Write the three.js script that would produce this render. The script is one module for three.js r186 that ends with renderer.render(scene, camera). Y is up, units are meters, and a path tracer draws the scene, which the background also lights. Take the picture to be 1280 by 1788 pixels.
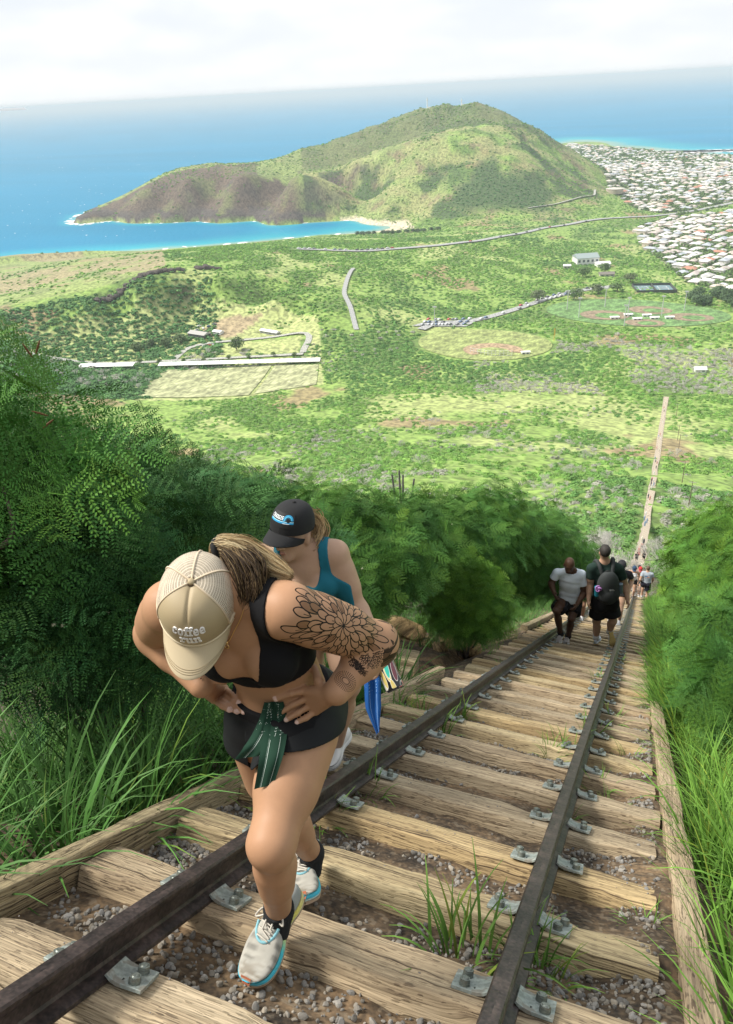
import * as THREE from 'three';
import { mergeGeometries, toCreasedNormals } from 'three/addons/utils/BufferGeometryUtils.js';
import { FontLoader } from 'three/addons/loaders/FontLoader.js';
import { TextGeometry } from 'three/addons/geometries/TextGeometry.js';

// ---------------------------------------------------------------- camera, sky, sun, exposure
const scene = new THREE.Scene();
const DEG = Math.PI / 180;
const camera = new THREE.PerspectiveCamera(67.03, 733 / 1024, 0.05, 120000);
camera.position.set(0.70, 1.5, 0);
camera.rotation.order = 'YXZ';
camera.rotation.set(-28.69 * DEG, 22.92 * DEG, -3.22 * DEG);
camera.updateMatrixWorld(true);
const EXPOSURE = 2.2;
const SUN_I = 2.6, SUN_R = 32, SKY_I = 0.465;
const sunDir = new THREE.Vector3(-0.62, 0.74, 0.16).normalize();   // high, from the left, slightly behind the lens
const FOG = 0.00008;

// seeded random numbers and value noise
function rng(seed) { let a = seed >>> 0; return () => { a = (a + 0x6D2B79F5) | 0; let t = Math.imul(a ^ (a >>> 15), 1 | a); t = (t + Math.imul(t ^ (t >>> 7), 61 | t)) ^ t; return ((t ^ (t >>> 14)) >>> 0) / 4294967296; }; }
const hash = (x, y, z) => { let h = Math.imul(x | 0, 374761393) ^ Math.imul(y | 0, 668265263) ^ Math.imul(z | 0, 2147483647 ^ 974711); h = Math.imul(h ^ (h >>> 13), 1274126177); return ((h ^ (h >>> 16)) >>> 0) / 4294967296; };
const fade = t => t * t * (3 - 2 * t), lerp = (a, b, t) => a + (b - a) * t, clamp = (x, a, b) => Math.min(b, Math.max(a, x));
const sstep = (a, b, x) => fade(clamp((x - a) / (b - a), 0, 1));
function vn(x, y, z = 0) {
  const X = Math.floor(x), Y = Math.floor(y), Z = Math.floor(z), u = fade(x - X), v = fade(y - Y), w = fade(z - Z);
  const p = (i, j, k) => hash(X + i, Y + j, Z + k);
  const a = lerp(lerp(p(0, 0, 0), p(1, 0, 0), u), lerp(p(0, 1, 0), p(1, 1, 0), u), v);
  if (w === 0) return a;
  return lerp(a, lerp(lerp(p(0, 0, 1), p(1, 0, 1), u), lerp(p(0, 1, 1), p(1, 1, 1), u), v), w);
}
function fbm(x, y, o = 4, z = 0) { let s = 0, a = 0.5, n = 0; for (let i = 0; i < o; i++) { s += a * vn(x, y, z); n += a; x = x * 2.03 + 17.1; y = y * 2.03 + 5.3; z = z * 2.03 + (z ? 3.7 : 0); a *= 0.5; } return s / n; }
// periodic noise for tiling textures
function pvn(x, y, px, py, s = 0) { const X = Math.floor(x), Y = Math.floor(y), u = fade(x - X), v = fade(y - Y), m = (a, n) => ((a % n) + n) % n; const p = (i, j) => hash(m(X + i, px), m(Y + j, py), s); return lerp(lerp(p(0, 0), p(1, 0), u), lerp(p(0, 1), p(1, 1), u), v); }
function pfbm(x, y, px, py, o = 4, s = 0) { let t = 0, a = 0.5, n = 0; for (let i = 0; i < o; i++) { t += a * pvn(x * px, y * py, px, py, s + i * 7); n += a; px *= 2; py *= 2; a *= 0.5; } return t / n; }

const V3 = (x, y, z) => new THREE.Vector3(x, y, z);
function tex(w, h, fn, srgb = true) {
  const d = new Uint8Array(w * h * 4), o = [0, 0, 0, 1];
  for (let j = 0; j < h; j++) for (let i = 0; i < w; i++) { fn((i + 0.5) / w, (j + 0.5) / h, o); const k = (j * w + i) * 4; d[k] = clamp(o[0], 0, 1) * 255; d[k + 1] = clamp(o[1], 0, 1) * 255; d[k + 2] = clamp(o[2], 0, 1) * 255; d[k + 3] = 255; }
  const t = new THREE.DataTexture(d, w, h); t.wrapS = t.wrapT = THREE.RepeatWrapping; t.magFilter = THREE.LinearFilter; t.minFilter = THREE.LinearMipmapLinearFilter; t.generateMipmaps = true;
  if (srgb) t.colorSpace = THREE.SRGBColorSpace; t.needsUpdate = true; return t;
}
const lin = c => c <= 0.04045 ? c / 12.92 : Math.pow((c + 0.055) / 1.055, 2.4);
const S = (r, g, b) => new THREE.Color().setRGB(lin(r / 255), lin(g / 255), lin(b / 255));
function mat(r, g, b, rough = 0.9, extra = {}) { return new THREE.MeshStandardMaterial({ color: new THREE.Color().setRGB(r, g, b), roughness: rough, side: THREE.DoubleSide, ...extra }); }

{ // bright thin overcast: one computed sky, air and cloud only
  const w = 1024, h = 512, d = new Float32Array(w * h * 4);
  for (let j = 0; j < h; j++) for (let i = 0; i < w; i++) {
    const lon = (i / w) * Math.PI * 2, lat = (j / h - 0.5) * Math.PI, y = Math.sin(lat);
    const c = Math.cos(lat), X = Math.cos(lon) * c, Z = Math.sin(lon) * c;
    const q = 1 / (Math.abs(y) + 0.10);
    const n1 = fbm(X * q * 1.3 + 40, Z * q * 1.3 + 40, 6), n2 = fbm(X * q * 4 + 9, Z * q * 4 + 70, 4);
    const cl = sstep(0.35, 0.68, n1 * 0.7 + n2 * 0.3);
    let b = lerp(0.93, 1.05, cl); const hz = Math.exp(-Math.max(y, 0) * 9);
    let r = lerp(0.86, 1.0, cl) * b, g = lerp(0.93, 1.01, cl) * b, bl = lerp(1.02, 1.0, cl) * b;
    r = lerp(r, 1.0, hz * 0.8); g = lerp(g, 1.02, hz * 0.8); bl = lerp(bl, 1.02, hz * 0.8);
    if (y < 0) { r = 0.55; g = 0.62; bl = 0.66; }
    const k = (j * w + i) * 4; d[k] = r * SKY_I; d[k + 1] = g * SKY_I; d[k + 2] = bl * SKY_I; d[k + 3] = 1;
  }
  const t = new THREE.DataTexture(d, w, h, THREE.RGBAFormat, THREE.FloatType);
  t.mapping = THREE.EquirectangularReflectionMapping; t.magFilter = THREE.LinearFilter; t.needsUpdate = true;
  scene.background = t; scene.environment = t;
}
const sun = new THREE.DirectionalLight(new THREE.Color(1, 0.955, 0.88), SUN_I);
sun.position.copy(sunDir).multiplyScalar(60); sun.target.position.set(0, -4, -8); sun.position.add(sun.target.position);
sun.castShadow = true; sun.shadow.radius = SUN_R; sun.shadow.mapSize.set(4096, 4096);
Object.assign(sun.shadow.camera, { left: -40, right: 40, top: 40, bottom: -40, near: 1, far: 200 });
scene.add(sun, sun.target);
scene.fog = new THREE.FogExp2(new THREE.Color(0.80, 0.93, 1.0), FOG);

const renderer = new THREE.WebGLRenderer({ antialias: true });
renderer.setSize(733, 1024);
renderer.toneMapping = THREE.LinearToneMapping;
renderer.toneMappingExposure = EXPOSURE;
renderer.shadowMap.enabled = true;

// ---------------------------------------------------------------- scene helpers
const used = new Map();
function uname(n) { const k = used.get(n) || 0; used.set(n, k + 1); return k ? `${n}_${String(k).padStart(3, '0')}` : n; }
function shade(o) { o.castShadow = o.receiveShadow = true; return o; }
function tag(o, label, category, group) { o.userData.label = label; o.userData.category = category; if (group) o.userData.group = group; return o; }
function thing(name, label, category, pos = [0, 0, 0], group) { const o = new THREE.Group(); o.name = uname(name); o.position.set(...pos); tag(o, label, category, group); scene.add(o); return o; }
function part(name, geo, m, parent, label) { const o = shade(new THREE.Mesh(geo, m)); o.name = name; if (label) o.userData.label = label; parent.add(o); return o; }
function solo(name, geo, m, label, category, group) { const o = shade(new THREE.Mesh(geo, m)); o.name = uname(name); tag(o, label, category, group); scene.add(o); return o; }
function struct(name, geo, m) { const o = shade(new THREE.Mesh(geo, m)); o.name = uname(name); o.userData.kind = 'structure'; scene.add(o); return o; }
function G(pos, idx, { uv, col, nor } = {}) {
  const g = new THREE.BufferGeometry(); g.setAttribute('position', new THREE.Float32BufferAttribute(pos, 3));
  if (idx) g.setIndex(idx); if (uv) g.setAttribute('uv', new THREE.Float32BufferAttribute(uv, 2)); if (col) g.setAttribute('color', new THREE.Float32BufferAttribute(col, 3));
  if (nor) g.setAttribute('normal', new THREE.Float32BufferAttribute(nor, 3)); else g.computeVertexNormals(); return g;
}
const clean = g => { g = g.index ? g.toNonIndexed() : g; for (const k of Object.keys(g.attributes)) if (!['position', 'normal', 'uv'].includes(k)) g.deleteAttribute(k); if (!g.attributes.uv) g.setAttribute('uv', new THREE.Float32BufferAttribute(new Float32Array(g.attributes.position.count * 2), 2)); return g; };
const merge = list => mergeGeometries(list.map(clean));
// the sight line of the lens: used only to survey where a thing stands in the world
const _v = new THREE.Vector3();
function at(px, py, depth) { return V3((px - 640) / 1350 * depth, (894 - py) / 1350 * depth, -depth).applyMatrix4(camera.matrixWorld); }
// tube through points with radii, open or closed ends
function tube(pts, rad, sides = 8, cap = true) {
  const P = pts.map(p => p.isVector3 ? p : V3(...p)), n = P.length, pos = [], idx = [], uv = [];
  let N = null, len = 0;
  for (let i = 0; i < n; i++) {
    const t = P[Math.min(i + 1, n - 1)].clone().sub(P[Math.max(i - 1, 0)]).normalize();
    if (!N) { N = Math.abs(t.y) > 0.9 ? V3(1, 0, 0) : V3(0, 1, 0); }
    N = N.clone().addScaledVector(t, -N.dot(t)).normalize(); const B = t.clone().cross(N), r = typeof rad === 'number' ? rad : rad[i];
    if (i) len += P[i].distanceTo(P[i - 1]);
    for (let j = 0; j <= sides; j++) { const a = j / sides * Math.PI * 2, c = Math.cos(a) * r, s = Math.sin(a) * r; pos.push(P[i].x + N.x * c + B.x * s, P[i].y + N.y * c + B.y * s, P[i].z + N.z * c + B.z * s); uv.push(j / sides, len); }
  }
  for (let i = 0; i < n - 1; i++) for (let j = 0; j < sides; j++) { const a = i * (sides + 1) + j, b = a + sides + 1; idx.push(a, a + 1, b, a + 1, b + 1, b); }
  if (cap) for (const [e, q] of [[0, 0], [n - 1, 1]]) { const c = pos.length / 3; pos.push(P[e].x, P[e].y, P[e].z); uv.push(0.5, 0); for (let j = 0; j < sides; j++) { const a = e * (sides + 1) + j; q ? idx.push(c, a, a + 1) : idx.push(c, a + 1, a); } }
  return G(pos, idx, { uv });
}
function curve(pts, n) { return new THREE.CatmullRomCurve3(pts.map(p => p.isVector3 ? p : V3(...p))).getPoints(n); }
// ---------------------------------------------------------------- the slope: one hillside profile, -z runs downhill
const TS = 0.6256, PA = 0.000506;
const sag = D => D > 25 ? PA * (D - 25) * (D - 25) : 0;
const prof = D => sag(D) - TS * D;
const SL = Math.atan(TS), cS = Math.cos(SL), sS = Math.sin(SL);
function st(x, s, n = 0) { const D = s * cS; const dev = sag(D); return V3(x, -s * sS + dev + n * cS, -s * cS - n * sS); }
function slopeAt(s) { const D = Math.max(0, s * cS); return Math.atan(TS - 2 * PA * Math.max(0, D - 25)); }

// ---- wood, rust, dirt textures (what the surfaces are made of)
function woodTex(seed, warm) {
  const knots = []; const R = rng(seed); for (let i = 0; i < 5; i++) knots.push([R(), R(), 0.008 + 0.012 * R()]);
  const cracks = []; for (let i = 0; i < 16; i++) cracks.push([R(), R(), 0.1 + 0.4 * R(), 0.003 + 0.005 * R()]);
  const f = (u, v) => {
    let kx = 0, ring = 0;
    for (const [a, b, r] of knots) { let dx = (u - a) * 2.6, dy = v - b; dx -= Math.round(dx / 2.6) * 2.6; dy -= Math.round(dy); const q = Math.hypot(dx * 0.35, dy) / r; if (q < 5) { kx += Math.exp(-q * q * 0.22) * 0.6; if (q < 2.2) ring = Math.max(ring, (1 - q / 2.2)); } }
    const w = pfbm(u, v, 3, 4, 2, seed) * 0.045 + kx * 0.06;
    const g = pfbm(u, v + w, 5, 70, 4, seed + 3), g2 = pfbm(u, v + w, 24, 256, 2, seed + 9), pat = pfbm(u, v, 5, 6, 4, seed + 20), pit = pfbm(u, v + w, 60, 170, 2, seed + 31);
    let crack = 0; for (const [a, b, l, t] of cracks) { let du = u - a; du -= Math.round(du); if (Math.abs(du) < l / 2) { let dv = v + w * 0.5 - b + (pvn(u * 40, 0, 40, 1, seed) - 0.5) * 0.014; dv -= Math.round(dv); crack = Math.max(crack, 1 - Math.abs(dv) / (t * (1 - Math.pow(Math.abs(du) / (l / 2), 4)) + 1e-5)); } }
    return [g, g2, pat, clamp(crack, 0, 1), sstep(0.64, 0.76, pit), ring];
  };
  const W = 1536, H = 448, cache = []; for (let j = 0; j < H; j++) for (let i = 0; i < W; i++) cache.push(f((i + 0.5) / W, (j + 0.5) / H));
  const get = (u, v) => cache[Math.floor(v * H) * W + Math.floor(u * W)];
  const c = tex(W, H, (u, v, o) => { const [g, g2, pat, cr, pit, ring] = get(u, v); let l = 0.66 + (g - 0.5) * 0.50 + (g2 - 0.5) * 0.34 + (pat - 0.5) * 0.36; l -= cr * 0.62 + ring * 0.2 + pit * 0.28; l = clamp(l, 0.03, 1); const d = sstep(0.52, 0.72, pat) * 0.5; o[0] = lerp(lerp(0.25, 0.885, l), 0.70, d * 0.5); o[1] = lerp(lerp(0.20, 0.80, l), 0.65, d * 0.5); o[2] = lerp(lerp(0.15, 0.655, l), 0.57, d * 0.4) * warm; });
  const b = tex(W, H, (u, v, o) => { const [g, g2, , cr, pit] = get(u, v); o[0] = o[1] = o[2] = clamp(0.5 + (g - 0.5) * 0.9 + (g2 - 0.5) * 0.8 - cr * 0.8 - pit * 0.4, 0, 1); }, false);
  return new THREE.MeshStandardMaterial({ map: c, bumpMap: b, bumpScale: 0.004, roughness: 0.93, side: THREE.DoubleSide });
}
const woodA = woodTex(11, 1), woodB = woodTex(57, 0.94);
const woodC = woodA.clone(); woodC.color.setRGB(0.9, 0.88, 0.86);
const woodGrey = woodB.clone(); woodGrey.color.setRGB(0.74, 0.76, 0.78);
const rustTex = tex(512, 512, (u, v, o) => { const n = pfbm(u, v, 8, 8, 5, 3), m = pfbm(u, v, 60, 60, 2, 8); const l = 0.55 + (n - 0.5) * 0.7 + (m - 0.5) * 0.5; o[0] = 0.345 * l + 0.075; o[1] = 0.29 * l + 0.07; o[2] = 0.27 * l + 0.07; });
const rustBump = tex(256, 256, (u, v, o) => { o[0] = o[1] = o[2] = pfbm(u, v, 24, 24, 3, 5); }, false);
const railMat = new THREE.MeshStandardMaterial({ map: rustTex, bumpMap: rustBump, bumpScale: 0.0012, roughness: 0.45, metalness: 0.3, side: THREE.DoubleSide });
const galvTex = tex(256, 256, (u, v, o) => { const n = pfbm(u, v, 6, 6, 4, 31), m = pfbm(u, v, 40, 40, 2, 4); const l = 0.8 + (n - 0.5) * 0.5 + (m - 0.5) * 0.25, r = sstep(0.60, 0.72, n); o[0] = lerp(0.70 * l, 0.45, r * 0.5); o[1] = lerp(0.74 * l, 0.40, r * 0.5); o[2] = lerp(0.71 * l, 0.35, r * 0.5); });
const galv = new THREE.MeshStandardMaterial({ map: galvTex, roughness: 0.6, metalness: 0.2, side: THREE.DoubleSide });
const boltMat = new THREE.MeshStandardMaterial({ map: galvTex, color: new THREE.Color().setRGB(0.62, 0.62, 0.60), roughness: 0.5, metalness: 0.55 });

// ---- ties
function tieGeo(seed, L, W, Hh, segs = 28, rough = 1) {
  const R = rng(seed), prof_ = []; // rounded profile in (s, n): s across, n up; starts at the bottom, top at n = 0
  const r = 0.011;
  const corner = (cx, cy, a0) => { for (let i = 0; i <= 3; i++) { const a = (a0 + i * 30) * DEG; prof_.push([cx + Math.cos(a) * r, cy + Math.sin(a) * r]); } };
  corner(W / 2 - r, -Hh + r, 270); prof_.push([W / 2, -Hh * 0.5]); corner(W / 2 - r, -r, 0); prof_.push([W / 6, 0], [-W / 6, 0]); corner(-W / 2 + r, -r, 90); prof_.push([-W / 2, -Hh * 0.5]); corner(-W / 2 + r, -Hh + r, 180); prof_.push([prof_[0][0], prof_[0][1]]);
  const pos = [], uv = [], idx = [], m = prof_.length, cut = 0.006 * R(), u0 = R(), v0 = R(), ph = R() * 50;
  for (let i = 0; i <= segs; i++) {
    const t = i / segs, x = (t - 0.5) * L; let per = 0;
    for (let j = 0; j < m; j++) {
      let [a, b] = prof_[j]; if (j) per += Math.hypot(a - prof_[j - 1][0], b - prof_[j - 1][1]);
      const side = Math.sign(a), top = b > -0.03;
      const wear = (vn(x * 7 + ph, side * 5 + 9) - 0.5) * 0.013 * rough + (vn(x * 22 + ph, side * 9 + 3) - 0.5) * 0.006 * rough;
      const chip = Math.max(0, vn(x * 4.5 + ph * 3, side * 13) - 0.72) * 0.09 * rough;
      a += (top ? wear - side * chip * 0.5 : wear * 0.4) * (Math.abs(a) > W * 0.3 ? 1 : 0); if (top) b += (vn(x * 5 + ph, a * 18 + 4) - 0.5) * 0.005 * rough - (Math.abs(a) > W * 0.3 ? chip * 0.7 : 0) - cut;
      pos.push(x + (i === 0 || i === segs ? (vn(a * 30 + ph, b * 30) - 0.5) * 0.012 : 0), b, a); uv.push(x / 2.0 + u0, per / 0.72 + v0);
    }
  }
  for (let i = 0; i < segs; i++) for (let j = 0; j < m - 1; j++) { const a = i * m + j, b = a + m; idx.push(a, a + 1, b, a + 1, b + 1, b); }
  for (const e of [0, segs]) { const c = pos.length / 3; pos.push((e / segs - 0.5) * L, -Hh / 2, 0); uv.push(u0, v0); for (let j = 0; j < m - 1; j++) { const a = e * m + j; const b2 = pos.length / 3; e ? idx.push(c, a, a + 1) : idx.push(c, a + 1, a); } }
  return toCreasedNormals(G(pos, idx, { uv }), 0.42);
}
const TIE_S0 = 0.982, TIE_DS = 0.542, RX = 0.495, TIE_L = 1.86, TIE_W = 0.205, TIE_H = 0.19;
const tieGeos = []; for (let i = 0; i < 8; i++) tieGeos.push(tieGeo(100 + i, TIE_L + 0.03 * Math.sin(i * 2.3), TIE_W + 0.012 * Math.sin(i * 1.7), TIE_H));
const stairs = thing('railway_stairway', 'old steel rails on weathered timber ties forming a steep stairway down the slope', 'stairway');
const NT = 84;
const woodD = woodB.clone(); woodD.color.setRGB(1.0, 0.94, 0.86); const woodE = woodA.clone(); woodE.color.setRGB(0.86, 0.86, 0.86);
const tieWood = [woodA, woodB, woodE, woodC, woodD];
{
  const R = rng(5);
  for (let k = -3; k < NT; k++) {
    const s = TIE_S0 + TIE_DS * k + (R() - 0.5) * 0.02, p = st((R() - 0.5) * 0.04 + 0.01, s, (R() - 0.5) * 0.014), o = part('tie', tieGeos[(k * 5 + 40) % 8], tieWood[(k * 3 + 30) % 5], stairs);
    o.position.copy(p); o.rotation.set(-slopeAt(s) + (R() - 0.5) * 0.05, (R() - 0.5) * 0.022 + (k % 2 ? Math.PI : 0), 0, 'XYZ'); if (k % 2) o.rotation.x = -slopeAt(s);
    o.rotation.order = 'XYZ';
  }
  // rails: one section swept along the slope
  const half = [[0, 0.115], [0.022, 0.1145], [0.028, 0.109], [0.029, 0.096], [0.026, 0.090], [0.0075, 0.080], [0.0065, 0.030], [0.012, 0.022], [0.046, 0.013], [0.048, 0.004], [0.046, 0]];
  const sec = [...half.map(([a, b]) => [a, b]), ...half.slice().reverse().map(([a, b]) => [-a, b])];
  for (const sx of [-1, 1]) {
    const pos = [], uv = [], idx = [], m = sec.length; const ss = []; for (let s = -1.2; s < 14; s += 0.25) ss.push(s); for (let s = 14; s < 75; s += 1.5) ss.push(s);
    ss.forEach((s, i) => { let per = 0; for (let j = 0; j < m; j++) { const q = j; const [a, b] = sec[q]; if (j) per += Math.hypot(a - sec[j - 1][0], b - sec[j - 1][1]); const x = sx * RX + a + Math.sin(s * 0.7 + sx) * 0.004; const p = st(x, s, b + 0.002); pos.push(p.x, p.y, p.z); uv.push(per * 2, s * 2); } });
    for (let i = 0; i < ss.length - 1; i++) for (let j = 0; j < m - 1; j++) { const a = i * m + j, b = a + m; idx.push(a, b, a + 1, a + 1, b, b + 1); }
    const g = toCreasedNormals(G(pos, idx, { uv }), 0.6); part('rail', g, railMat, stairs);
  }
  // clip plates with two hexagon bolts, bent up where they hold the rail foot
  const plate = (() => {
    const pr = [[0.118, 0.0], [0.118, 0.008], [0.052, 0.009], [0.032, 0.013], [0.014, 0.021], [0.011, 0.017], [0.026, 0.006], [0.046, 0.0]];
    const sh = new THREE.Shape(); pr.forEach(([a, b], i) => i ? sh.lineTo(a, b) : sh.moveTo(a, b));
    const g = new THREE.ExtrudeGeometry(sh, { depth: 0.092, bevelEnabled: true, bevelSize: 0.0012, bevelThickness: 0.0012, bevelSegments: 1 }); g.translate(0, 0, -0.046);
    const uv = g.attributes.uv; for (let i = 0; i < uv.count; i++) uv.setXY(i, uv.getX(i) * 4, uv.getY(i) * 4);
    return g;
  })();
  const hole = new THREE.CylinderGeometry(0.0055, 0.0055, 0.002, 8);
  const bolt = merge([new THREE.CylinderGeometry(0.0165, 0.0165, 0.004, 14).translate(0, 0.002, 0), new THREE.CylinderGeometry(0.0155, 0.0165, 0.017, 6).translate(0, 0.0125, 0), new THREE.CylinderGeometry(0.009, 0.0125, 0.004, 6).translate(0, 0.022, 0)]);
  const boltM = new THREE.MeshStandardMaterial({ map: galvTex, color: new THREE.Color().setRGB(0.7, 0.7, 0.68), roughness: 0.45, metalness: 0.5 });
  const holeM = mat(0.02, 0.02, 0.02, 1);
  for (let k = -2; k < 46; k++) for (const [rx, dir] of [[-RX, 1], [RX, -1], [RX, 1], [-RX, -1]]) {
    const s = TIE_S0 + TIE_DS * k, o = part('tie_plate', plate, galv, stairs);
    o.position.copy(st(rx + dir * 0.026, s + (R() - 0.5) * 0.05, 0.004 + R() * 0.004)); o.rotation.set(-slopeAt(s), dir > 0 ? 0 : Math.PI, 0, 'XYZ'); o.rotateY((R() - 0.5) * 0.2);
    if (k > 22) continue;
    const sk = (R() - 0.5) * 0.03;
    for (const q of [-1, 1]) { const b = part('bolt', bolt, boltM, o); b.position.set(0.085 - q * sk * 0.6, 0.007, q * 0.025); b.rotation.y = R() * 3; b.rotation.x = (R() - 0.5) * 0.1; }
    if (k < 6) { const h = part('bolt_hole', hole, holeM, o); h.position.set(0.052, 0.0092, dir * 0.026); }
  }
}
// ---- edge boards, each plank its own piece
function boardGeo(seed, L, W, Hh) { const g = tieGeo(seed, L, W, Hh, Math.max(8, Math.round(L * 9)), 0.35); return g; }
{
  const B = [ // x, s0, s1, width, top height, drop, skew
    [-0.975, -0.60, 3.28, 0.075, 0.05, 0.24, 0.012, woodGrey], [-0.99, 3.34, 6.7, 0.08, 0.05, 0.2, -0.01, woodC], [-1.02, 12.5, 15.6, 0.12, 0.07, 0.1, 0.0, woodGrey], [-1.05, 15.7, 19.0, 0.10, 0.05, 0.1, -0.006, woodC],
    [1.03, 0.2, 7.4, 0.105, 0.03, 0.25, -0.008, woodC]];
  B.forEach(([x, s0, s1, w, n, dr, sk, m], i) => {
    const L = s1 - s0, o = part('edge_board', boardGeo(300 + i, L, w, dr), m, stairs), s = (s0 + s1) / 2;
    o.position.copy(st(x, s, n)); const a = st(x - sk * L / 2, s0, n), b = st(x + sk * L / 2, s1, n), d = b.clone().sub(a).normalize();
    const up = V3(0, cS, -sS), z = d.clone().cross(up).normalize(); o.quaternion.setFromRotationMatrix(new THREE.Matrix4().makeBasis(d, z.clone().cross(d), z));
  });
}
// ---------------------------------------------------------------- surveyed spot heights: x, z, metres above the sea
const SPOT = [-241,-65,128.5,-205,-143,128.5,-154,-197,122.5,-98,-230,122.5,-43,-246,122.5,0,-250,122.5,52,-245,122.5,143,-205,122.5,-319,-85,100,-270,-189,100,-203,-260,94,-129,-304,94,-57,-325,94,0,-330,94,69,-323,94,189,-270,94,-406,-109,74.9,-344,-241,74.9,-259,-331,68.9,-164,-387,68.9,-73,-414,68.9,0,-420,68.9,87,-411,68.9,241,-344,68.9,-116,-548,46,-49,-558,46,0,-560,46,116,-548,46,321,-459,46,-211,-497,47,-355,-506,38,-408,-494,38,-414,-552,38,-320,-529,38,-494,-542,38,-292,-606,38.5,-384,-625,39,-491,-618,40,-373,-701,41,-484,-657,41,-302,-714,47,-356,-822,55,-273,-650,44,-213,-598,43,-198,-504,48,-352,-874,57,-162,-694,38,-224,-697,39,-111,-705,38,-146,-626,39,-99,-802,34,-42,-855,32,30,-830,33,-37,-724,37,12,-653,42,-71,-602,43,-120,-518,50,-29,-974,29,-123,-1097,28,-162,-995,30,-207,-881,34,-246,-806,38,-116,-1276,22,-171,-1296,26,7,-947,27,-313,-887,42,-267,-976,38,-351,-996,46,-436,-1045,50,-381,-1083,48,-317,-1156,44,-274,-1270,36,-234,-1405,28,-151,-1610,14,-231,-1153,34,-550,-650,44,-491,-701,44,-407,-741,44,-562,-602,46,-525,-506,50,-559,-637,78,-507,-705,82,-465,-730,84,-403,-739,72,-337,-710,58,-530,-675,82,-609,-892,71.3,-686,-885,68.1,-538,-982,66.5,-575,-937,69.4,-789,-903,60,-475,-1014,57.3,-753,-803,60,-634,-608,70,-523,-475,80,-765,-772,52,-1056,-1024,14,-1272,-1213,-6,-1202,-1232,-6,-1134,-1269,-6,-1056,-1295,-6,-949,-1336,-5,-850,-1388,-5,-752,-1448,-4,-677,-1534,-4,-1084,-1165,3,-1147,-1131,5,-1414,-1460,-20,-1288,-1595,-15,-1090,-1615,-10,-915,-1627,-8,-773,-1629,-6,-693,-1668,-3,-609,-1589,-2,-811,-1744,-2.5,-1489,-1626,-15,-555,-1545,2,-679,-1738,2.5,-758,-1794,2,-536,-1627,4,-507,-1509,6,-562,-1405,12,-639,-1369,14,-1426,-1630,-3,-1316,-1635,-3,-1176,-1649,-3,-1077,-1696,-3,-951,-1666,-3,-905,-1693,-3,-856,-1747,-3,-812,-1815,-1,-1361,-1612,18.6,-1229,-1653,64.7,-1116,-1684,92.8,-995,-1717,98.9,-853,-1731,107.4,-794,-1726,91.5,-733,-1709,71.2,-924,-1648,10.9,-845,-1645,47.6,-796,-1659,45.7,-1141,-1630,25.5,-997,-1652,35,-1221,-1901,92.6,-1104,-1937,86,-1307,-1892,75.2,-1606,-1784,-30,-1493,-1981,-30,-1372,-2113,-30,-1241,-2239,-30,-1494,-1547,-30,-1367,-1320,-30,-1609,-1350,-30,-612,-2217,206.9,-698,-2191,203.2,-538,-2226,198.3,-781,-2153,181,-863,-2110,157.5,-958,-2057,123.8,-1047,-1991,92.4,-459,-2213,165.7,-381,-2197,128.6,-301,-2159,91.4,-237,-2107,61.2,-828,-1831,77.8,-753,-1831,99,-670,-1842,130.3,-592,-1858,149.6,-517,-1875,155.7,-439,-1879,146.2,-369,-1854,116.5,-312,-1793,78,-279,-1717,47.4,-858,-1928,70,-739,-1976,100,-618,-2023,140,-513,-2057,165,-401,-2061,150,-497,-1552,8,-411,-1497,14,-330,-1432,20,-300,-1484,20,-246,-1532,20,-200,-1652,16,-185,-1862,12,-199,-2079,10,-228,-2316,8,-593,-1657,45.2,-676,-1700,45.9,-495,-1626,48.7,-412,-1628,53.5,-337,-1656,49.7,-551,-1766,95.6,-450,-1774,104.5,-357,-1744,83.6,-252,-1843,49.4,-329,-1993,95.2,-626,-1751,86.6,-1140,-2337,-10,-1030,-2550,-10,-819,-2678,-10,-572,-2690,-10,-1078,-2421,-10,-141,-1980,9,-107,-2500,5,-251,-2867,5,-377,-3311,4,-515,-3678,3,87,-2645,3,-47,-3046,3,-53,-1499,12,39,-1295,13,74,-1904,6,-60,-1315,16,2,-1144,18,50,-1041,20,-569,-4052,-3,-400,-3915,-3,-229,-3545,-3,-53,-3307,-3,96,-3083,-3,109,-3665,-20,-337,-4326,-20,166,-783,40,400,-693,40,229,-1076,25,550,-953,25,312,-1467,12,750,-1299,12,478,-2250,5,1150,-1992,5,582,-2739,3,1400,-2425,3,707,-3326,-10,1700,-2944,-10,-606,-350,70,-866,-500,50,-1187,-742,10,-1472,-850,-15,-966,-259,30,-1449,-388,-10,-2250,-3897,-40,0,-4500,-40,-2298,-1928,-40,-707,-3326,-20];
const SEA = -250;
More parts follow.
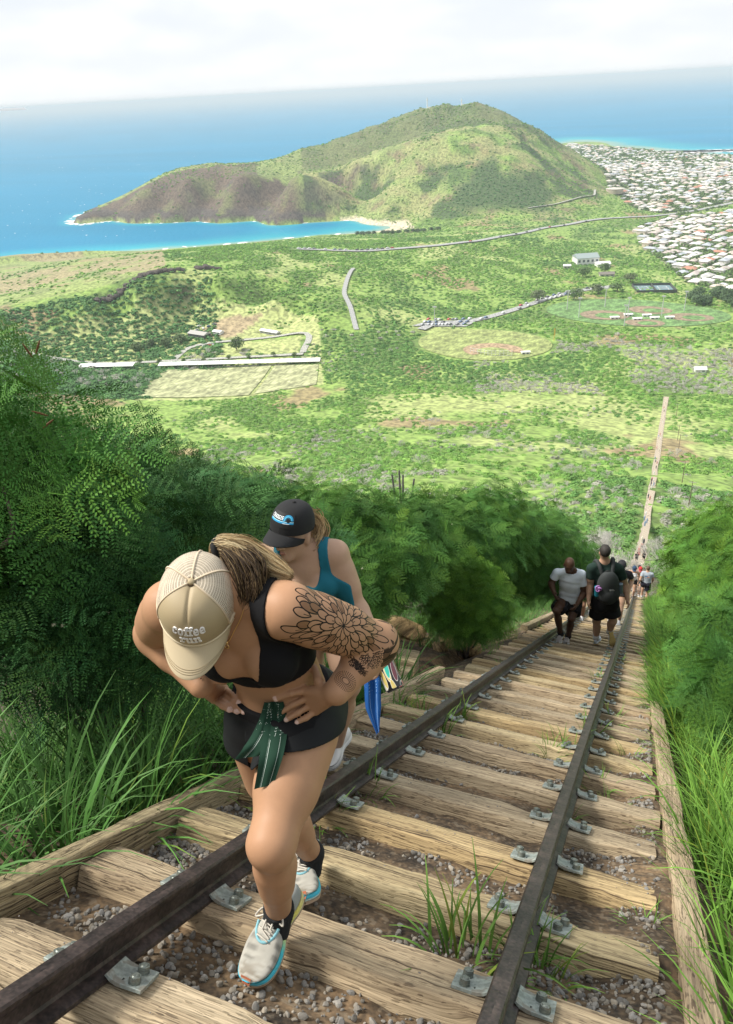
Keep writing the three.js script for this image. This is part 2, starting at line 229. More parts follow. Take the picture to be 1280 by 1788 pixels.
const rbf = (() => {
  const n = SPOT.length / 3, P = [], K = 1; for (let i = 0; i < n; i++) { const x = SPOT[i * 3], z = SPOT[i * 3 + 1]; P.push([Math.atan2(x, -z) * K, Math.log(Math.hypot(x, z))]); }
  const N = n + 1, M = []; const ph = (a, b) => Math.sqrt((a[0] - b[0]) ** 2 + (a[1] - b[1]) ** 2 + 1e-5);
  for (let i = 0; i < N; i++) { const r = new Float64Array(N + 1); if (i < n) { for (let j = 0; j < n; j++) r[j] = ph(P[i], P[j]); r[i] -= 0.0006; r[n] = 1; r[N] = SPOT[i * 3 + 2]; } else for (let j = 0; j < n; j++) r[j] = 1; M.push(r); }
  for (let c = 0; c < N; c++) { let b = c; for (let r = c + 1; r < N; r++) if (Math.abs(M[r][c]) > Math.abs(M[b][c])) b = r;[M[c], M[b]] = [M[b], M[c]]; for (let r = c + 1; r < N; r++) { const f = M[r][c] / M[c][c]; if (f) for (let k = c; k <= N; k++) M[r][k] -= f * M[c][k]; } }
  const w = new Float64Array(N); for (let r = N - 1; r >= 0; r--) { let s = M[r][N]; for (let k = r + 1; k < N; k++) s -= M[r][k] * w[k]; w[r] = s / M[r][r]; }
  const PX = new Float64Array(P.map(p => p[0])), PY = new Float64Array(P.map(p => p[1])), ev = (a, l) => { let s = w[n]; for (let i = 0; i < n; i++) { const dx = a - PX[i], dy = l - PY[i]; s += w[i] * Math.sqrt(dx * dx + dy * dy + 1e-5); } return s; };
  // sampled once on a fine plan grid and eased, so that no spot height leaves a cusp
  const A0 = -1.75, A1 = 1.25, L0 = Math.log(70), L1 = Math.log(8000), st_ = 0.006, NA = Math.ceil((A1 - A0) / st_), NL = Math.ceil((L1 - L0) / st_); let g = new Float32Array(NA * NL); for (let i = 0; i < NA; i++) for (let j = 0; j < NL; j++) g[i * NL + j] = ev(A0 + i * st_, L0 + j * st_);
  const blur = (src, di, dj) => { const o = new Float32Array(NA * NL), K = 4; for (let i = 0; i < NA; i++) for (let j = 0; j < NL; j++) { let t = 0, c = 0; for (let k = -K; k <= K; k++) { const I = i + di * k, Jj = j + dj * k; if (I < 0 || Jj < 0 || I >= NA || Jj >= NL) continue; const q = Math.exp(-k * k / 5); t += src[I * NL + Jj] * q; c += q; } o[i * NL + j] = t / c; } return o; };
  g = blur(blur(g, 1, 0), 0, 1);
  return (a, l) => { const x = clamp((a - A0) / st_, 0, NA - 1.001), y = clamp((l - L0) / st_, 0, NL - 1.001), i = Math.floor(x), j = Math.floor(y), u = x - i, v = y - j, k = i * NL + j; return (g[k] * (1 - v) + g[k + 1] * v) * (1 - u) + (g[k + NL] * (1 - v) + g[k + NL + 1] * v) * u; };
})();
function inPoly(x, z, p) { let c = false; for (let i = 0, j = p.length - 1; i < p.length; j = i++) if ((p[i][1] > z) !== (p[j][1] > z) && x < (p[j][0] - p[i][0]) * (z - p[i][1]) / (p[j][1] - p[i][1]) + p[i][0]) c = !c; return c; }
function distLine(x, z, L) { let d = 1e9; for (let i = 0; i < L.length - 1; i++) { const [ax, az] = L[i], [bx, bz] = L[i + 1], vx = bx - ax, vz = bz - az, t = clamp(((x - ax) * vx + (z - az) * vz) / (vx * vx + vz * vz), 0, 1); d = Math.min(d, Math.hypot(x - ax - vx * t, z - az - vz * t)); } return d; }
function nearY(x, z) { // the hillside by the stairs
  const side = Math.max(0, Math.abs(x) - 1.15), De = z > 0 ? -z : Math.hypot(z, side * 0.55);
  let y = z > 0 ? prof(-z) : prof(De);
  y -= 0.30 * sstep(0.9, 1.1, Math.abs(x)) + 0.06; if (Math.abs(x) < 1.1) y -= 0.30;
  if (x < -1.1) y -= 0.30 * sstep(1.1, 2.2, -x); if (x > 1.15) y += 0.30 * sstep(1.15, 2.4, x) + 0.20 * sstep(1.1, 1.3, x);
  return y + (fbm(x * 0.6 + 31, z * 0.6, 3) - 0.5) * 0.5 * sstep(0.9, 2.5, Math.abs(x));
}
function ground(x, z) {
  const D = Math.hypot(x, z); let yn = 0, yf = 0, t = z > 0 ? 0 : sstep(90, 260, D);
  if (t < 1) yn = nearY(x, z);
  if (t > 0) {
    const a = Math.atan2(x, -z), l = Math.log(D); let e = rbf(a, l); if (e < 4 && (e > -4 || D < 2650) && D > 1100 && (inPoly(x, z, TOWN2) || inPoly(x, z, TOWN1))) e = 4;
    if (D > 3900) e = Math.min(e, -20);
    if (a < -0.425 && D > 1600 && e > -1) e += 9 * sstep(-0.8, 1.6, e) * sstep(-0.41, -0.46, a);
    yf = SEA + e;
    if (e > -1) {
      const flat = sstep(24, 60, Math.abs(e - 38)) , m = 0.15 + 0.85 * flat;
      const gul = Math.abs(fbm(x * 0.011 + 3, z * 0.011 + 8, 4) - 0.5) * 2;
      yf += (gul - 0.25) * Math.min(20, e * 0.16) * (D > 1500 ? (a < -0.43 ? 0.35 : 1.0) : 0.55) * m * sstep(-1, 12, e) + (fbm(x * 0.05, z * 0.05, 3) - 0.5) * 3.5 * m * sstep(-1, 8, e);
    }
  }
  return yn * (1 - t) + yf * t;
}
// what lies where (plan outlines in metres)
const HWY = [[-499, -989], [-450, -1035], [-383, -1087], [-318, -1161], [-274, -1270], [-233, -1399], [-176, -1555], [-121, -1625], [-72, -1668], [73, -1871]];
const LANE = [[-380, -902], [-360, -831], [-342, -783], [-318, -741], [-290, -688]];
const PARK = [[-234, -719], [-227, -745], [-194, -776], [-165, -836], [-139, -900], [-107, -953], [-75, -982]];
const RANGE_ROAD = [[-560, -536], [-521, -551], [-435, -584], [-368, -606], [-316, -621]];
const RANGE_LOOP = [[-435, -584], [-440, -628], [-400, -650], [-335, -668], [-318, -624]];
const FIELD = [[-404, -482], [-313, -512], [-333, -590], [-424, -558]];
const FIELD2 = [[-310, -516], [-268, -545], [-291, -600], [-330, -590]];
const YARD = [[-470, -610], [-395, -622], [-320, -628], [-325, -690], [-395, -715], [-470, -690], [-500, -640]];
const CRATER = [[-560, -505], [-404, -470], [-313, -505], [-262, -548], [-300, -628], [-335, -700], [-400, -725], [-500, -700], [-590, -590]];
const COMPOUND = [[-470, -640], [-445, -690], [-400, -708], [-410, -660]];
const TOWN1 = [[-96, -1490], [-50, -1625], [80, -1790], [170, -1700], [120, -985], [58, -992], [6, -1043], [-60, -1290]];
const TOWN2 = [[-175, -1990], [-110, -1760], [-30, -1690], [80, -1860], [200, -2000], [190, -2900], [80, -2960], [-110, -3130], [-330, -3420], [-520, -3640], [-560, -3300], [-330, -2500]];
const inBall = (x, z, m = 0) => ((x + 164) / (62 + m)) ** 2 + ((z + 692) / (52 + m)) ** 2 < 1 ? 1 : ((x + 42) / (92 + m)) ** 2 + ((z + 852) / (62 + m)) ** 2 < 1 ? 2 : 0;
const STAIRWAY = [[0, 0], [0, -575]];
function zone(x, z) {
  if (inBall(x, z, 5)) return 'ball'; if (inPoly(x, z, FIELD) || inPoly(x, z, FIELD2)) return 'field';
  if (distLine(x, z, HWY) < 11 || distLine(x, z, LANE) < 6 || distLine(x, z, PARK) < 9 || distLine(x, z, RANGE_ROAD) < 5 || distLine(x, z, RANGE_LOOP) < 4) return 'road';
  if (inPoly(x, z, CRATER)) return 'yard';
  if (inPoly(x, z, TOWN1) || inPoly(x, z, TOWN2)) return 'town';
  if (z > -590 && Math.abs(x) < 3.5) return 'path';
  return '';
}
// darker ground and denser, darker scrub on the lower right flank of the hill
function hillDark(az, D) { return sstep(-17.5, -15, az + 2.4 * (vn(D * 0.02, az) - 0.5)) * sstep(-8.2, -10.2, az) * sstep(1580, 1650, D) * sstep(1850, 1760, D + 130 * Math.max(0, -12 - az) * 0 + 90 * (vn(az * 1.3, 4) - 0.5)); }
function landColor(x, z, y, o) {
  const e = y - SEA, D = Math.hypot(x, z), az = Math.atan2(x, -z) / DEG;
  const n = fbm(x * 0.03 + 5, z * 0.03, 4), m = fbm(x * 0.012, z * 0.012 + 40, 3), f = fbm(x * 0.25, z * 0.25, 2);
  let r = 0.27, g = 0.40, b = 0.09; // green grass
  const set = (R, Gg, B, t) => { r = lerp(r, R, t); g = lerp(g, Gg, t); b = lerp(b, B, t); };
  set(0.15, 0.24, 0.055, sstep(0.46, 0.62, n)); set(0.40, 0.47, 0.16, sstep(0.60, 0.72, m)); set(0.36, 0.25, 0.14, sstep(0.69, 0.75, fbm(x * 0.02 + 90, z * 0.02, 3)) * 0.8);
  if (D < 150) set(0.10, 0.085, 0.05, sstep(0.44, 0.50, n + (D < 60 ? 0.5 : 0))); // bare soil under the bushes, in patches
  if (D > 1650 && az < -16 && e > 0) { // dry headland and the old crater hill
    const dry = az < -24.5 ? sstep(0.40, 0.52, n * 0.6 + m * 0.4) : 0;
    if (D < (az < -29 ? 2170 : 2030) + 60 * (n - 0.5) && az < -24.5) set(0.155, 0.115, 0.082, sstep(-25.2, -27, az) * (0.75 + 0.25 * dry)); else set(0.30, 0.33, 0.13, 0.6);
    if (az < -24.5 && D < 2250) set(0.115, 0.095, 0.08, sstep(0.5, 0.6, fbm(x * 0.04, z * 0.04, 3) + (e < 22 ? 0.25 : -0.2)));
  }
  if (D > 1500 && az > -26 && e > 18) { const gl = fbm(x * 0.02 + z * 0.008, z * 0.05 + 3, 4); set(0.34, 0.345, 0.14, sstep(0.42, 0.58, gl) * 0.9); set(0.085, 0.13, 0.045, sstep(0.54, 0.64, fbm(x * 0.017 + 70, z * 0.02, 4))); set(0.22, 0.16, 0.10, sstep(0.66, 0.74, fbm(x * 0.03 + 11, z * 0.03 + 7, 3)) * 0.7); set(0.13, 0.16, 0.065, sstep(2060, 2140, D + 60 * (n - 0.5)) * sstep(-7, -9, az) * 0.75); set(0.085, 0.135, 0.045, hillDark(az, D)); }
  if (az < -36 && D > 900 && D < 1700) { set(0.36, 0.26, 0.16, sstep(0.48, 0.62, m) * 0.8); set(0.42, 0.39, 0.20, 0.35); }
  if (e < 6 && e > -2 && az < -18.5 && az > -23.6 && D > 1600) set(0.72, 0.62, 0.44, 1);
  const Z = D > 400 ? zone(x, z) : '';
  if (Z === 'yard') { set(0.50, 0.53, 0.22, 0.8); if (inPoly(x, z, COMPOUND)) set(0.45, 0.31, 0.21, 0.75); }
  if (Z === 'town') { set(0.30, 0.30, 0.20, 0.6); }
  const v = 0.8 + 0.4 * f; o[0] = r * v; o[1] = g * v; o[2] = b * v;
}
const grainTex = tex(512, 512, (u, v, o) => { const n = pfbm(u, v, 16, 16, 5, 2); o[0] = o[1] = o[2] = 0.62 + n * 0.75 - 0.1; });
{ // the land, one sheet from the stairs to the far coast
  const az = []; for (let a = -180; a < -85; a += 8) az.push(a); for (let a = -85; a < -50; a += 1.4) az.push(a); for (let a = -50; a < 6; a += 0.17) az.push(a); for (let a = 6; a < 62; a += 1.8) az.push(a); for (let a = 62; a < 180; a += 8) az.push(a); az.push(180);
  const rr = [0.15]; while (rr[rr.length - 1] < 150) rr.push(rr[rr.length - 1] * 1.03); while (rr[rr.length - 1] < 5200) rr.push(rr[rr.length - 1] * 1.0078);
  const pos = [], col = [], uv = [], idx = [], m = az.length, o = [0, 0, 0];
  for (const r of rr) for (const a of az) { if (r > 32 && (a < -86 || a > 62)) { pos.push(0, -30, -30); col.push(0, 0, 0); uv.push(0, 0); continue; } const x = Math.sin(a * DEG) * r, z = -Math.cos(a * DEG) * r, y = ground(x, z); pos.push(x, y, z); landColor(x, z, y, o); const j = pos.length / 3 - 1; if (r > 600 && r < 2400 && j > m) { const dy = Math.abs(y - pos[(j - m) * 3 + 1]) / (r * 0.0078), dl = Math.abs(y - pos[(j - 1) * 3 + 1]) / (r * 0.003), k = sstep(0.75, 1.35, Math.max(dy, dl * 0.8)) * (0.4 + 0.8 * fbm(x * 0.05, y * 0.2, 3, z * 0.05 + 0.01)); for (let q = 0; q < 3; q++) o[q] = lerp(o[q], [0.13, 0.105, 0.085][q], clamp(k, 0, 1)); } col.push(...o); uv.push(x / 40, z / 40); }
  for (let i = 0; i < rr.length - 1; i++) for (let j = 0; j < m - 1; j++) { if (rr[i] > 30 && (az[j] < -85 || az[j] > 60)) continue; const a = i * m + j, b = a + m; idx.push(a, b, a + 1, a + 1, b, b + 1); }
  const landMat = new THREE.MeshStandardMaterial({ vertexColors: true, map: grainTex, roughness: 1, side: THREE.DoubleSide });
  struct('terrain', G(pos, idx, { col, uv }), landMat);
}
{ // the sea: shallow reef tints in the bay, deep blue outside
  const pos = [], col = [], idx = [], uv = [], rr = []; let r = 900; while (r < 6000) { rr.push(r); r *= 1.012; } while (r < 100000) { rr.push(r); r *= 1.12; } rr.push(100000);
  const az = []; for (let a = -110; a <= 70; a += 0.5) az.push(a); const m = az.length;
  for (const R of rr) for (const a of az) {
    const x = Math.sin(a * DEG) * R, z = -Math.cos(a * DEG) * R; pos.push(x, SEA, z); uv.push(x / 60, z / 60);
    const e = R < 5000 ? rbf(a * DEG, Math.log(R)) : -40, n = fbm(x * 0.01, z * 0.01, 4), w = fbm(x * 0.0012 + 4, z * 0.004, 4);
    let c = [0.010, 0.20, 0.345]; const k = sstep(-14, -1, e + (n - 0.5) * 6); c = [lerp(c[0], 0.03, k), lerp(c[1], 0.33, k), lerp(c[2], 0.40, k)]; const q = sstep(-3.2, -0.8, e + (n - 0.5) * 2.4); c = [lerp(c[0], 0.22, q), lerp(c[1], 0.36, q), lerp(c[2], 0.30, q)];
    const v = 0.85 + 0.3 * w; col.push(c[0] * v, c[1] * v, c[2] * v);
  }
  for (let i = 0; i < rr.length - 1; i++) for (let j = 0; j < m - 1; j++) { const a = i * m + j, b = a + m; idx.push(a, b, a + 1, a + 1, b, b + 1); }
  const waves = tex(512, 512, (u, v, o) => { o[0] = o[1] = o[2] = pfbm(u + pfbm(u, v, 5, 5, 2, 4) * 0.05, v, 10, 16, 5, 6); }, false);
  struct('sea', G(pos, idx, { col, uv }), new THREE.MeshPhysicalMaterial({ vertexColors: true, roughness: 0.5, specularIntensity: 0.15, bumpMap: waves, bumpScale: 1.2, side: THREE.DoubleSide }));
  // breaking crests out at sea and surf along the rocks: uncountable white water
  const R = rng(77), cap = [], q = (x, z, l, w, rot, y = 0.25) => { const c = Math.cos(rot), s = Math.sin(rot), k = cap.length / 3, N = 7; for (let i = 0; i < N; i++) { const a = i / N * 6.283, rr_ = 0.6 + 0.6 * R(), u = Math.cos(a) * l * rr_, v = Math.sin(a) * w * rr_; cap.push(x + u * c - v * s, SEA + y, z + u * s + v * c); } for (let i = 1; i < N - 1; i++) ci.push(k, k + i, k + i + 1); }, ci = [];
  for (let i = 0; i < 900; i++) { const a = lerp(-52, 6, R()) * DEG, D = 1500 * Math.pow(3.6, R()); if (rbf(a, Math.log(D)) > -18) continue; q(Math.sin(a) * D, -Math.cos(a) * D, (1.5 + R() * 5) * (D / 2600), 0.7 + R() * 1.4, R() * 0.5 + 0.2); }
  for (let i = 0; i < 9000; i++) { const a = lerp(-50, -21, R()) * DEG, D = lerp(1500, 2350, R()), e = rbf(a, Math.log(D)), tip = sstep(-38, -41, a / DEG); if (e > 0.3 || e < -2.4 - tip * 5 || (a / DEG > -30 && R() < 0.75)) continue; if (D < 1760 && (e < -1.2 || fbm(a * 120, 3, 2) < 0.62)) continue; if (fbm(a * 300, D * 0.03, 2) < 0.45 - tip * 0.25) continue; q(Math.sin(a) * D, -Math.cos(a) * D, 4 + R() * 9, 2.5 + R() * 5, R() * 3, 0.3 + R() * 0.25); }
  for (let i = 0; i < 160; i++) { const a = lerp(-3, 3, R()) * DEG, D = lerp(3150, 3260, R()); q(Math.sin(a) * D, -Math.cos(a) * D, 20 + R() * 30, 5 + R() * 9, R() * 0.4, 0.4); }
  const f = struct('surf_foam', G(cap, ci), mat(0.85, 0.87, 0.87, 0.9)); f.userData.kind = 'stuff'; tag(f, 'white surf on the rocky headland and crests scattered over the sea', 'surf');
}
// strips and sheets laid on the land
function drape(line, w, lift, step = 8) {
  const P = new THREE.CatmullRomCurve3(line.map(([x, z]) => V3(x, 0, z))), len = P.getLength(), n = Math.max(4, Math.round(len / step)), pos = [], uv = [], idx = [];
  for (let i = 0; i <= n; i++) { const p = P.getPointAt(i / n), t = P.getTangentAt(i / n), nx = -t.z, nz = t.x; let y = -1e9; for (const k of [-0.5, 0, 0.5]) y = Math.max(y, ground(p.x + nx * w * k, p.z + nz * w * k)); for (const k of [-0.5, 0.5]) { pos.push(p.x + nx * w * k, y + lift, p.z + nz * w * k); uv.push(k * w / 10, i * step / 10); } }
  for (let i = 0; i < n; i++) { const a = i * 2; idx.push(a, a + 1, a + 2, a + 1, a + 3, a + 2); } return G(pos, idx, { uv });
}
function sheet(fn, nu, nv, lift) { const pos = [], uv = [], idx = []; for (let i = 0; i <= nu; i++) for (let j = 0; j <= nv; j++) { const [x, z] = fn(i / nu, j / nv); pos.push(x, ground(x, z) + lift, z); uv.push(x / 30, z / 30); } for (let i = 0; i < nu; i++) for (let j = 0; j < nv; j++) { const a = i * (nv + 1) + j, b = a + nv + 1; idx.push(a, b, a + 1, a + 1, b, b + 1); } return G(pos, idx, { uv }); }
const quad = p => (u, v) => [lerp(lerp(p[0][0], p[1][0], u), lerp(p[3][0], p[2][0], u), v), lerp(lerp(p[0][1], p[1][1], u), lerp(p[3][1], p[2][1], u), v)];
const disc = (cx, cz, rx, rz, a0 = 0, a1 = 360) => (u, v) => { const a = lerp(a0, a1, u) * DEG; return [cx + Math.sin(a) * rx * v, cz - Math.cos(a) * rz * v]; };
const asphalt = mat(0.44, 0.44, 0.42, 0.95, { map: grainTex }), paleRoad = mat(0.50, 0.49, 0.43, 0.95, { map: grainTex });
const mowTex = tex(512, 512, (u, v, o) => { const n = pfbm(u, v, 8, 8, 5, 12), s = pfbm(u, v, 24, 5, 3, 3); const l = 0.75 + (n - 0.5) * 0.5 + (s - 0.5) * 0.35; o[0] = o[1] = o[2] = l; });
const grassField = mat(0.66, 0.68, 0.36, 1, { map: mowTex }), turf = mat(0.50, 0.58, 0.20, 1, { map: mowTex }), turf2 = mat(0.26, 0.46, 0.15, 1, { map: mowTex }), clay = mat(0.46, 0.33, 0.20, 1, { map: grainTex }), clay2 = mat(0.34, 0.26, 0.17, 1, { map: grainTex });
struct('highway', drape(HWY, 12, 1.2), asphalt); struct('side_road', drape(LANE, 5, 0.8), asphalt); struct('park_road', drape(PARK, 10, 0.7), asphalt); struct('park_road', drape(RANGE_ROAD, 6, 0.6), paleRoad); struct('park_road', drape(RANGE_LOOP, 6, 0.6), paleRoad);
struct('parking_lot', sheet(quad([[-246, -726], [-196, -748], [-190, -782], [-236, -752]]), 8, 8, 0.8), asphalt);
struct('hill_track', drape([[-210, -1900], [-205, -1830], [-225, -1740], [-262, -1650], [-300, -1600]], 4.5, 0.9), paleRoad);
struct('range_field', sheet(quad(FIELD), 10, 10, 0.5), grassField); struct('range_field', sheet(quad(FIELD2), 8, 8, 0.5), grassField);
struct('ball_field', sheet(disc(-164, -692, 62, 52), 48, 10, 0.5), turf); struct('ball_infield', sheet(disc(-151, -672, 27, 23, -150, 100), 24, 6, 0.7), clay); struct('infield_grass', sheet(disc(-150, -668, 15, 12), 20, 3, 0.85), turf);
struct('ball_field', sheet(disc(-42, -852, 92, 62), 56, 10, 0.5), turf2);
for (const [x, z, r] of [[-71, -832, 25], [-28, -866, 22], [12, -840, 22], [-30, -806, 19]]) { struct('ball_infield', sheet(disc(x, z, r, r * 0.85), 24, 5, 0.7), clay2); struct('infield_grass', sheet(disc(x + 3, z + 2, r * 0.5, r * 0.45), 18, 3, 0.85), turf2); }
{ const pos = [], uv = [], idx = []; let n = 0; for (let D = 38; D < 575; D *= 1.04) { for (const k of [-1, -0.3, 0.3, 1]) { const w = (0.75 + D * 0.0016 + 0.5 * (vn(D * 0.2, k * 3) - 0.5)) * k; pos.push(w, Math.max(prof(D) - 0.1, ground(-1.4, -D) + 0.2, ground(0, -D) + 0.2, ground(1.4, -D) + 0.2), -D); uv.push(w / 6, D / 6); } n++; } for (let i = 0; i < n - 1; i++) for (let k = 0; k < 3; k++) { const a = i * 4 + k; idx.push(a, a + 4, a + 1, a + 1, a + 4, a + 5); } struct('trail', G(pos, idx, { uv }), mat(0.56, 0.47, 0.35, 1, { map: grainTex })); }
// ---------------------------------------------------------------- scrub of the valley
function inst(name, geo, m, list, parent, label, category) { // list of {m: Matrix4, c: Color}
  const o = new THREE.InstancedMesh(geo, m, list.length); list.forEach((t, i) => { o.setMatrixAt(i, t.m); if (t.c) o.setColorAt(i, t.c); }); o.instanceMatrix.needsUpdate = true; shade(o); o.userData.kind = 'stuff';
  if (parent) { o.name = name; parent.add(o); } else { o.name = uname(name); tag(o, label, category); scene.add(o); } return o;
}
const TRS = (p, q, s) => new THREE.Matrix4().compose(p, q, s);
function shrubGeo(seed, n, flat = 0.75, sz = 0.24, lobes = 5) {
  const R = rng(seed), pos = [], nor = [], L = []; for (let i = 0; i < lobes; i++) { const a = R() * 6.28, r = i ? 0.25 + 0.35 * R() : 0; L.push([Math.cos(a) * r, 0.2 + 0.35 * R() + (i ? 0 : 0.15), Math.sin(a) * r, 0.36 + 0.24 * R()]); }
  for (let i = 0; i < n; i++) {
    const [lx, ly, lz, lr] = L[i % lobes], u = R() * 6.28, w = R() * 1.5 - 0.5, q = Math.sqrt(Math.max(0, 1 - w * w)), rr = lr * (0.8 + 0.3 * R());
    const nx = Math.cos(u) * q, ny = w, nz = Math.sin(u) * q, c = V3(lx + nx * rr, (ly + ny * rr) * flat, lz + nz * rr); if (c.y < -0.05) c.y = 0.05 * R();
    const nn = V3(nx + (R() - 0.5) * 1.1, ny + 0.35 + (R() - 0.5) * 1.1, nz + (R() - 0.5) * 1.1).normalize(), t = V3(R() - 0.5, R() - 0.5, R() - 0.5).cross(nn).normalize(), b = nn.clone().cross(t), s = sz * (0.6 + 0.8 * R());
    const P = [[-0.5, -0.2], [0.1, -0.5], [0.55, 0.1], [-0.1, 0.5]].map(([x, y]) => c.clone().addScaledVector(t, x * s).addScaledVector(b, y * s));
    for (const k of [0, 1, 2, 0, 2, 3]) { pos.push(P[k].x, P[k].y, P[k].z); nor.push(lerp(nn.x, nx, 0.5), lerp(nn.y, ny + 0.2, 0.5), lerp(nn.z, nz, 0.5)); }
  }
  return G(pos, null, { nor });
}
function dryGeo(seed, depth = 5, th = 0.019) {
  const R = rng(seed), list = []; const go = (p, d, len, r, k) => {
    const q = p.clone().addScaledVector(d, len); list.push(tube([p, p.clone().lerp(q, 0.5).add(V3((R() - 0.5) * len * 0.2, (R() - 0.5) * len * 0.2, (R() - 0.5) * len * 0.2)), q], [r, r * 0.85, r * 0.7], 3, false)); if (!k) return;
    const n = k > 3 ? 3 : 2 + (R() > 0.5 ? 1 : 0); for (let i = 0; i < n; i++) go(q, d.clone().multiplyScalar(0.9).add(V3((R() - 0.5) * 1.5, (R() - 0.35) * 0.9, (R() - 0.5) * 1.5)).normalize(), len * (0.62 + 0.25 * R()), r * 0.66, k - 1);
  };
  for (let i = 0; i < 4; i++) go(V3(0, 0, 0), V3((R() - 0.5) * 1.6, 0.8, (R() - 0.5) * 1.6).normalize(), 0.34, th * 2.2, depth - 1); return merge(list);
}
const leafMat = new THREE.MeshStandardMaterial({ roughness: 0.9, side: THREE.DoubleSide });
const shrubs = [0, 1, 2, 3].map(i => shrubGeo(40 + i, 110, 0.72)), shrubsSmall = [0, 1].map(i => shrubGeo(50 + i, 46, 0.7, 0.36, 4));
const dry = [0, 1, 2].map(i => dryGeo(60 + i)), dryMat = mat(0.64, 0.61, 0.56, 0.95);
{
  const R = rng(9), near = [[], [], [], []], far = [[], []], twig = [[], [], []], Y = V3(0, 1, 0);
  const dens = D => D < 320 ? 1 / 8 : D < 700 ? 1 / 12 : D < 1300 ? 1 / 26 : 1 / 75;
  for (let D = 75; D < 2350;) {
    const step = 1 / Math.sqrt(dens(D)), cnt = Math.ceil(58 * DEG * D / step);
    for (let i = 0; i < cnt; i++) {
      const a = lerp(-52, 6, (i + R()) / cnt) * DEG, d = D + step * R(), x = Math.sin(a) * d, z = -Math.cos(a) * d, az = a / DEG;
      const n = fbm(x * 0.03 + 5, z * 0.03, 4), m = fbm(x * 0.008 + 20, z * 0.008, 3);
      let p = sstep(0.30, 0.50, n) * (1 - 0.6 * sstep(0.60, 0.70, fbm(x * 0.012, z * 0.012 + 40, 3))); let size = 1.5 + 1.6 * R() * R();
      if (d > 700) size *= 1.45;
      const Z = zone(x, z); if (Z === 'ball' || Z === 'field' || Z === 'road' || Z === 'path' || Z === 'town') continue; if (Z === 'yard') p = sstep(0.52, 0.6, fbm(x * 0.03, z * 0.03 + 60, 3)) * 0.9;
      const y = ground(x, z), e = y - SEA; if (e < 2) continue;
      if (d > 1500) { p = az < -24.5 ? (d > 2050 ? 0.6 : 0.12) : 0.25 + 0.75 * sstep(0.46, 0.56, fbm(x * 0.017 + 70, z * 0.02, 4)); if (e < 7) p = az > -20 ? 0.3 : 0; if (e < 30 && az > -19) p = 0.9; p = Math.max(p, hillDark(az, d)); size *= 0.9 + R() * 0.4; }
      if (az < -36 && d > 880) p *= 0.15; if (az < -33 && d > 620 && d < 880) { p = 0.9; size = 3 + R() * 3; }
      if (az > -23 && d > 720 && d < 1300) p = 0.25 + 0.75 * p;
      if (d > 560 && d < 700 && az > -24) p = 0.9, size *= 1.15;
      if (R() > p) continue;
      const sc = V3(size * (0.8 + 0.5 * R()), size * (0.6 + 0.4 * R()), size * (0.8 + 0.5 * R())), M = TRS(V3(x, y - 0.12 * size, z), new THREE.Quaternion().setFromAxisAngle(Y, R() * 6.28), sc);
      const greyish = (d > 560 && d < 730 && az > -14 ? 0.42 : d < 420 ? 0.15 : 0.08) * sstep(0.42, 0.6, fbm(x * 0.02 + 7, z * 0.02 + 3, 3)) * 2;
      if (d < 760 && R() < greyish) { if (R() < 0.55) { M.scale(V3(1.15, 1.25, 1.15)); twig[Math.floor(R() * 3)].push({ m: M }); continue; } const l = 0.7 + 0.5 * R(); const c = new THREE.Color().setRGB(0.36 * l, 0.36 * l, 0.28 * l); near[Math.floor(R() * 4)].push({ m: M, c }); continue; }
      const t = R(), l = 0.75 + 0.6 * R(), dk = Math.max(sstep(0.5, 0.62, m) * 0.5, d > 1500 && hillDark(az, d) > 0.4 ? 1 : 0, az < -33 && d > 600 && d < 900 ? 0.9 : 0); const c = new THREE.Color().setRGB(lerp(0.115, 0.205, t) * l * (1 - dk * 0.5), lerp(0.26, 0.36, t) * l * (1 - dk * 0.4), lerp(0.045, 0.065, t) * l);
      if (d < 760) near[Math.floor(R() * 4)].push({ m: M, c }); else far[Math.floor(R() * 2)].push({ m: M, c });
    }
    D += step;
  }
  near.forEach((l, i) => inst('valley_scrub', shrubs[i], leafMat, l, null, 'dense green scrub carpeting the slope and valley floor', 'scrub'));
  far.forEach((l, i) => inst('distant_scrub', shrubsSmall[i], leafMat, l, null, 'far green scrub on the hill and beyond the ball fields', 'scrub'));
  twig.forEach((l, i) => inst('dry_scrub', dry[i], dryMat, l, null, 'pale leafless scrub dotted over the green valley', 'scrub'));
}
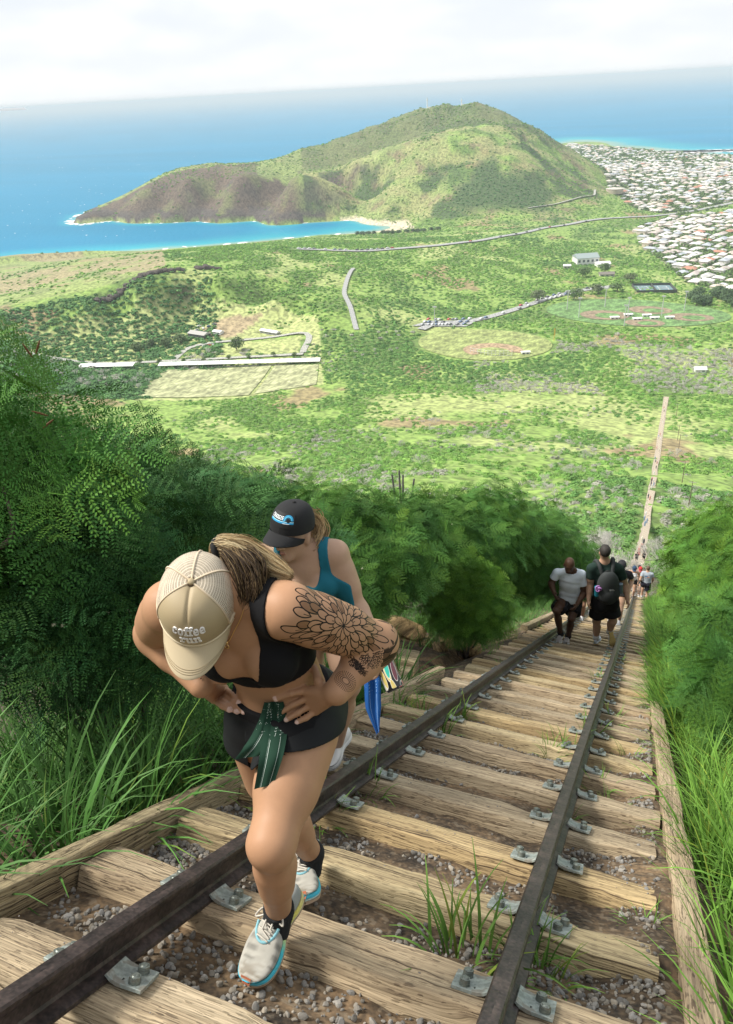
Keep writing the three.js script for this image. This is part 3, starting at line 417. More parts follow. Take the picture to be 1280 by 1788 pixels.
// ---------------------------------------------------------------- dirt bed and gravel under the stairs
function bedN(x, s) { // height of the dirt below the tie tops
  const k = (s - TIE_S0) / TIE_DS, f = k - Math.floor(k); // 0 at a tie; dirt piles against the uphill side of the next
  let n = -0.105 + 0.030 * vn(x * 3.1 + 4, s * 2.3) + 0.018 * vn(x * 9, s * 9) + 0.006 * vn(x * 31, s * 31);
  n += 0.075 * sstep(0.70, 0.95, x) * vn(3, s * 1.7) + 0.035 * sstep(0.55, 0.1, f) * vn(x * 2 + 8, Math.floor(k) * 3.3); n += 0.03 * sstep(8, 20, s); if (Math.abs(x) > 1.0) n -= 0.12 * sstep(1.0, 1.3, Math.abs(x)); return n;
}
{
  const dirtTex = tex(1024, 1024, (u, v, o) => { const n = pfbm(u, v, 8, 8, 6, 41), m = pfbm(u, v, 90, 90, 2, 42), p = sstep(0.62, 0.72, pfbm(u, v, 60, 60, 2, 45)); const l = 0.55 + (n - 0.5) * 0.9 + (m - 0.5) * 0.5; o[0] = lerp(0.50 * l + 0.06, 0.6, p * 0.4); o[1] = lerp(0.41 * l + 0.05, 0.55, p * 0.4); o[2] = lerp(0.30 * l + 0.04, 0.47, p * 0.4); });
  const dirtBump = tex(512, 512, (u, v, o) => { o[0] = o[1] = o[2] = pfbm(u, v, 20, 20, 5, 47); }, false);
  const ss = []; for (let s = -1.2; s < 5; s += 0.03) ss.push(s); for (let s = 5; s < 48; s += 0.12) ss.push(s); const xs = []; for (let x = -1.7; x <= 1.71; x += 0.045) xs.push(x);
  const pos = [], uv = [], idx = [], m = xs.length; for (const s of ss) for (const x of xs) { const p = st(x, s, bedN(x, s)); pos.push(p.x, p.y, p.z); uv.push(x / 1.3, s / 1.3); }
  for (let i = 0; i < ss.length - 1; i++) for (let j = 0; j < m - 1; j++) { const a = i * m + j, b = a + m; idx.push(a, a + 1, b, a + 1, b + 1, b); }
  struct('trail_bed', G(pos, idx, { uv }), new THREE.MeshStandardMaterial({ map: dirtTex, bumpMap: dirtBump, bumpScale: 0.02, roughness: 1, side: THREE.DoubleSide }));
  const stone = seed => { const R = rng(seed), g = new THREE.IcosahedronGeometry(1, 1), p = g.attributes.position; const cuts = Array.from({ length: 7 }, () => [V3(R() - 0.5, R() - 0.5, R() - 0.5).normalize(), 0.55 + 0.3 * R()]); for (let i = 0; i < p.count; i++) { const v = V3(p.getX(i), p.getY(i), p.getZ(i)); for (const [n, d] of cuts) { const q = v.dot(n) - d; if (q > 0) v.addScaledVector(n, -q); } p.setXYZ(i, v.x, v.y * 0.75, v.z); } g.computeVertexNormals(); return g; };
  const R = rng(19), L = [[], [], []], q = new THREE.Quaternion();
  for (let i = 0; i < 70000; i++) {
    const s = -0.3 + 7.5 * Math.pow(R(), 1.35), x = -0.93 + 1.87 * R(); const patch = fbm(x * 3 + 20, s * 3.1, 3); const want = x < -0.52 ? 1.3 : x > 0.55 ? 0.30 : 0.20; if (R() > want * sstep(0.33, 0.55, patch) * 1.5) continue;
    const z = 0.004 + 0.0095 * Math.pow(R(), 1.6), p = st(x, s, bedN(x, s) + z * 0.35), l = 0.55 + 0.75 * R(), w = R(); q.setFromEuler(new THREE.Euler(R() * 6, R() * 6, R() * 6)); L[i % 3].push({ m: TRS(p, q.clone(), V3(z * (0.8 + 0.5 * R()), z, z * (0.8 + 0.5 * R()))), c: new THREE.Color().setRGB(lerp(0.20, 0.27, w) * l, lerp(0.195, 0.235, w) * l, lerp(0.185, 0.185, w) * l) });
  }
  for (let i = 0; i < 260; i++) { const k = Math.floor(R() * 8), s = TIE_S0 + TIE_DS * k + (R() - 0.5) * 0.19, x = (R() - 0.5) * 1.8, z = 0.002 + 0.004 * R() * R(); L[i % 3].push({ m: TRS(st(x, s, z * 0.4), q.setFromEuler(new THREE.Euler(R() * 6, R() * 6, 0)).clone(), V3(z, z, z)), c: new THREE.Color().setRGB(0.22, 0.2, 0.18) }); }
  L.forEach((l, i) => inst('gravel', stone(500 + i), new THREE.MeshStandardMaterial({ roughness: 0.95 }), l, null, 'grey gravel lying between the ties', 'gravel'));
  // boulders and slabs beside the stairs
  const rockTex = tex(512, 512, (u, v, o) => { const n = pfbm(u, v, 5, 5, 6, 61), m = pfbm(u, v, 40, 40, 3, 62); const l = 0.6 + (n - 0.5) * 0.9 + (m - 0.5) * 0.4; o[0] = 0.80 * l + 0.14; o[1] = 0.69 * l + 0.11; o[2] = 0.50 * l + 0.07; }), rockM = new THREE.MeshStandardMaterial({ map: rockTex, bumpMap: rockTex, bumpScale: 0.02, roughness: 0.95 });
  const rock = (seed, sx, sy, sz) => { const RR = rng(seed), g = new THREE.IcosahedronGeometry(1, 5), p = g.attributes.position, cuts = Array.from({ length: 9 }, () => [V3(RR() - 0.5, RR() - 0.5, RR() - 0.5).normalize(), 0.62 + 0.25 * RR()]), uv2 = []; for (let i = 0; i < p.count; i++) { const v = V3(p.getX(i), p.getY(i), p.getZ(i)); for (const [n, d] of cuts) { const e = v.dot(n) - d; if (e > 0) v.addScaledVector(n, -e * 0.9); } const k = 1 + (fbm(v.x * 2.2 + seed, v.y * 2.2, 4, v.z * 2.2 + 3) - 0.5) * 0.22; uv2.push(v.x + v.z * 0.4, v.y + v.z * 0.5); p.setXYZ(i, v.x * k * sx, v.y * k * sy, v.z * k * sz); } g.setAttribute('uv', new THREE.Float32BufferAttribute(uv2, 2)); g.computeVertexNormals(); return g; };
  const RK = [[-2.25, 9.35, 0.36, 0.19, 0.20, 'long yellowish boulder in the dirt beside the left bushes'], [-1.50, 8.65, 0.11, 0.10, 0.11, 'small rounded yellow stone beside the stairs'], [-1.55, 9.3, 0.15, 0.17, 0.13, 'pale upright stone behind the small rounded one'], [-1.22, 9.15, 0.16, 0.12, 0.12, 'brown rounded boulder under the small bright bush'], [-1.75, 8.9, 0.07, 0.06, 0.07, 'pebble-sized pale stone left of the rounded yellow one'], [1.30, 11.8, 0.24, 0.10, 0.14, 'flat pinkish stone at the end of the right-hand ties'], [1.62, 11.3, 0.18, 0.13, 0.14, 'yellowish boulder half hidden in grass on the right bank'], [1.05, 10.6, 0.13, 0.08, 0.1, 'low pale stone against the right ends of the ties']];
  RK.forEach(([x, s, a, b, c, lab], i) => { const o = solo('boulder', rock(600 + i, a, b, c), rockM, lab, 'boulder', 'boulders beside the stairs'), p = st(x, s, 0); p.y = Math.max(ground(x, p.z) + 0.02, p.y - 0.12) + b * 0.5; o.position.copy(p); o.rotation.y = i * 1.3; });
  const conc = mat(0.50, 0.46, 0.38, 0.95, { map: grainTex }); [[-1.42, 5.9, 0.62, 0.12, 0.42, 0.02, 'weathered pale timber block beside the left rail, lower of the two'], [-1.55, 6.6, 0.62, 0.22, 0.3, 0.10, 'weathered pale timber block beside the left rail, upper of the two']].forEach(([x, s, a, b, c, n, lab]) => { const o = solo('timber_block', tieGeo(700 + Math.round(s * 3), a, c, b, 10), woodGrey, lab, 'block', 'blocks beside the stairs'); o.position.copy(st(x, s, n)); o.rotation.x = -SL * 0.6; o.rotation.y = 0.15; });
  // bare earth patch by the boulders
  const pp = [], pi = [], pu = []; for (let i = 0; i <= 24; i++) for (let j = 0; j <= 24; j++) { const x = lerp(-3.2, -0.9, i / 24), s = lerp(5.2, 11.5, j / 24), e = Math.min(i, j, 24 - i, 24 - j) / 5, p = st(x, s, 0); const y = lerp(ground(x, p.z) - 0.15, Math.max(ground(x, p.z) + 0.02, p.y - 0.12 + (fbm(x * 3, s * 3, 3) - 0.5) * 0.16), clamp(e, 0, 1)); pp.push(x, y, p.z); pu.push(x / 1.3, s / 1.3); } for (let i = 0; i < 24; i++) for (let j = 0; j < 24; j++) { const a = i * 25 + j, b = a + 25; pi.push(a, b, a + 1, a + 1, b, b + 1); }
  struct('bare_earth', G(pp, pi, { uv: pu }), new THREE.MeshStandardMaterial({ map: dirtTex, bumpMap: dirtBump, bumpScale: 0.03, roughness: 1, side: THREE.DoubleSide, color: new THREE.Color().setRGB(1, 0.92, 0.8) }));
}
// ---------------------------------------------------------------- feathery bushes beside the stairs
// a twice-divided leaf lies along +x, its face to +y; every leaflet is a face of its own on the near ones
function leafParts(pos, col, M, R, detail, len, tint) {
  const pairs = 6, v = V3(0, 0, 0), nrm = (a) => { v.copy(a).applyMatrix4(M); pos.push(v.x, v.y, v.z); col.push(...tint); };
  const droop = 0.25 + 0.35 * R(), bend = (R() - 0.5) * 0.4, ra = t => V3(len * t, -droop * len * t * t, bend * len * t * t);
  const seg = (a, b, w) => { const d = b.clone().sub(a), s = V3(-d.z, 0, d.x).normalize().multiplyScalar(w); [a.clone().add(s), a.clone().sub(s), b].forEach(nrm); };
  seg(ra(0), ra(0.5), 0.0016); seg(ra(0.5), ra(1), 0.0012);
  for (let i = 0; i < pairs; i++) for (const sd of [-1, 1]) {
    const t = 0.22 + 0.78 * i / (pairs - 1), p0 = ra(t), pl = len * 0.52 * Math.sin(Math.PI * (0.25 + 0.62 * (i / (pairs - 1)))) * (0.9 + 0.2 * R()), ang = (1.15 - 0.55 * t + (R() - 0.5) * 0.15) * sd, cx = Math.cos(ang), cz = Math.sin(ang), dp = 0.10 + 0.25 * R();
    const pp = u => V3(p0.x + cx * pl * u, p0.y - dp * pl * u * u, p0.z + cz * pl * u + (R() - 0.5) * 0.001);
    const n = detail === 1 ? 9 : 4, w = detail === 1 ? 0.0105 : 0.013, L = pl / n;
    seg(pp(0), pp(1), 0.0008);
    for (let k = 0; k < n; k++) for (const q of [-1, 1]) {
      const u = (k + 0.7) / n, c = pp(u), ww = w * (len / 0.2) * (0.7 + 0.6 * Math.sin(Math.PI * Math.min(1, u * 0.85 + 0.12))), ex = -cz * q * 0.85 + cx * 0.5, ez = cx * q * 0.85 + cz * 0.5, tip = c.clone().add(V3(ex * ww, (R() - 0.35) * ww * 0.5, ez * ww)), hw = L * (detail === 1 ? 0.36 : 0.46);
      const mid = c.clone().lerp(tip, 0.5), a = mid.clone().add(V3(cx * hw, 0, cz * hw)), b = mid.clone().add(V3(-cx * hw, 0, -cz * hw));
      nrm(c); nrm(a); nrm(tip); nrm(c); nrm(tip); nrm(b);
    }
  }
}
function shootGeo(seed, detail, n = 9, H = 0.34, L = 0.21) {
  const R = rng(seed), pos = [], col = [];
  for (let i = 0; i < n; i++) {
    const t = i / (n - 1), M = new THREE.Matrix4().makeTranslation((R() - 0.5) * 0.02, H * t, (R() - 0.5) * 0.02), q = new THREE.Matrix4().makeRotationY(i * 2.4 + R() * 0.5), z = new THREE.Matrix4().makeRotationZ(lerp(0.05, 0.95, Math.pow(t, 2)) + (R() - 0.5) * 0.4), x = new THREE.Matrix4().makeRotationX((R() - 0.5) * 0.6);
    M.multiply(q).multiply(z).multiply(x); const y = sstep(0.6, 1, t) * (0.3 + 0.7 * R()), l = 0.85 + 0.3 * R(), tint = [lerp(1, 1.7, y) * l, lerp(1, 1.35, y) * l, lerp(1, 0.9, y) * l];
    leafParts(pos, col, M, R, detail, L * (0.75 + 0.4 * Math.sin(Math.PI * (0.2 + 0.6 * (1 - t)))), tint);
  }
  const g = G(pos, null, { col });
  return g;
}
const shootNear = [0, 1, 2, 3].map(i => shootGeo(200 + i, 1)), shootMid = [0, 1, 2].map(i => shootGeo(220 + i, 2));
const koaMat = new THREE.MeshPhysicalMaterial({ vertexColors: true, roughness: 0.65, side: THREE.DoubleSide, specularIntensity: 0.4 });
const barkMat = mat(0.085, 0.065, 0.05, 0.95), flowerMat = mat(0.75, 0.72, 0.52, 0.95);
const podMat = mat(0.16, 0.075, 0.03, 0.7);
function puff(seed) { const R = rng(seed), pos = [], idx = []; for (let i = 0; i < 90; i++) { const w = R() * 2 - 1, a = R() * 6.28, q = Math.sqrt(1 - w * w), d = V3(Math.cos(a) * q, w, Math.sin(a) * q), s = d.clone().cross(V3(R(), R(), R())).normalize().multiplyScalar(0.09), k = pos.length / 3; for (const p of [s, s.clone().negate(), d.clone().multiplyScalar(0.85 + 0.2 * R())]) pos.push(p.x, p.y, p.z); idx.push(k, k + 1, k + 2); } const s = new THREE.IcosahedronGeometry(0.55, 1); return merge([G(pos, idx), s]); }
const puffGeo = puff(3);
// lobes: centre and radius of each leafy mass; foot: where the stems leave the ground
function bush(name, label, cat, group, lobes, { near = true, dense = 1, green = [0.050, 0.135, 0.030], seed = 1, foot, scale = 1, flowers = 0, stems = 1 } = {}) {
  const R = rng(seed), base = foot || V3(lobes[0][0].x, 0, lobes[0][0].z); if (!foot) base.y = ground(base.x, base.z) - 0.05;
  const o = thing(name, label, cat, [base.x, base.y, base.z], group), geos = near ? shootNear : shootMid, lists = geos.map(() => []), tubes = [], up = V3(0, 1, 0);
  for (const [c, r, sq = 0.85] of lobes) {
    const L = c.clone().sub(base), n = Math.round(85 * dense * Math.pow(r / 0.5, 1.75) / (scale * scale));
    // limbs from the foot into the mass
    const limb = k => { const e = L.clone().add(V3((R() - 0.5) * r, (R() - 0.3) * r * 0.7, (R() - 0.5) * r)), a = V3((R() - 0.5) * 0.15, 0, (R() - 0.5) * 0.15), m = a.clone().lerp(e, 0.5).add(V3((R() - 0.5) * 0.3, R() * 0.15, (R() - 0.5) * 0.3)); tubes.push(tube(curve([a, m, e], 8), [0, 1, 2, 3, 4, 5, 6, 7, 8].map(i => lerp(0.022, 0.004, i / 8) * (0.7 + r)), 5, false)); };
    for (let k = 0; k < 2 * stems; k++) limb(k);
    for (let i = 0; i < n; i++) {
      const w = 1 - 1.75 * R(), a = R() * 6.283, q = Math.sqrt(Math.max(0, 1 - w * w)), d = V3(Math.cos(a) * q, w, Math.sin(a) * q), rad = r * (i % 4 === 0 ? 0.45 + 0.3 * R() : 0.74 + 0.32 * R());
      const p = L.clone().add(V3(d.x * rad, d.y * rad * sq, d.z * rad)); const dir = d.clone().multiplyScalar(0.75).add(V3((R() - 0.5) * 0.7, 0.45 + (R() - 0.5) * 0.5, (R() - 0.5) * 0.7)).normalize(), s = scale * (0.75 + 0.5 * R());
      const qn = new THREE.Quaternion().setFromUnitVectors(up, dir).multiply(new THREE.Quaternion().setFromAxisAngle(up, R() * 6.28)), l = 0.65 + 0.7 * R(), y = R() * R() * 0.5;
      lists[Math.floor(R() * geos.length)].push({ m: TRS(p.addScaledVector(dir, -0.17 * s), qn, V3(s, s, s)), c: new THREE.Color().setRGB(lerp(green[0], green[0] * 2.2, y) * l, lerp(green[1], green[1] * 1.35, y) * l, green[2] * l) });
    }
  }
  lists.forEach((l, i) => l.length && inst('crown', geos[i], koaMat, l, o)); part('trunk', merge(tubes), barkMat, o);
  for (let i = 0; i < flowers; i++) { const [c, r] = lobes[Math.floor(R() * lobes.length)], a = R() * 6.28, toCam = camera.position.clone().sub(c).normalize(), d = toCam.multiplyScalar(0.8).add(V3((R() - 0.5) * 1.2, R() * 0.9, (R() - 0.5) * 1.2)).normalize(), f = part('flower_head', puffGeo, flowerMat, o); f.position.copy(c).sub(base).addScaledVector(d, r * 1.02); f.scale.setScalar(0.010 + 0.004 * R()); }
  return o;
}
const shrubFine = [0, 1, 2, 3].map(i => shrubGeo(90 + i, 520, 0.85, 0.085, 8));
const lob = (px, py, d, r, sq) => [at(px, py, d), r, sq];
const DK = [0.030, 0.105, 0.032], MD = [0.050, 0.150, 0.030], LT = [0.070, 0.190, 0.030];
bush('feathery_tree', 'dark feathery tree reaching in at the left edge above the other foliage', 'tree', 'feathery bushes beside the stairs', [lob(-52, 810, 3.7, 0.22), lob(38, 850, 3.4, 0.19), lob(-42, 900, 3.6, 0.25), lob(58, 910, 3.7, 0.2), lob(-82, 760, 3.9, 0.16), lob(-12, 790, 3.5, 0.14), lob(-22, 960, 3.7, 0.2)], { seed: 3, dense: 0.95, scale: 1.3, green: MD, foot: at(-60, 1120, 3.6), flowers: 0 });
{ // its bare crooked branch and dry pods
  const o = thing('bare_branch', 'bare dark crooked branch at the left edge under the feathery tree', 'branch', at(-40, 960, 3.3).toArray()), b = o.position, T = (p, r) => tube(curve(p.map(q => at(...q).sub(b)), 14), Array.from({ length: 15 }, (_, i) => lerp(r, r * 0.45, i / 14)), 7);
  part('limb', merge([T([[-40, 960, 3.3], [10, 950, 3.25], [24, 925, 3.25], [18, 890, 3.25], [4, 850, 3.3]], 0.016), T([[15, 948, 3.25], [40, 940, 3.3], [70, 944, 3.35], [90, 938, 3.4]], 0.009)]), barkMat, o);
  const pod = (x, y, r) => { const g = new THREE.SphereGeometry(1, 8, 6); g.scale(0.005, 0.035, 0.0015); const m = part('seed_pod', g, podMat, o); m.position.copy(at(x, y, 3.2)).sub(b); m.rotation.set(0, 0.4, r); }; pod(48, 612, 0.4); pod(66, 606, -0.5); pod(70, 722, 1.2); pod(84, 740, -1.0);
}
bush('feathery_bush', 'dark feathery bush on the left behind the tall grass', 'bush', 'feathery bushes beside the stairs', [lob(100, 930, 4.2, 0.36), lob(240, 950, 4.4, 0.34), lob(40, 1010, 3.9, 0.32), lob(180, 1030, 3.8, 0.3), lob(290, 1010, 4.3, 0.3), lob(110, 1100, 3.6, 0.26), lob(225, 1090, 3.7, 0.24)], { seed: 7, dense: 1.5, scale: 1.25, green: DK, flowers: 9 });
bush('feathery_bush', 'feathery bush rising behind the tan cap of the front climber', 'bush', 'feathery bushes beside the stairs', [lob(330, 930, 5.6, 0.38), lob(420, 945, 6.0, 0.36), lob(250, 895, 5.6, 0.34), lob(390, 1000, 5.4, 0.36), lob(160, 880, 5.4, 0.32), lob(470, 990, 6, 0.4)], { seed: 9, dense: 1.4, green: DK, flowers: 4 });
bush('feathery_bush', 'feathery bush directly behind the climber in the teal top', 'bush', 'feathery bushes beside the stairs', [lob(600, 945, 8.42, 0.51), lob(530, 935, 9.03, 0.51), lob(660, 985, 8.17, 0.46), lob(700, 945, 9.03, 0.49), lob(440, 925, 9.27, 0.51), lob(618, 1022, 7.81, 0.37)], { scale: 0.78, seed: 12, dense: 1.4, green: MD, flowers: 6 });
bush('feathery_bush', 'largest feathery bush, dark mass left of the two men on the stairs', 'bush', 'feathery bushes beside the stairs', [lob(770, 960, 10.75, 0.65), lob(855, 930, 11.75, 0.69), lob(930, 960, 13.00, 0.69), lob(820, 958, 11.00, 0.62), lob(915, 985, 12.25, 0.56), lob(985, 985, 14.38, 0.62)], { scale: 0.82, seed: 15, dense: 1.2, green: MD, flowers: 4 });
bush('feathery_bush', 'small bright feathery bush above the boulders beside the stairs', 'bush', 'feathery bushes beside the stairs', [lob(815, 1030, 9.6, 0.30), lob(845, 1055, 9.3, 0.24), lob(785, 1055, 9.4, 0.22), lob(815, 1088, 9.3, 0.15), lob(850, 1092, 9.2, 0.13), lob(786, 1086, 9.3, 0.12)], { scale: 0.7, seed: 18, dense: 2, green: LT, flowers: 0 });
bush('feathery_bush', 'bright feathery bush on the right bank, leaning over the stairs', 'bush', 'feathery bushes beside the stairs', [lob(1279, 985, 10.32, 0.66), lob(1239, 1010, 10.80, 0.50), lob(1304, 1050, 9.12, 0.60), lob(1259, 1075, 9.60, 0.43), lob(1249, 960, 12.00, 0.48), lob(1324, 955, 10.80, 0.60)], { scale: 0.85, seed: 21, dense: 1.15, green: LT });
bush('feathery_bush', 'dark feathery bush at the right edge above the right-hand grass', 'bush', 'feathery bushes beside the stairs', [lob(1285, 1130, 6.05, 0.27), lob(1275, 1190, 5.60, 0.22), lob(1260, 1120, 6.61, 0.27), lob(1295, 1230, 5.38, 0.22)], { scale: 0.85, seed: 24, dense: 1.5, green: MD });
{ // bushes further down, both sides of the stairs
  const R = rng(33), names = ['left', 'right'];
  const spots = [[-2.6, 17, 0.55], [-2.4, 22, 0.65], [-3.4, 27, 0.9], [2.3, 15, 0.5], [2.3, 20, 0.6], [2.6, 26, 0.8], [2.6, 33, 0.9], [-2.9, 34, 0.9], [-6, 24, 0.9], [-7, 32, 1.0], [-5, 40, 1.1], [-10, 38, 1.1], [5, 30, 1.0], [-3.3, 46, 1.1], [3.4, 44, 1.1]];
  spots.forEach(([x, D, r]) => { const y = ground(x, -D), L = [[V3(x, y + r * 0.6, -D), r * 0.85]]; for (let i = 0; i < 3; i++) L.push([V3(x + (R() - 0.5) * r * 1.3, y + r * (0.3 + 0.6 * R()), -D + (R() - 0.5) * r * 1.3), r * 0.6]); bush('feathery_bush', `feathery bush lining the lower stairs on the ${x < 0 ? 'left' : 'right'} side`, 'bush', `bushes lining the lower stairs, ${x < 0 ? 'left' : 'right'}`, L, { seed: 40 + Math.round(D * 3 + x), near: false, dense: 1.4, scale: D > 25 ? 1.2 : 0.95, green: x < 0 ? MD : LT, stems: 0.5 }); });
  // the steep slope between the near bushes and the open valley
  const list = [[], [], [], []]; for (let i = 0; i < 1500; i++) { const a = lerp(-58, 16, R()) * DEG, D = lerp(15, 90, Math.sqrt(R())), x = Math.sin(a) * D, z = -Math.cos(a) * D; if (Math.abs(x) < 2.2 + (D > 40 ? 0 : 0.6)) continue; const s = 0.5 + R() * 0.9 + D * 0.006, l = 0.7 + 0.6 * R(); list[i % 4].push({ m: TRS(V3(x, ground(x, z) - 0.1, z), new THREE.Quaternion().setFromAxisAngle(V3(0, 1, 0), R() * 6), V3(s, s, s)), c: new THREE.Color().setRGB(0.085 * l, 0.17 * l, 0.04 * l) }); }
  list.forEach((l, i) => inst('slope_scrub', [0, 1, 2, 3].map(k => shrubFine[k])[i], leafMat, l, null, 'low green scrub on the steep slope below the bushes', 'scrub'));
}
{ // pale leafless shrubs near enough to tell apart
  const R = rng(71), big = [0, 1].map(i => dryGeo(80 + i, 7, 0.010));
  [[1040, 905, 50, 3.4], [985, 890, 46, 2.6], [1090, 915, 44, 2.2], [1100, 960, 34, 1.6], [1230, 905, 60, 2.6], [1065, 840, 95, 4], [900, 845, 110, 4.5], [810, 800, 150, 5], [720, 830, 120, 4], [1180, 880, 100, 4], ...[[660, 805], [700, 780], [735, 812], [820, 770], [850, 765], [890, 770], [930, 790], [1000, 830], [1060, 835], [1100, 790], [980, 740], [690, 800], [1180, 800], [1240, 810], [760, 740], [640, 770], [950, 845], [1020, 800], [570, 800], [480, 820]].map(([x, y], i) => { let t = 60; for (; t < 700; t += 2) { const p = at(x, y, t); if (p.y < ground(p.x, p.z)) break; } return [x, y, t, 2.6 + (i * 7 % 5) * 0.5]; })].forEach(([px, py, d, r], i) => { const p = at(px, py, d), o = solo('leafless_shrub', big[i % 2], dryMat, i < 4 ? 'pale leafless twiggy shrub where the stairs drop out of sight' : 'pale leafless twiggy shrub on the green slope beyond the bushes', 'shrub', i < 4 ? 'leafless shrubs near the stairs' : 'leafless shrubs on the slope'); o.position.set(p.x, ground(p.x, p.z), p.z); o.rotation.y = R() * 6; o.scale.setScalar(r); });
  const b = at(700, 850, 30), bt = thing('dead_tree', 'dead tree of a few bare upright grey trunks rising behind the bushes', 'tree', [b.x, ground(b.x, b.z), b.z]); const h0 = b.y - ground(b.x, b.z);
  [[-0.35, 0.7], [-0.05, 1.0], [0.1, 0.75], [0.55, 0.6]].forEach(([dx, h]) => part('trunk', tube([V3(0, 0, 0), V3(dx * 0.4, h0 * 0.6, 0), V3(dx, h0 + h * 0.7, 0)], [0.09, 0.06, 0.035], 6), mat(0.16, 0.15, 0.14, 1), bt));
}
// ---------------------------------------------------------------- grass
function grassGeo(seed, n, len, spread, width, arch) {
  const R = rng(seed), pos = [], idx = [], col = [];
  for (let i = 0; i < n; i++) {
    const a = R() * 6.283, r = spread * Math.sqrt(R()), L = len * (0.45 + 0.75 * R()), b = a + (R() - 0.5) * 2.0, lean = (0.15 + 0.5 * R()) * arch, w = width * (0.6 + 0.7 * R()), S_ = 6, l = 0.7 + 0.6 * R(), y = R() < 0.12 ? 1 : 0, tw = (R() - 0.5) * 1.2; let x = Math.cos(a) * r, z = Math.sin(a) * r, yy = 0, th = lean * 0.5; const k = pos.length / 3;
    for (let s = 0; s <= S_; s++) { const t = s / S_, ww = w * (t < 0.15 ? 0.7 + 2 * t : 1) * (1 - Math.pow(t, 2.2)) + 0.0004, px = -Math.sin(b + tw * t), pz = Math.cos(b + tw * t); pos.push(x + px * ww, yy, z + pz * ww, x - px * ww, yy + ww * 0.25, z - pz * ww); const c = [lerp(0.85, 1.15, t) * l, lerp(0.9, 1.1, t) * l, l]; if (y) { c[0] *= 1.7; c[1] *= 1.15; } col.push(...c, ...c); const dl = L / S_; x += Math.cos(b) * Math.sin(th) * dl; z += Math.sin(b) * Math.sin(th) * dl; yy += Math.cos(th) * dl; th += (lean * 2.3 + 0.25) / S_ * (0.5 + t * 1.3); }
    for (let s = 0; s < S_; s++) { const q = k + s * 2; idx.push(q, q + 1, q + 2, q + 1, q + 3, q + 2); }
  }
  return G(pos, idx, { col });
}
const grassMat = new THREE.MeshPhysicalMaterial({ vertexColors: true, roughness: 0.6, side: THREE.DoubleSide, specularIntensity: 0.5 });
const tallGrass = [0, 1, 2, 3, 4].map(i => grassGeo(400 + i, 22, 0.62, 0.07, 0.0062, 1.0)), midGrass = [0, 1, 2, 3].map(i => grassGeo(420 + i, 26, 0.42, 0.08, 0.0045, 0.9)), tuftGeo = [0, 1, 2, 3].map(i => grassGeo(440 + i, 36, 0.19, 0.07, 0.0027, 1.25));
const tuftMat = grassMat.clone(); tuftMat.color.setRGB(0.12, 0.235, 0.04);
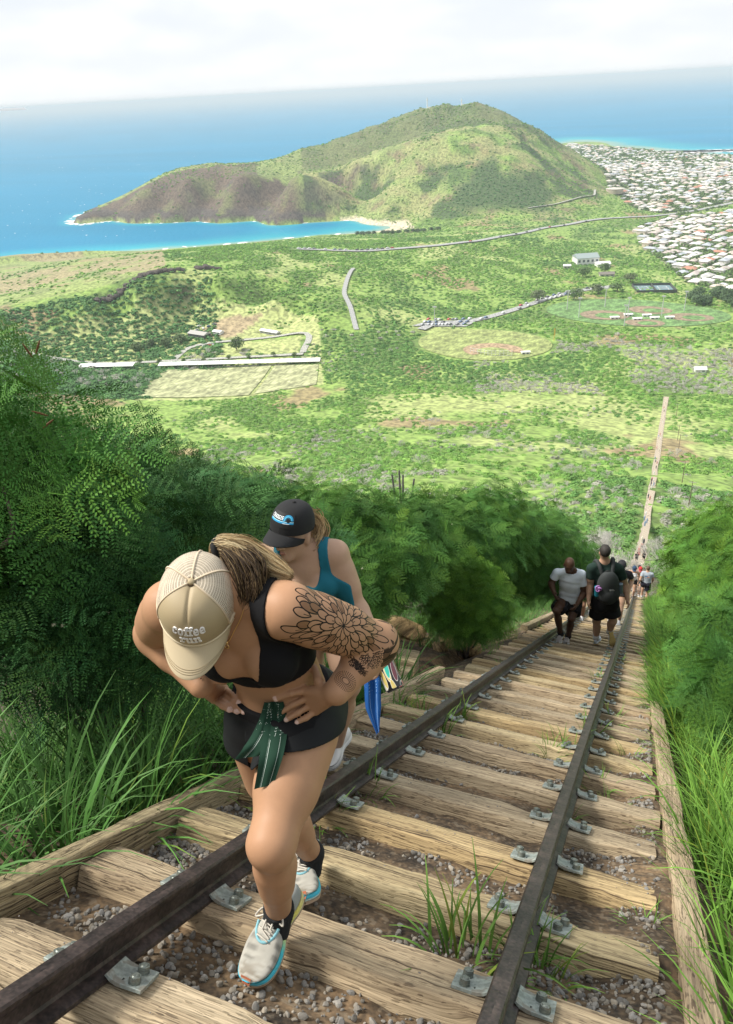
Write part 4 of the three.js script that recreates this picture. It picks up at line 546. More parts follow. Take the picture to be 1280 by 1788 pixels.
{
  const R = rng(91), up = V3(0, 1, 0); const put = (list, x, z, s, g, lean = 0.25) => { const l = 0.7 + 0.6 * R(), q = new THREE.Quaternion().setFromEuler(new THREE.Euler((R() - 0.5) * lean, R() * 6.28, (R() - 0.5) * lean)); list[Math.floor(R() * list.length)].push({ m: TRS(V3(x, ground(x, z) - 0.02, z), q, V3(s, s * (0.85 + 0.3 * R()), s)), c: new THREE.Color().setRGB(g[0] * l, g[1] * l, g[2] * l) }); };
  const A = tallGrass.map(() => []), B = tallGrass.map(() => []), C = midGrass.map(() => []);
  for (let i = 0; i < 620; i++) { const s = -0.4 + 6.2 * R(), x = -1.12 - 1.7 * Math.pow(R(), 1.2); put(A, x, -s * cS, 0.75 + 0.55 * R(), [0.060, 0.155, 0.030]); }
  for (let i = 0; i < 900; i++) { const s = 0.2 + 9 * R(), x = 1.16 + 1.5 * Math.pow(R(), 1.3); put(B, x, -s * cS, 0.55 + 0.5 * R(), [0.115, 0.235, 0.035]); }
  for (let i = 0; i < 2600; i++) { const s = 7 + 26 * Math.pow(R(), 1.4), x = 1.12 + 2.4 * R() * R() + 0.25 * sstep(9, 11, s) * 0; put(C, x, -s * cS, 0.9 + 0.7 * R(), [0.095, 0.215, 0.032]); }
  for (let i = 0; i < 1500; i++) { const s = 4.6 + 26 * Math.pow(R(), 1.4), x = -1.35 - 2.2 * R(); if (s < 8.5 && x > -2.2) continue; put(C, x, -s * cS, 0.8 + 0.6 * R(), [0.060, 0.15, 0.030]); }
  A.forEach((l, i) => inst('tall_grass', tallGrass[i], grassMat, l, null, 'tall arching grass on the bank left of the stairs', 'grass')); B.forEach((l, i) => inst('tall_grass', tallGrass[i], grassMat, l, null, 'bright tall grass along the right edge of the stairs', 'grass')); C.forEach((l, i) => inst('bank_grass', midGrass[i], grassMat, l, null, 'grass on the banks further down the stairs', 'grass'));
  // tufts that grow between the ties
  const T = [[800, 1690, 1.5, 'largest grass tuft, beside the right rail in the foreground'], [905, 1680, 0.9, 'grass blades leaning over the right rail in the foreground'], [765, 1292, 1.1, 'grass tuft beside the left rail behind the front climber'], [800, 1268, 1.2, 0], [730, 1262, 1.1, 0], [690, 1250, 1.2, 0], [640, 1400, 1.0, 0], [560, 1440, 1.1, 'grass blades behind the knee of the front climber'], [985, 1325, 1.1, 0], [960, 1330, 0.9, 0], [1030, 1290, 1.0, 0], [1065, 1270, 1.0, 0], [1010, 1270, 0.7, 0], [1045, 1200, 1.0, 0], [1075, 1165, 1.0, 0], [1040, 1390, 0.8, 0], [1060, 1425, 0.7, 0], [945, 1720, 0.9, 0], [1120, 1640, 0.7, 0], [985, 1445, 0.6, 0], [1095, 1335, 0.8, 0], [880, 1175, 0.8, 0], [940, 1105, 0.9, 0], [480, 1440, 0.8, 0], [370, 1400, 1.0, 0]];
  T.forEach(([px, py, s, lab], i) => { const a = camera.position, d = at(px, py, 1).sub(a), n = V3(0, cS, -sS), t = -(a.dot(n) + 0.11) / d.dot(n), p = a.clone().addScaledVector(d, t), o = solo('grass_tuft', tuftGeo[i % 4], tuftMat, lab || 'small green grass tuft growing between the ties', 'grass tuft', 'grass tufts between the ties'); o.position.copy(p); o.rotation.y = i * 1.7; o.scale.setScalar(s * 1.15); });
}
// ---------------------------------------------------------------- figures: smooth distance fields meshed by surface nets
function smin(a, b, k) { const h = Math.max(k - Math.abs(a - b), 0) / k; return Math.min(a, b) - h * h * k * 0.25; }
const smax = (a, b, k) => -smin(-a, -b, k);
function rc(a, b, ra, rb, k = 0.03) {
  const ax = a.x, ay = a.y, az = a.z, bx = b.x - ax, by = b.y - ay, bz = b.z - az, L = bx * bx + by * by + bz * bz + 1e-12;
  return { k, lo: a.clone().min(b).subScalar(Math.max(ra, rb)), hi: a.clone().max(b).addScalar(Math.max(ra, rb)), f(x, y, z) { x -= ax; y -= ay; z -= az; let h = (x * bx + y * by + z * bz) / L; h = h < 0 ? 0 : h > 1 ? 1 : h; const X = x - bx * h, Y = y - by * h, Z = z - bz * h; return Math.sqrt(X * X + Y * Y + Z * Z) - ra - (rb - ra) * h; } };
}
function el(c, F, r, k = 0.03) { // F = [ex, ey, ez]
  const [e, g, h] = F, R = Math.max(...r), [r0, r1, r2] = r;
  return { k, lo: c.clone().subScalar(R), hi: c.clone().addScalar(R), f(x, y, z) { x -= c.x; y -= c.y; z -= c.z; const u = (x * e.x + y * e.y + z * e.z) / r0, v = (x * g.x + y * g.y + z * g.z) / r1, w = (x * h.x + y * h.y + z * h.z) / r2, k0 = Math.sqrt(u * u + v * v + w * w), a = u / r0, b = v / r1, d = w / r2, k1 = Math.sqrt(a * a + b * b + d * d); return k1 < 1e-9 ? -Math.min(r0, r1, r2) : k0 * (k0 - 1) / k1; } };
}
function field(prims) {
  const lo = V3(1e9, 1e9, 1e9), hi = V3(-1e9, -1e9, -1e9); prims.forEach(p => { lo.min(p.lo); hi.max(p.hi); });
  const ev = A => (x, y, z) => { let d = A[0].f(x, y, z); for (let i = 1; i < A.length; i++) { const e = A[i].f(x, y, z); if (e < d + A[i].k) d = smin(d, e, A[i].k); } return d; };
  return { lo, hi, f: ev(prims), prep(x, y, z, r) { let m = 1e9; const ds = prims.map(p => { const d = p.f(x, y, z); if (d < m) m = d; return d; }); return ev(prims.filter((p, i) => ds[i] < m + 2 * r + 0.14)); } };
}
// a garment: another field cut or grown by a plain function of (distance, x, y, z)
function derive(F, fn, pad = 0.05) { return { lo: F.lo.clone().subScalar(pad), hi: F.hi.clone().addScalar(pad), prep(x, y, z, r) { const b = F.prep(x, y, z, r); return (X, Y, Z) => fn(b(X, Y, Z), X, Y, Z); } }; }
function netMesh(F, h, origin, { color, uv, lo = F.lo, hi = F.hi } = {}) {
  const B = 8, S_ = B * h, verts = new Map(), pos = [], quads = [], o = lo.clone().subScalar(2 * h), nx = Math.ceil((hi.x - o.x + 2 * h) / S_), ny = Math.ceil((hi.y - o.y + 2 * h) / S_), nz = Math.ceil((hi.z - o.z + 2 * h) / S_), N = B + 1, val = new Float32Array(N * N * N), rad = S_ * 0.87, blocks = [];
  const key = (i, j, k) => (i * 8192 + j) * 8192 + k;
  for (let bx = 0; bx < nx; bx++) for (let by = 0; by < ny; by++) for (let bz = 0; bz < nz; bz++) {
    const cx = o.x + (bx + 0.5) * S_, cy = o.y + (by + 0.5) * S_, cz = o.z + (bz + 0.5) * S_, f = F.prep(cx, cy, cz, rad); if (Math.abs(f(cx, cy, cz)) > rad * 1.35 + h) continue;
    let n = 0, neg = 0; for (let i = 0; i < N; i++) for (let j = 0; j < N; j++) for (let k = 0; k < N; k++) { const v = f(o.x + (bx * B + i) * h, o.y + (by * B + j) * h, o.z + (bz * B + k) * h); val[n++] = v; if (v < 0) neg++; }
    if (!neg || neg === n) continue;
    for (let i = 0; i < B; i++) for (let j = 0; j < B; j++) for (let k = 0; k < B; k++) {
      const b0 = (i * N + j) * N + k, c = [val[b0], val[b0 + N * N], val[b0 + N], val[b0 + N * N + N], val[b0 + 1], val[b0 + N * N + 1], val[b0 + N + 1], val[b0 + N * N + N + 1]]; let m = 0; for (let q = 0; q < 8; q++) if (c[q] < 0) m |= 1 << q; if (m === 0 || m === 255) continue;
      let X = 0, Y = 0, Z = 0, e = 0; for (let q = 0; q < 8; q++) for (let ax = 0; ax < 3; ax++) if (!(q & (1 << ax))) { const w = q | (1 << ax); if ((c[q] < 0) !== (c[w] < 0)) { const t = c[q] / (c[q] - c[w]); X += (q & 1) + (ax === 0 ? t : 0); Y += ((q >> 1) & 1) + (ax === 1 ? t : 0); Z += ((q >> 2) & 1) + (ax === 2 ? t : 0); e++; } }
      const gi = bx * B + i, gj = by * B + j, gk = bz * B + k; verts.set(key(gi, gj, gk), pos.length / 3); pos.push(o.x + (gi + X / e) * h, o.y + (gj + Y / e) * h, o.z + (gk + Z / e) * h);
      for (let ax = 0; ax < 3; ax++) { const s0 = c[0] < 0, s1 = c[1 << ax] < 0; if (s0 !== s1) quads.push(gi, gj, gk, ax, s0 ? 1 : 0); }
    }
  }
  const idx = []; for (let q = 0; q < quads.length; q += 5) { const i = quads[q], j = quads[q + 1], k = quads[q + 2], ax = quads[q + 3]; const d = [[0, 0, 0], [0, 0, 0]]; d[0][(ax + 1) % 3] = -1; d[1][(ax + 2) % 3] = -1; const a = verts.get(key(i, j, k)), b = verts.get(key(i + d[0][0], j + d[0][1], k + d[0][2])), c = verts.get(key(i + d[0][0] + d[1][0], j + d[0][1] + d[1][1], k + d[0][2] + d[1][2])), e = verts.get(key(i + d[1][0], j + d[1][1], k + d[1][2])); if (a === undefined || b === undefined || c === undefined || e === undefined) continue; quads[q + 4] ? idx.push(a, b, c, a, c, e) : idx.push(a, c, b, a, e, c); }
  const col = color ? [] : null, UV = uv ? [] : null; for (let i = 0; i < pos.length; i += 3) { if (color) col.push(...color(pos[i], pos[i + 1], pos[i + 2])); if (uv) UV.push(...uv(pos[i], pos[i + 1], pos[i + 2])); }
  for (let i = 0; i < pos.length; i += 3) { pos[i] -= origin.x; pos[i + 1] -= origin.y; pos[i + 2] -= origin.z; }
  return G(pos, idx, { col, uv: UV });
}
const camX = V3(1, 0, 0).applyQuaternion(camera.quaternion), camY = V3(0, 1, 0).applyQuaternion(camera.quaternion), camZ = V3(0, 0, 1).applyQuaternion(camera.quaternion);
const cd = (x, y, z) => V3(0, 0, 0).addScaledVector(camX, x).addScaledVector(camY, y).addScaledVector(camZ, z).normalize();
const orth = (a, n) => a.clone().addScaledVector(n, -a.dot(n)).normalize(), mid = (a, b, t = 0.5) => a.clone().lerp(b, t);
const frame = (up, fwd) => { const u = up.clone().normalize(), f = orth(fwd, u); return { u, f, r: u.clone().cross(f).normalize() }; }; // r = the figure's own left when u up, f forward
function headPrims(H, P, s = 1) { // H: {c,u,f,r}
  const { c, u, f, r } = H, F = [r, u, f], q = (a, b, d) => c.clone().addScaledVector(r, a * s).addScaledVector(u, b * s).addScaledVector(f, d * s);
  P.push(el(q(0, 0.025, -0.012), F, [0.074 * s, 0.092 * s, 0.094 * s], 0.02), el(q(0, -0.035, 0.022), F, [0.058 * s, 0.078 * s, 0.064 * s], 0.03), rc(q(-0.018, -0.092, 0.058), q(0.018, -0.092, 0.058), 0.019 * s, 0.019 * s, 0.03), rc(q(0, 0.002, 0.082), q(0, -0.034, 0.104), 0.008 * s, 0.0115 * s, 0.012), rc(q(-0.011, -0.038, 0.092), q(0.011, -0.038, 0.092), 0.008 * s, 0.008 * s, 0.008), el(q(0, -0.064, 0.083), F, [0.023 * s, 0.009 * s, 0.011 * s], 0.006), rc(q(-0.035, 0.018, 0.076), q(0.035, 0.018, 0.076), 0.009 * s, 0.009 * s, 0.02));
  for (const k of [-1, 1]) P.push(el(q(0.075 * k, -0.01, -0.008), F, [0.011 * s, 0.032 * s, 0.019 * s], 0.008));
}
function faceTint(H, s, x, y, z, out, lip = [0.30, 0.10, 0.08]) {
  const dx = x - H.c.x, dy = y - H.c.y, dz = z - H.c.z, a = (dx * H.r.x + dy * H.r.y + dz * H.r.z) / s, b = (dx * H.u.x + dy * H.u.y + dz * H.u.z) / s, d = (dx * H.f.x + dy * H.f.y + dz * H.f.z) / s; if (d < 0.05 || Math.abs(a) > 0.07 || Math.abs(b) > 0.12) return;
  const m = (t, R, Gg, B) => { out[0] = lerp(out[0], R, t); out[1] = lerp(out[1], Gg, t); out[2] = lerp(out[2], B, t); };
  for (const k of [-1, 1]) { const e = Math.hypot((a - 0.031 * k) / 0.014, (b - 0.002) / 0.0055); if (e < 1.25) m(e < 0.45 ? 0.95 : 0.6, 0.03, 0.022, 0.018); const w = Math.hypot((a - 0.032 * k) / 0.02, (b - 0.021) / 0.0045); if (w < 1) m(0.7, 0.05, 0.03, 0.02); }
  const l = Math.hypot(a / 0.024, (b + 0.064) / 0.0095); if (l < 1) m(0.6, ...lip);
}
// a hand from the wrist: dir along the fingers, nor = back of the hand, sd = which side the thumb leaves
function handPrims(P, w, dir, nor, sd, { s = 1, curl = 0.35, spread = 0.12, k = 0.006 } = {}) {
  const d = dir.clone().normalize(), n = orth(nor, d), t = d.clone().cross(n).multiplyScalar(sd), q = (a, b, c) => w.clone().addScaledVector(d, a * s).addScaledVector(n, b * s).addScaledVector(t, c * s);
  P.push(rc(q(0.005, 0, -0.008), q(0.075, 0.002, -0.024), 0.018 * s, 0.013 * s, 0.012), rc(q(0.005, 0, 0.008), q(0.078, 0.002, 0.022), 0.019 * s, 0.013 * s, 0.012), rc(q(0.01, 0, 0), q(0.078, 0.003, 0), 0.02 * s, 0.014 * s, 0.015));
  [[0.028, 0.078, 0.072], [0.0095, 0.082, 0.080], [-0.009, 0.079, 0.074], [-0.027, 0.070, 0.058]].forEach(([c, a, L], i) => { let p = q(a, 0.001, c), ang = curl * 0.6; for (let j = 0; j < 3; j++) { const dd = d.clone().multiplyScalar(Math.cos(ang)).addScaledVector(n, -Math.sin(ang)).addScaledVector(t, spread * (c / 0.028)).normalize(), e = p.clone().addScaledVector(dd, L * s * [0.45, 0.32, 0.25][j]); P.push(rc(p, e, (0.0092 - j * 0.0009) * s, (0.0084 - j * 0.001) * s, j ? 0.004 : k)); p = e; ang += curl * (0.9 + 0.1 * i); } });
  const b0 = q(0.02, -0.006, 0.022), b1 = q(0.05, -0.016, 0.047), b2 = q(0.078, -0.022, 0.052); P.push(rc(b0, b1, 0.014 * s, 0.0105 * s, 0.012), rc(b1, b2, 0.0102 * s, 0.0078 * s, 0.004));
}
function bodyPrims(J, o = {}) {
  const P = [], b = o.b || 1, fem = o.fem, pel = mid(J.hipL, J.hipR), up = J.neck.clone().sub(pel).normalize(), ex = orth(J.shL.clone().sub(J.shR), up), fz = ex.clone().cross(up).normalize(), hx = orth(J.hipL.clone().sub(J.hipR), up), hz = hx.clone().cross(up).normalize();
  const T = { up, ex, fz, pel, hx, hz, len: J.neck.distanceTo(pel) }; J.T = T;
  const sp = J.spine || [pel.clone().addScaledVector(up, 0.06), mid(pel, J.neck, 0.36), mid(pel, J.neck, 0.62), mid(pel, J.neck, 0.82)];
  T.sp = sp; const F = [ex, up, fz], FH = [hx, up, hz], R = o.R || {};
  P.push(el(sp[0], FH, R.pelvis || [0.165 * b, 0.115 * b, 0.112 * b], 0.06), el(sp[1], F, R.waist || [(fem ? 0.128 : 0.15) * b, 0.135 * b, 0.098 * b], 0.06), el(sp[2], F, R.ribs || [(fem ? 0.142 : 0.165) * b, 0.15 * b, 0.11 * b], 0.06), el(sp[3], F, R.chest || [(fem ? 0.15 : 0.175) * b, 0.09 * b, 0.092 * b], 0.06));
  if (fem) for (const k of [-1, 1]) P.push(el(sp[2].clone().addScaledVector(up, 0.025).addScaledVector(ex, 0.066 * k * b).addScaledVector(fz, 0.082 * b), F, [0.066 * b, 0.066 * b, 0.058 * b], 0.018));
  P.push(rc(J.neck, mid(J.neck, J.head.c, 0.75), 0.055 * b, 0.05 * b, 0.04));
  for (const [sh, e, w, k] of [[J.shL, J.elL, J.wrL, 1], [J.shR, J.elR, J.wrR, -1]]) {
    const ra = o.arm || 0.052; P.push(rc(mid(J.neck, sh, 0.15), sh, 0.048 * b, 0.05 * b, 0.05), rc(sh, e, ra * 1.12 * b, ra * 0.80 * b, 0.035)); const m = mid(sh, e, 0.42); P.push(rc(mid(sh, e, 0.3), mid(sh, e, 0.6), ra * 1.0 * b, ra * 0.96 * b, 0.03));
    P.push(rc(e, w, ra * 0.82 * b, ra * 0.56 * b, 0.025), rc(mid(e, w, 0.12), mid(e, w, 0.42), ra * 0.90 * b, ra * 0.76 * b, 0.025));
  }
  for (const [h, kn, an] of [[J.hipL, J.knL, J.anL], [J.hipR, J.knR, J.anR]]) {
    const rt = o.thigh || 0.085; P.push(rc(h, kn, rt * 1.08 * b, rt * 0.66 * b, 0.05), rc(mid(h, kn, 0.15), mid(h, kn, 0.55), rt * 1.06 * b, rt * 0.93 * b, 0.04)); const bk = kn.clone().sub(mid(h, an)).normalize(), calf = mid(kn, an, 0.3).addScaledVector(bk, -0.022), rk = o.knee || rt * 0.66;
    P.push(rc(kn, an, rk * 0.92 * b, 0.037 * b, 0.03), rc(calf, mid(kn, an, 0.55).addScaledVector(bk, -0.012), rk * 0.93 * b, rk * 0.72 * b, 0.035), rc(kn.clone().addScaledVector(bk, 0.012), mid(kn, an, 0.06).addScaledVector(bk, 0.01), rk * 0.72 * b, rk * 0.66 * b, 0.03));
  }
  for (const k of [-1, 1]) P.push(el(sp[0].clone().addScaledVector(up, -0.05).addScaledVector(hx, (o.glute || 0.078) * k * b).addScaledVector(hz, -0.07 * b), FH, [0.085 * b, 0.09 * b, 0.075 * b], 0.05));
  if (J.head.show !== false) headPrims(J.head, P, o.hs || 1);
  return P;
}
const skinNoise = (x, y, z) => 0.93 + 0.10 * fbm(x * 35, y * 35, 3, z * 35 + 0.01) + 0.06 * fbm(x * 180, y * 180, 2, z * 180 + 0.01);
const skinMat = new THREE.MeshPhysicalMaterial({ vertexColors: true, roughness: 0.48, specularIntensity: 0.45, side: THREE.DoubleSide });
const cloth = (r, g, b, rough = 0.9) => new THREE.MeshPhysicalMaterial({ color: new THREE.Color().setRGB(r, g, b), roughness: rough, sheen: 0.04, sheenRoughness: 0.6, sheenColor: new THREE.Color(0.5, 0.5, 0.5), specularIntensity: 0.4, side: THREE.DoubleSide });
// loose shorts: own prims over hips and thighs, hems cut square to the thigh
function shortsField(J, { grow = 0.014, t = 0.4, flare = 0.02, waist = 0.10, thigh = 0.085, b = 1, R, glute = 0.078 } = {}) {
  const T = J.T, hip = field([el(T.sp[0], [T.hx, T.up, T.hz], (R || [0.165 * b, 0.115 * b, 0.112 * b]).map(v => v + grow), 0.05), ...[-1, 1].map(k => el(T.sp[0].clone().addScaledVector(T.up, -0.05).addScaledVector(T.hx, glute * k * b).addScaledVector(T.hz, -0.07 * b), [T.hx, T.up, T.hz], [0.085 * b + grow, 0.09 * b + grow, 0.075 * b + grow], 0.05))]);
  const legs = [[J.hipL, J.knL], [J.hipR, J.knR]].map(([h, k]) => { const d = k.clone().sub(h).normalize(), e = mid(h, k, t + 0.15); return { p: rc(h, e, thigh * 1.08 * b + grow, thigh * 0.98 * b + grow + flare, 0.04), d, hem: mid(h, k, t) }; });
  const lo = hip.lo.clone(), hi = hip.hi.clone(); legs.forEach(l => { lo.min(l.p.lo); hi.max(l.p.hi); }); const wp = T.pel.clone().addScaledVector(T.up, waist);
  const f = (x, y, z) => { let d = hip.f(x, y, z); for (const l of legs) { const c = (x - l.hem.x) * l.d.x + (y - l.hem.y) * l.d.y + (z - l.hem.z) * l.d.z, fold = 0.0025 * Math.sin((x * 3 + y + z * 2) * 16) * sstep(-0.2, 0, c); d = smin(d, smax(l.p.f(x, y, z) + fold, c, 0.014), 0.025); } return smax(d, (x - wp.x) * T.up.x + (y - wp.y) * T.up.y + (z - wp.z) * T.up.z, 0.008); };
  return { lo, hi, f, prep: () => f };
}
function teeField(J, { grow = 0.015, sleeve = 0.55, hem = -0.10, b = 1, fem = false } = {}) {
  const T = J.T, F = [T.ex, T.up, T.fz], P = [el(T.sp[0], F, [0.165 * b + grow * 1.2, 0.14 * b, 0.115 * b + grow * 1.5], 0.08), el(T.sp[1], F, [(fem ? 0.13 : 0.155) * b + grow, 0.16 * b, 0.105 * b + grow * 1.2], 0.08), el(T.sp[2], F, [(fem ? 0.145 : 0.168) * b + grow, 0.16 * b, 0.112 * b + grow], 0.06), el(T.sp[3], F, [(fem ? 0.15 : 0.178) * b + grow, 0.09 * b + grow, 0.094 * b + grow], 0.06)];
  const arms = [[J.shL, J.elL], [J.shR, J.elR]].map(([s, e]) => { P.push(rc(mid(J.neck, s, 0.2), s, 0.05 * b + grow * 0.4, 0.05 * b + grow * 0.5, 0.05)); const d = e.clone().sub(s).normalize(); return { p: rc(s, mid(s, e, sleeve + 0.2), 0.053 * b + grow * 0.7, 0.052 * b + grow * 1.2, 0.03), d, c: mid(s, e, sleeve) }; });
  const B = field(P), h = T.pel.clone().addScaledVector(T.up, hem), lo = B.lo.clone(), hi = B.hi.clone(); arms.forEach(a => { lo.min(a.p.lo); hi.max(a.p.hi); });
  const nk = J.neck.clone().addScaledVector(T.up, 0.035).addScaledVector(T.fz, 0.02);
  const f = (x, y, z) => { let d = B.f(x, y, z) + 0.0022 * Math.sin((x * T.up.z - z * T.ex.x + y * 1.7) * 30 + Math.sin(y * 22) * 1.5); for (const a of arms) d = smin(d, Math.max(a.p.f(x, y, z), (x - a.c.x) * a.d.x + (y - a.c.y) * a.d.y + (z - a.c.z) * a.d.z), 0.03); d = Math.max(d, -((x - h.x) * T.up.x + (y - h.y) * T.up.y + (z - h.z) * T.up.z)); return Math.max(d, 0.068 * b - Math.hypot(x - nk.x, y - nk.y, z - nk.z)); };
  return { lo, hi, f, prep: () => f };
}
// running shoe lofted in its own frame: x heel to toe, y up, z across
function shoe(parent, origin, heel, toe, up, C, { L = 0.285, fine = true, name = 'shoe', wide = 1 } = {}) {
  const fx = toe.clone().sub(heel).normalize(), fy = orth(up, fx), fz = fx.clone().cross(fy), s = L / 0.285, M = new THREE.Matrix4().makeBasis(fx, fy, fz).setPosition(heel.clone().sub(origin)).scale(V3(s, s, s * wide));
  const hw = x => { const t = x / 0.285; return 0.030 + 0.019 * sstep(0.30, 0.72, t) - 0.004 * Math.sin(Math.PI * clamp((t - 0.2) / 0.35, 0, 1)); }, round = t => Math.sqrt(clamp(1 - Math.pow(Math.abs(t - 0.5) * 2, t > 0.5 ? 4.2 : 6), 0, 1)), W = t => hw(t * 0.285) * round(t), off = t => 0.008 * Math.sin(Math.PI * clamp(t * 1.1, 0, 1)), spring = t => 0.020 * Math.pow(sstep(0.68, 1.05, t), 1.5) + 0.006 * sstep(0.12, 0, t);
  const nx = fine ? 40 : 16; const band = (y0, y1, g0, g1, bulge) => { const pos = [], idx = [], uv = [], K = 4; for (let i = 0; i <= nx; i++) for (const sd of [1, -1]) for (let k = 0; k <= K; k++) { const t = 0.002 + 0.996 * i / nx, q = k / K, w = W(t) + lerp(g0, g1, q) * round(t) + bulge * Math.sin(Math.PI * q); pos.push(t * 0.285, spring(t) + lerp(y0, y1, q) + (y1 > 0.02 ? 0.006 * sstep(0.35, 0, t) * q : 0), off(t) + sd * w); uv.push(t, q); } const m = 2 * (K + 1); for (let i = 0; i < nx; i++) { for (const o of [0, K + 1]) for (let k = 0; k < K; k++) { const a = i * m + o + k, b = a + m; idx.push(a, b, a + 1, a + 1, b, b + 1); } idx.push(i * m, i * m + K + 1, i * m + m, i * m + m, i * m + K + 1, i * m + m + K + 1); const tA = i * m + K, tB = tA + K + 1; idx.push(tA, tA + m, tB, tB, tA + m, tB + m); } return G(pos, idx, { uv }).applyMatrix4(M); };
  const sh = part(name, band(0, 0.012, 0.001, 0.003, 0.001), C.out, parent, C.label); part('midsole', band(0.012, 0.034, 0.003, -0.002, 0.003), C.mid, sh);
  { const pos = [], idx = [], col = [], K = fine ? 18 : 10; for (let i = 0; i <= nx; i++) for (let k = 0; k <= K; k++) { const t = 0.004 + 0.985 * i / nx, a = k / K * Math.PI, c = Math.cos(a), sn = Math.sin(a), top = t < 0.30 ? lerp(0.088, 0.086, t / 0.3) : lerp(0.092, 0.046, Math.pow(sstep(0.30, 0.95, t), 0.85)), e = 0.62, hh = 0.030 + (top - 0.030) * round(t * 0.97 + 0.015); const y = spring(t) + 0.030 + (hh - 0.030) * Math.pow(sn, e), z = off(t) + Math.sign(c) * Math.pow(Math.abs(c), 0.75) * (W(t) - 0.001); pos.push(t * 0.285, y, z); const u = C.tint ? C.tint(t, k / K, t * 0.285, z) : [1, 1, 1]; col.push(...u); } for (let i = 0; i < nx; i++) for (let k = 0; k < K; k++) { const a = i * (K + 1) + k, b = a + K + 1; idx.push(a, a + 1, b, a + 1, b + 1, b); } part('upper', G(pos, idx, { col }).applyMatrix4(M), C.upper, sh); }
  const top = (x, z) => { const t = x / 0.285; return spring(t) + lerp(0.092, 0.046, Math.pow(sstep(0.30, 0.95, t), 0.85)) - Math.pow(Math.abs(z - off(t)) / 0.05, 2) * 0.026; };
  if (fine) {
    const T = [], tb = (p, r, n = 10) => T.push(tube(curve(p, n), r, 5)); const X = [0.098, 0.116, 0.134, 0.152, 0.170];
    X.forEach((x, i) => { const w = 0.021 - i * 0.0008; tb([[x, top(x, w + off(x / 0.285)) + 0.003, off(x / 0.285) + w], [x + 0.004, top(x, 0) + 0.006, off(x / 0.285)], [x + 0.008, top(x, w) + 0.003, off(x / 0.285) - w]], 0.0028); if (i) tb([[x, top(x, w) + 0.003, off(x / 0.285) - w], [x - 0.009, top(x, 0) + 0.007, off(x / 0.285)], [x - 0.018, top(x - 0.018, w) + 0.003, off(x / 0.285) + w]], 0.0028); });
    tb([[0.098, 0.098, 0.006], [0.112, 0.106, 0.030], [0.135, 0.090, 0.044], [0.125, 0.096, 0.024], [0.100, 0.099, 0.008]], 0.0028, 18); tb([[0.098, 0.098, 0.004], [0.108, 0.106, -0.022], [0.130, 0.090, -0.034], [0.122, 0.096, -0.016], [0.100, 0.099, 0.002]], 0.0028, 18); tb([[0.1, 0.099, 0.004], [0.125, 0.098, 0.010], [0.158, 0.086, 0.012]], 0.0025); tb([[0.1, 0.099, 0.004], [0.120, 0.097, -0.006], [0.150, 0.086, -0.008]], 0.0025);
    part('laces', merge(T).applyMatrix4(M), C.lace, sh);
    const tg = new THREE.SphereGeometry(1, 14, 8).scale(0.030, 0.006, 0.024).rotateZ(-0.62 + 1.1).translate(0.084, 0.104, 0.006); part('tongue', tg.applyMatrix4(M), C.upper2 || C.upper, sh);
    if (C.toe) { const pos = [], idx = []; for (let i = 0; i <= 6; i++) for (let k = 0; k <= 8; k++) { const t = 0.955 + 0.0425 * i / 6, zz = lerp(-1, 1, k / 8) * 0.020 * (0.4 + 0.6 * round(t)); pos.push(t * 0.285 + 0.003, spring(t) + 0.016 + 0.024 * (1 - i / 6) + 0.006, off(t) + zz); } for (let i = 0; i < 6; i++) for (let k = 0; k < 8; k++) { const a = i * 9 + k, b = a + 9; idx.push(a, a + 1, b, a + 1, b + 1, b); } part('toe_guard', G(pos, idx).applyMatrix4(M), C.toe, sh); }
    if (C.stripe) { const rim = []; for (let i = 0; i <= 30; i++) { const a = lerp(0, Math.PI, i / 30), x = 0.135 + 0.048 * Math.sin(a) + 0.0, z = 0.029 * Math.cos(a); rim.push([x, top(x, z + off(x / 0.285)) + 0.001, off(x / 0.285) + z]); } part('eyelet_rim', tube(rim, 0.0042, 6).applyMatrix4(M), C.stripe, sh); if (C.word) { const w = C.word.clone(); w.applyMatrix4(new THREE.Matrix4().makeBasis(V3(0, 0, 1), V3(-0.82, 0.5, 0), V3(0.5, 0.82, 0)).setPosition(0.090, 0.1115, 0.006)); part('tongue_print', w.applyMatrix4(M), C.toe, sh); } }
  }
  return sh;
}
// ---------------------------------------------------------------- the front climber
const font = await new FontLoader().loadAsync('fonts/droid/droid_serif_bold.typeface.json');
const fontSans = await new FontLoader().loadAsync('fonts/droid/droid_sans_bold.typeface.json');
function canvasTex(w, h, draw) { const c = document.createElement('canvas'); c.width = w; c.height = h; draw(c.getContext('2d'), w, h); const t = new THREE.CanvasTexture(c); t.colorSpace = THREE.SRGBColorSpace; return t; }
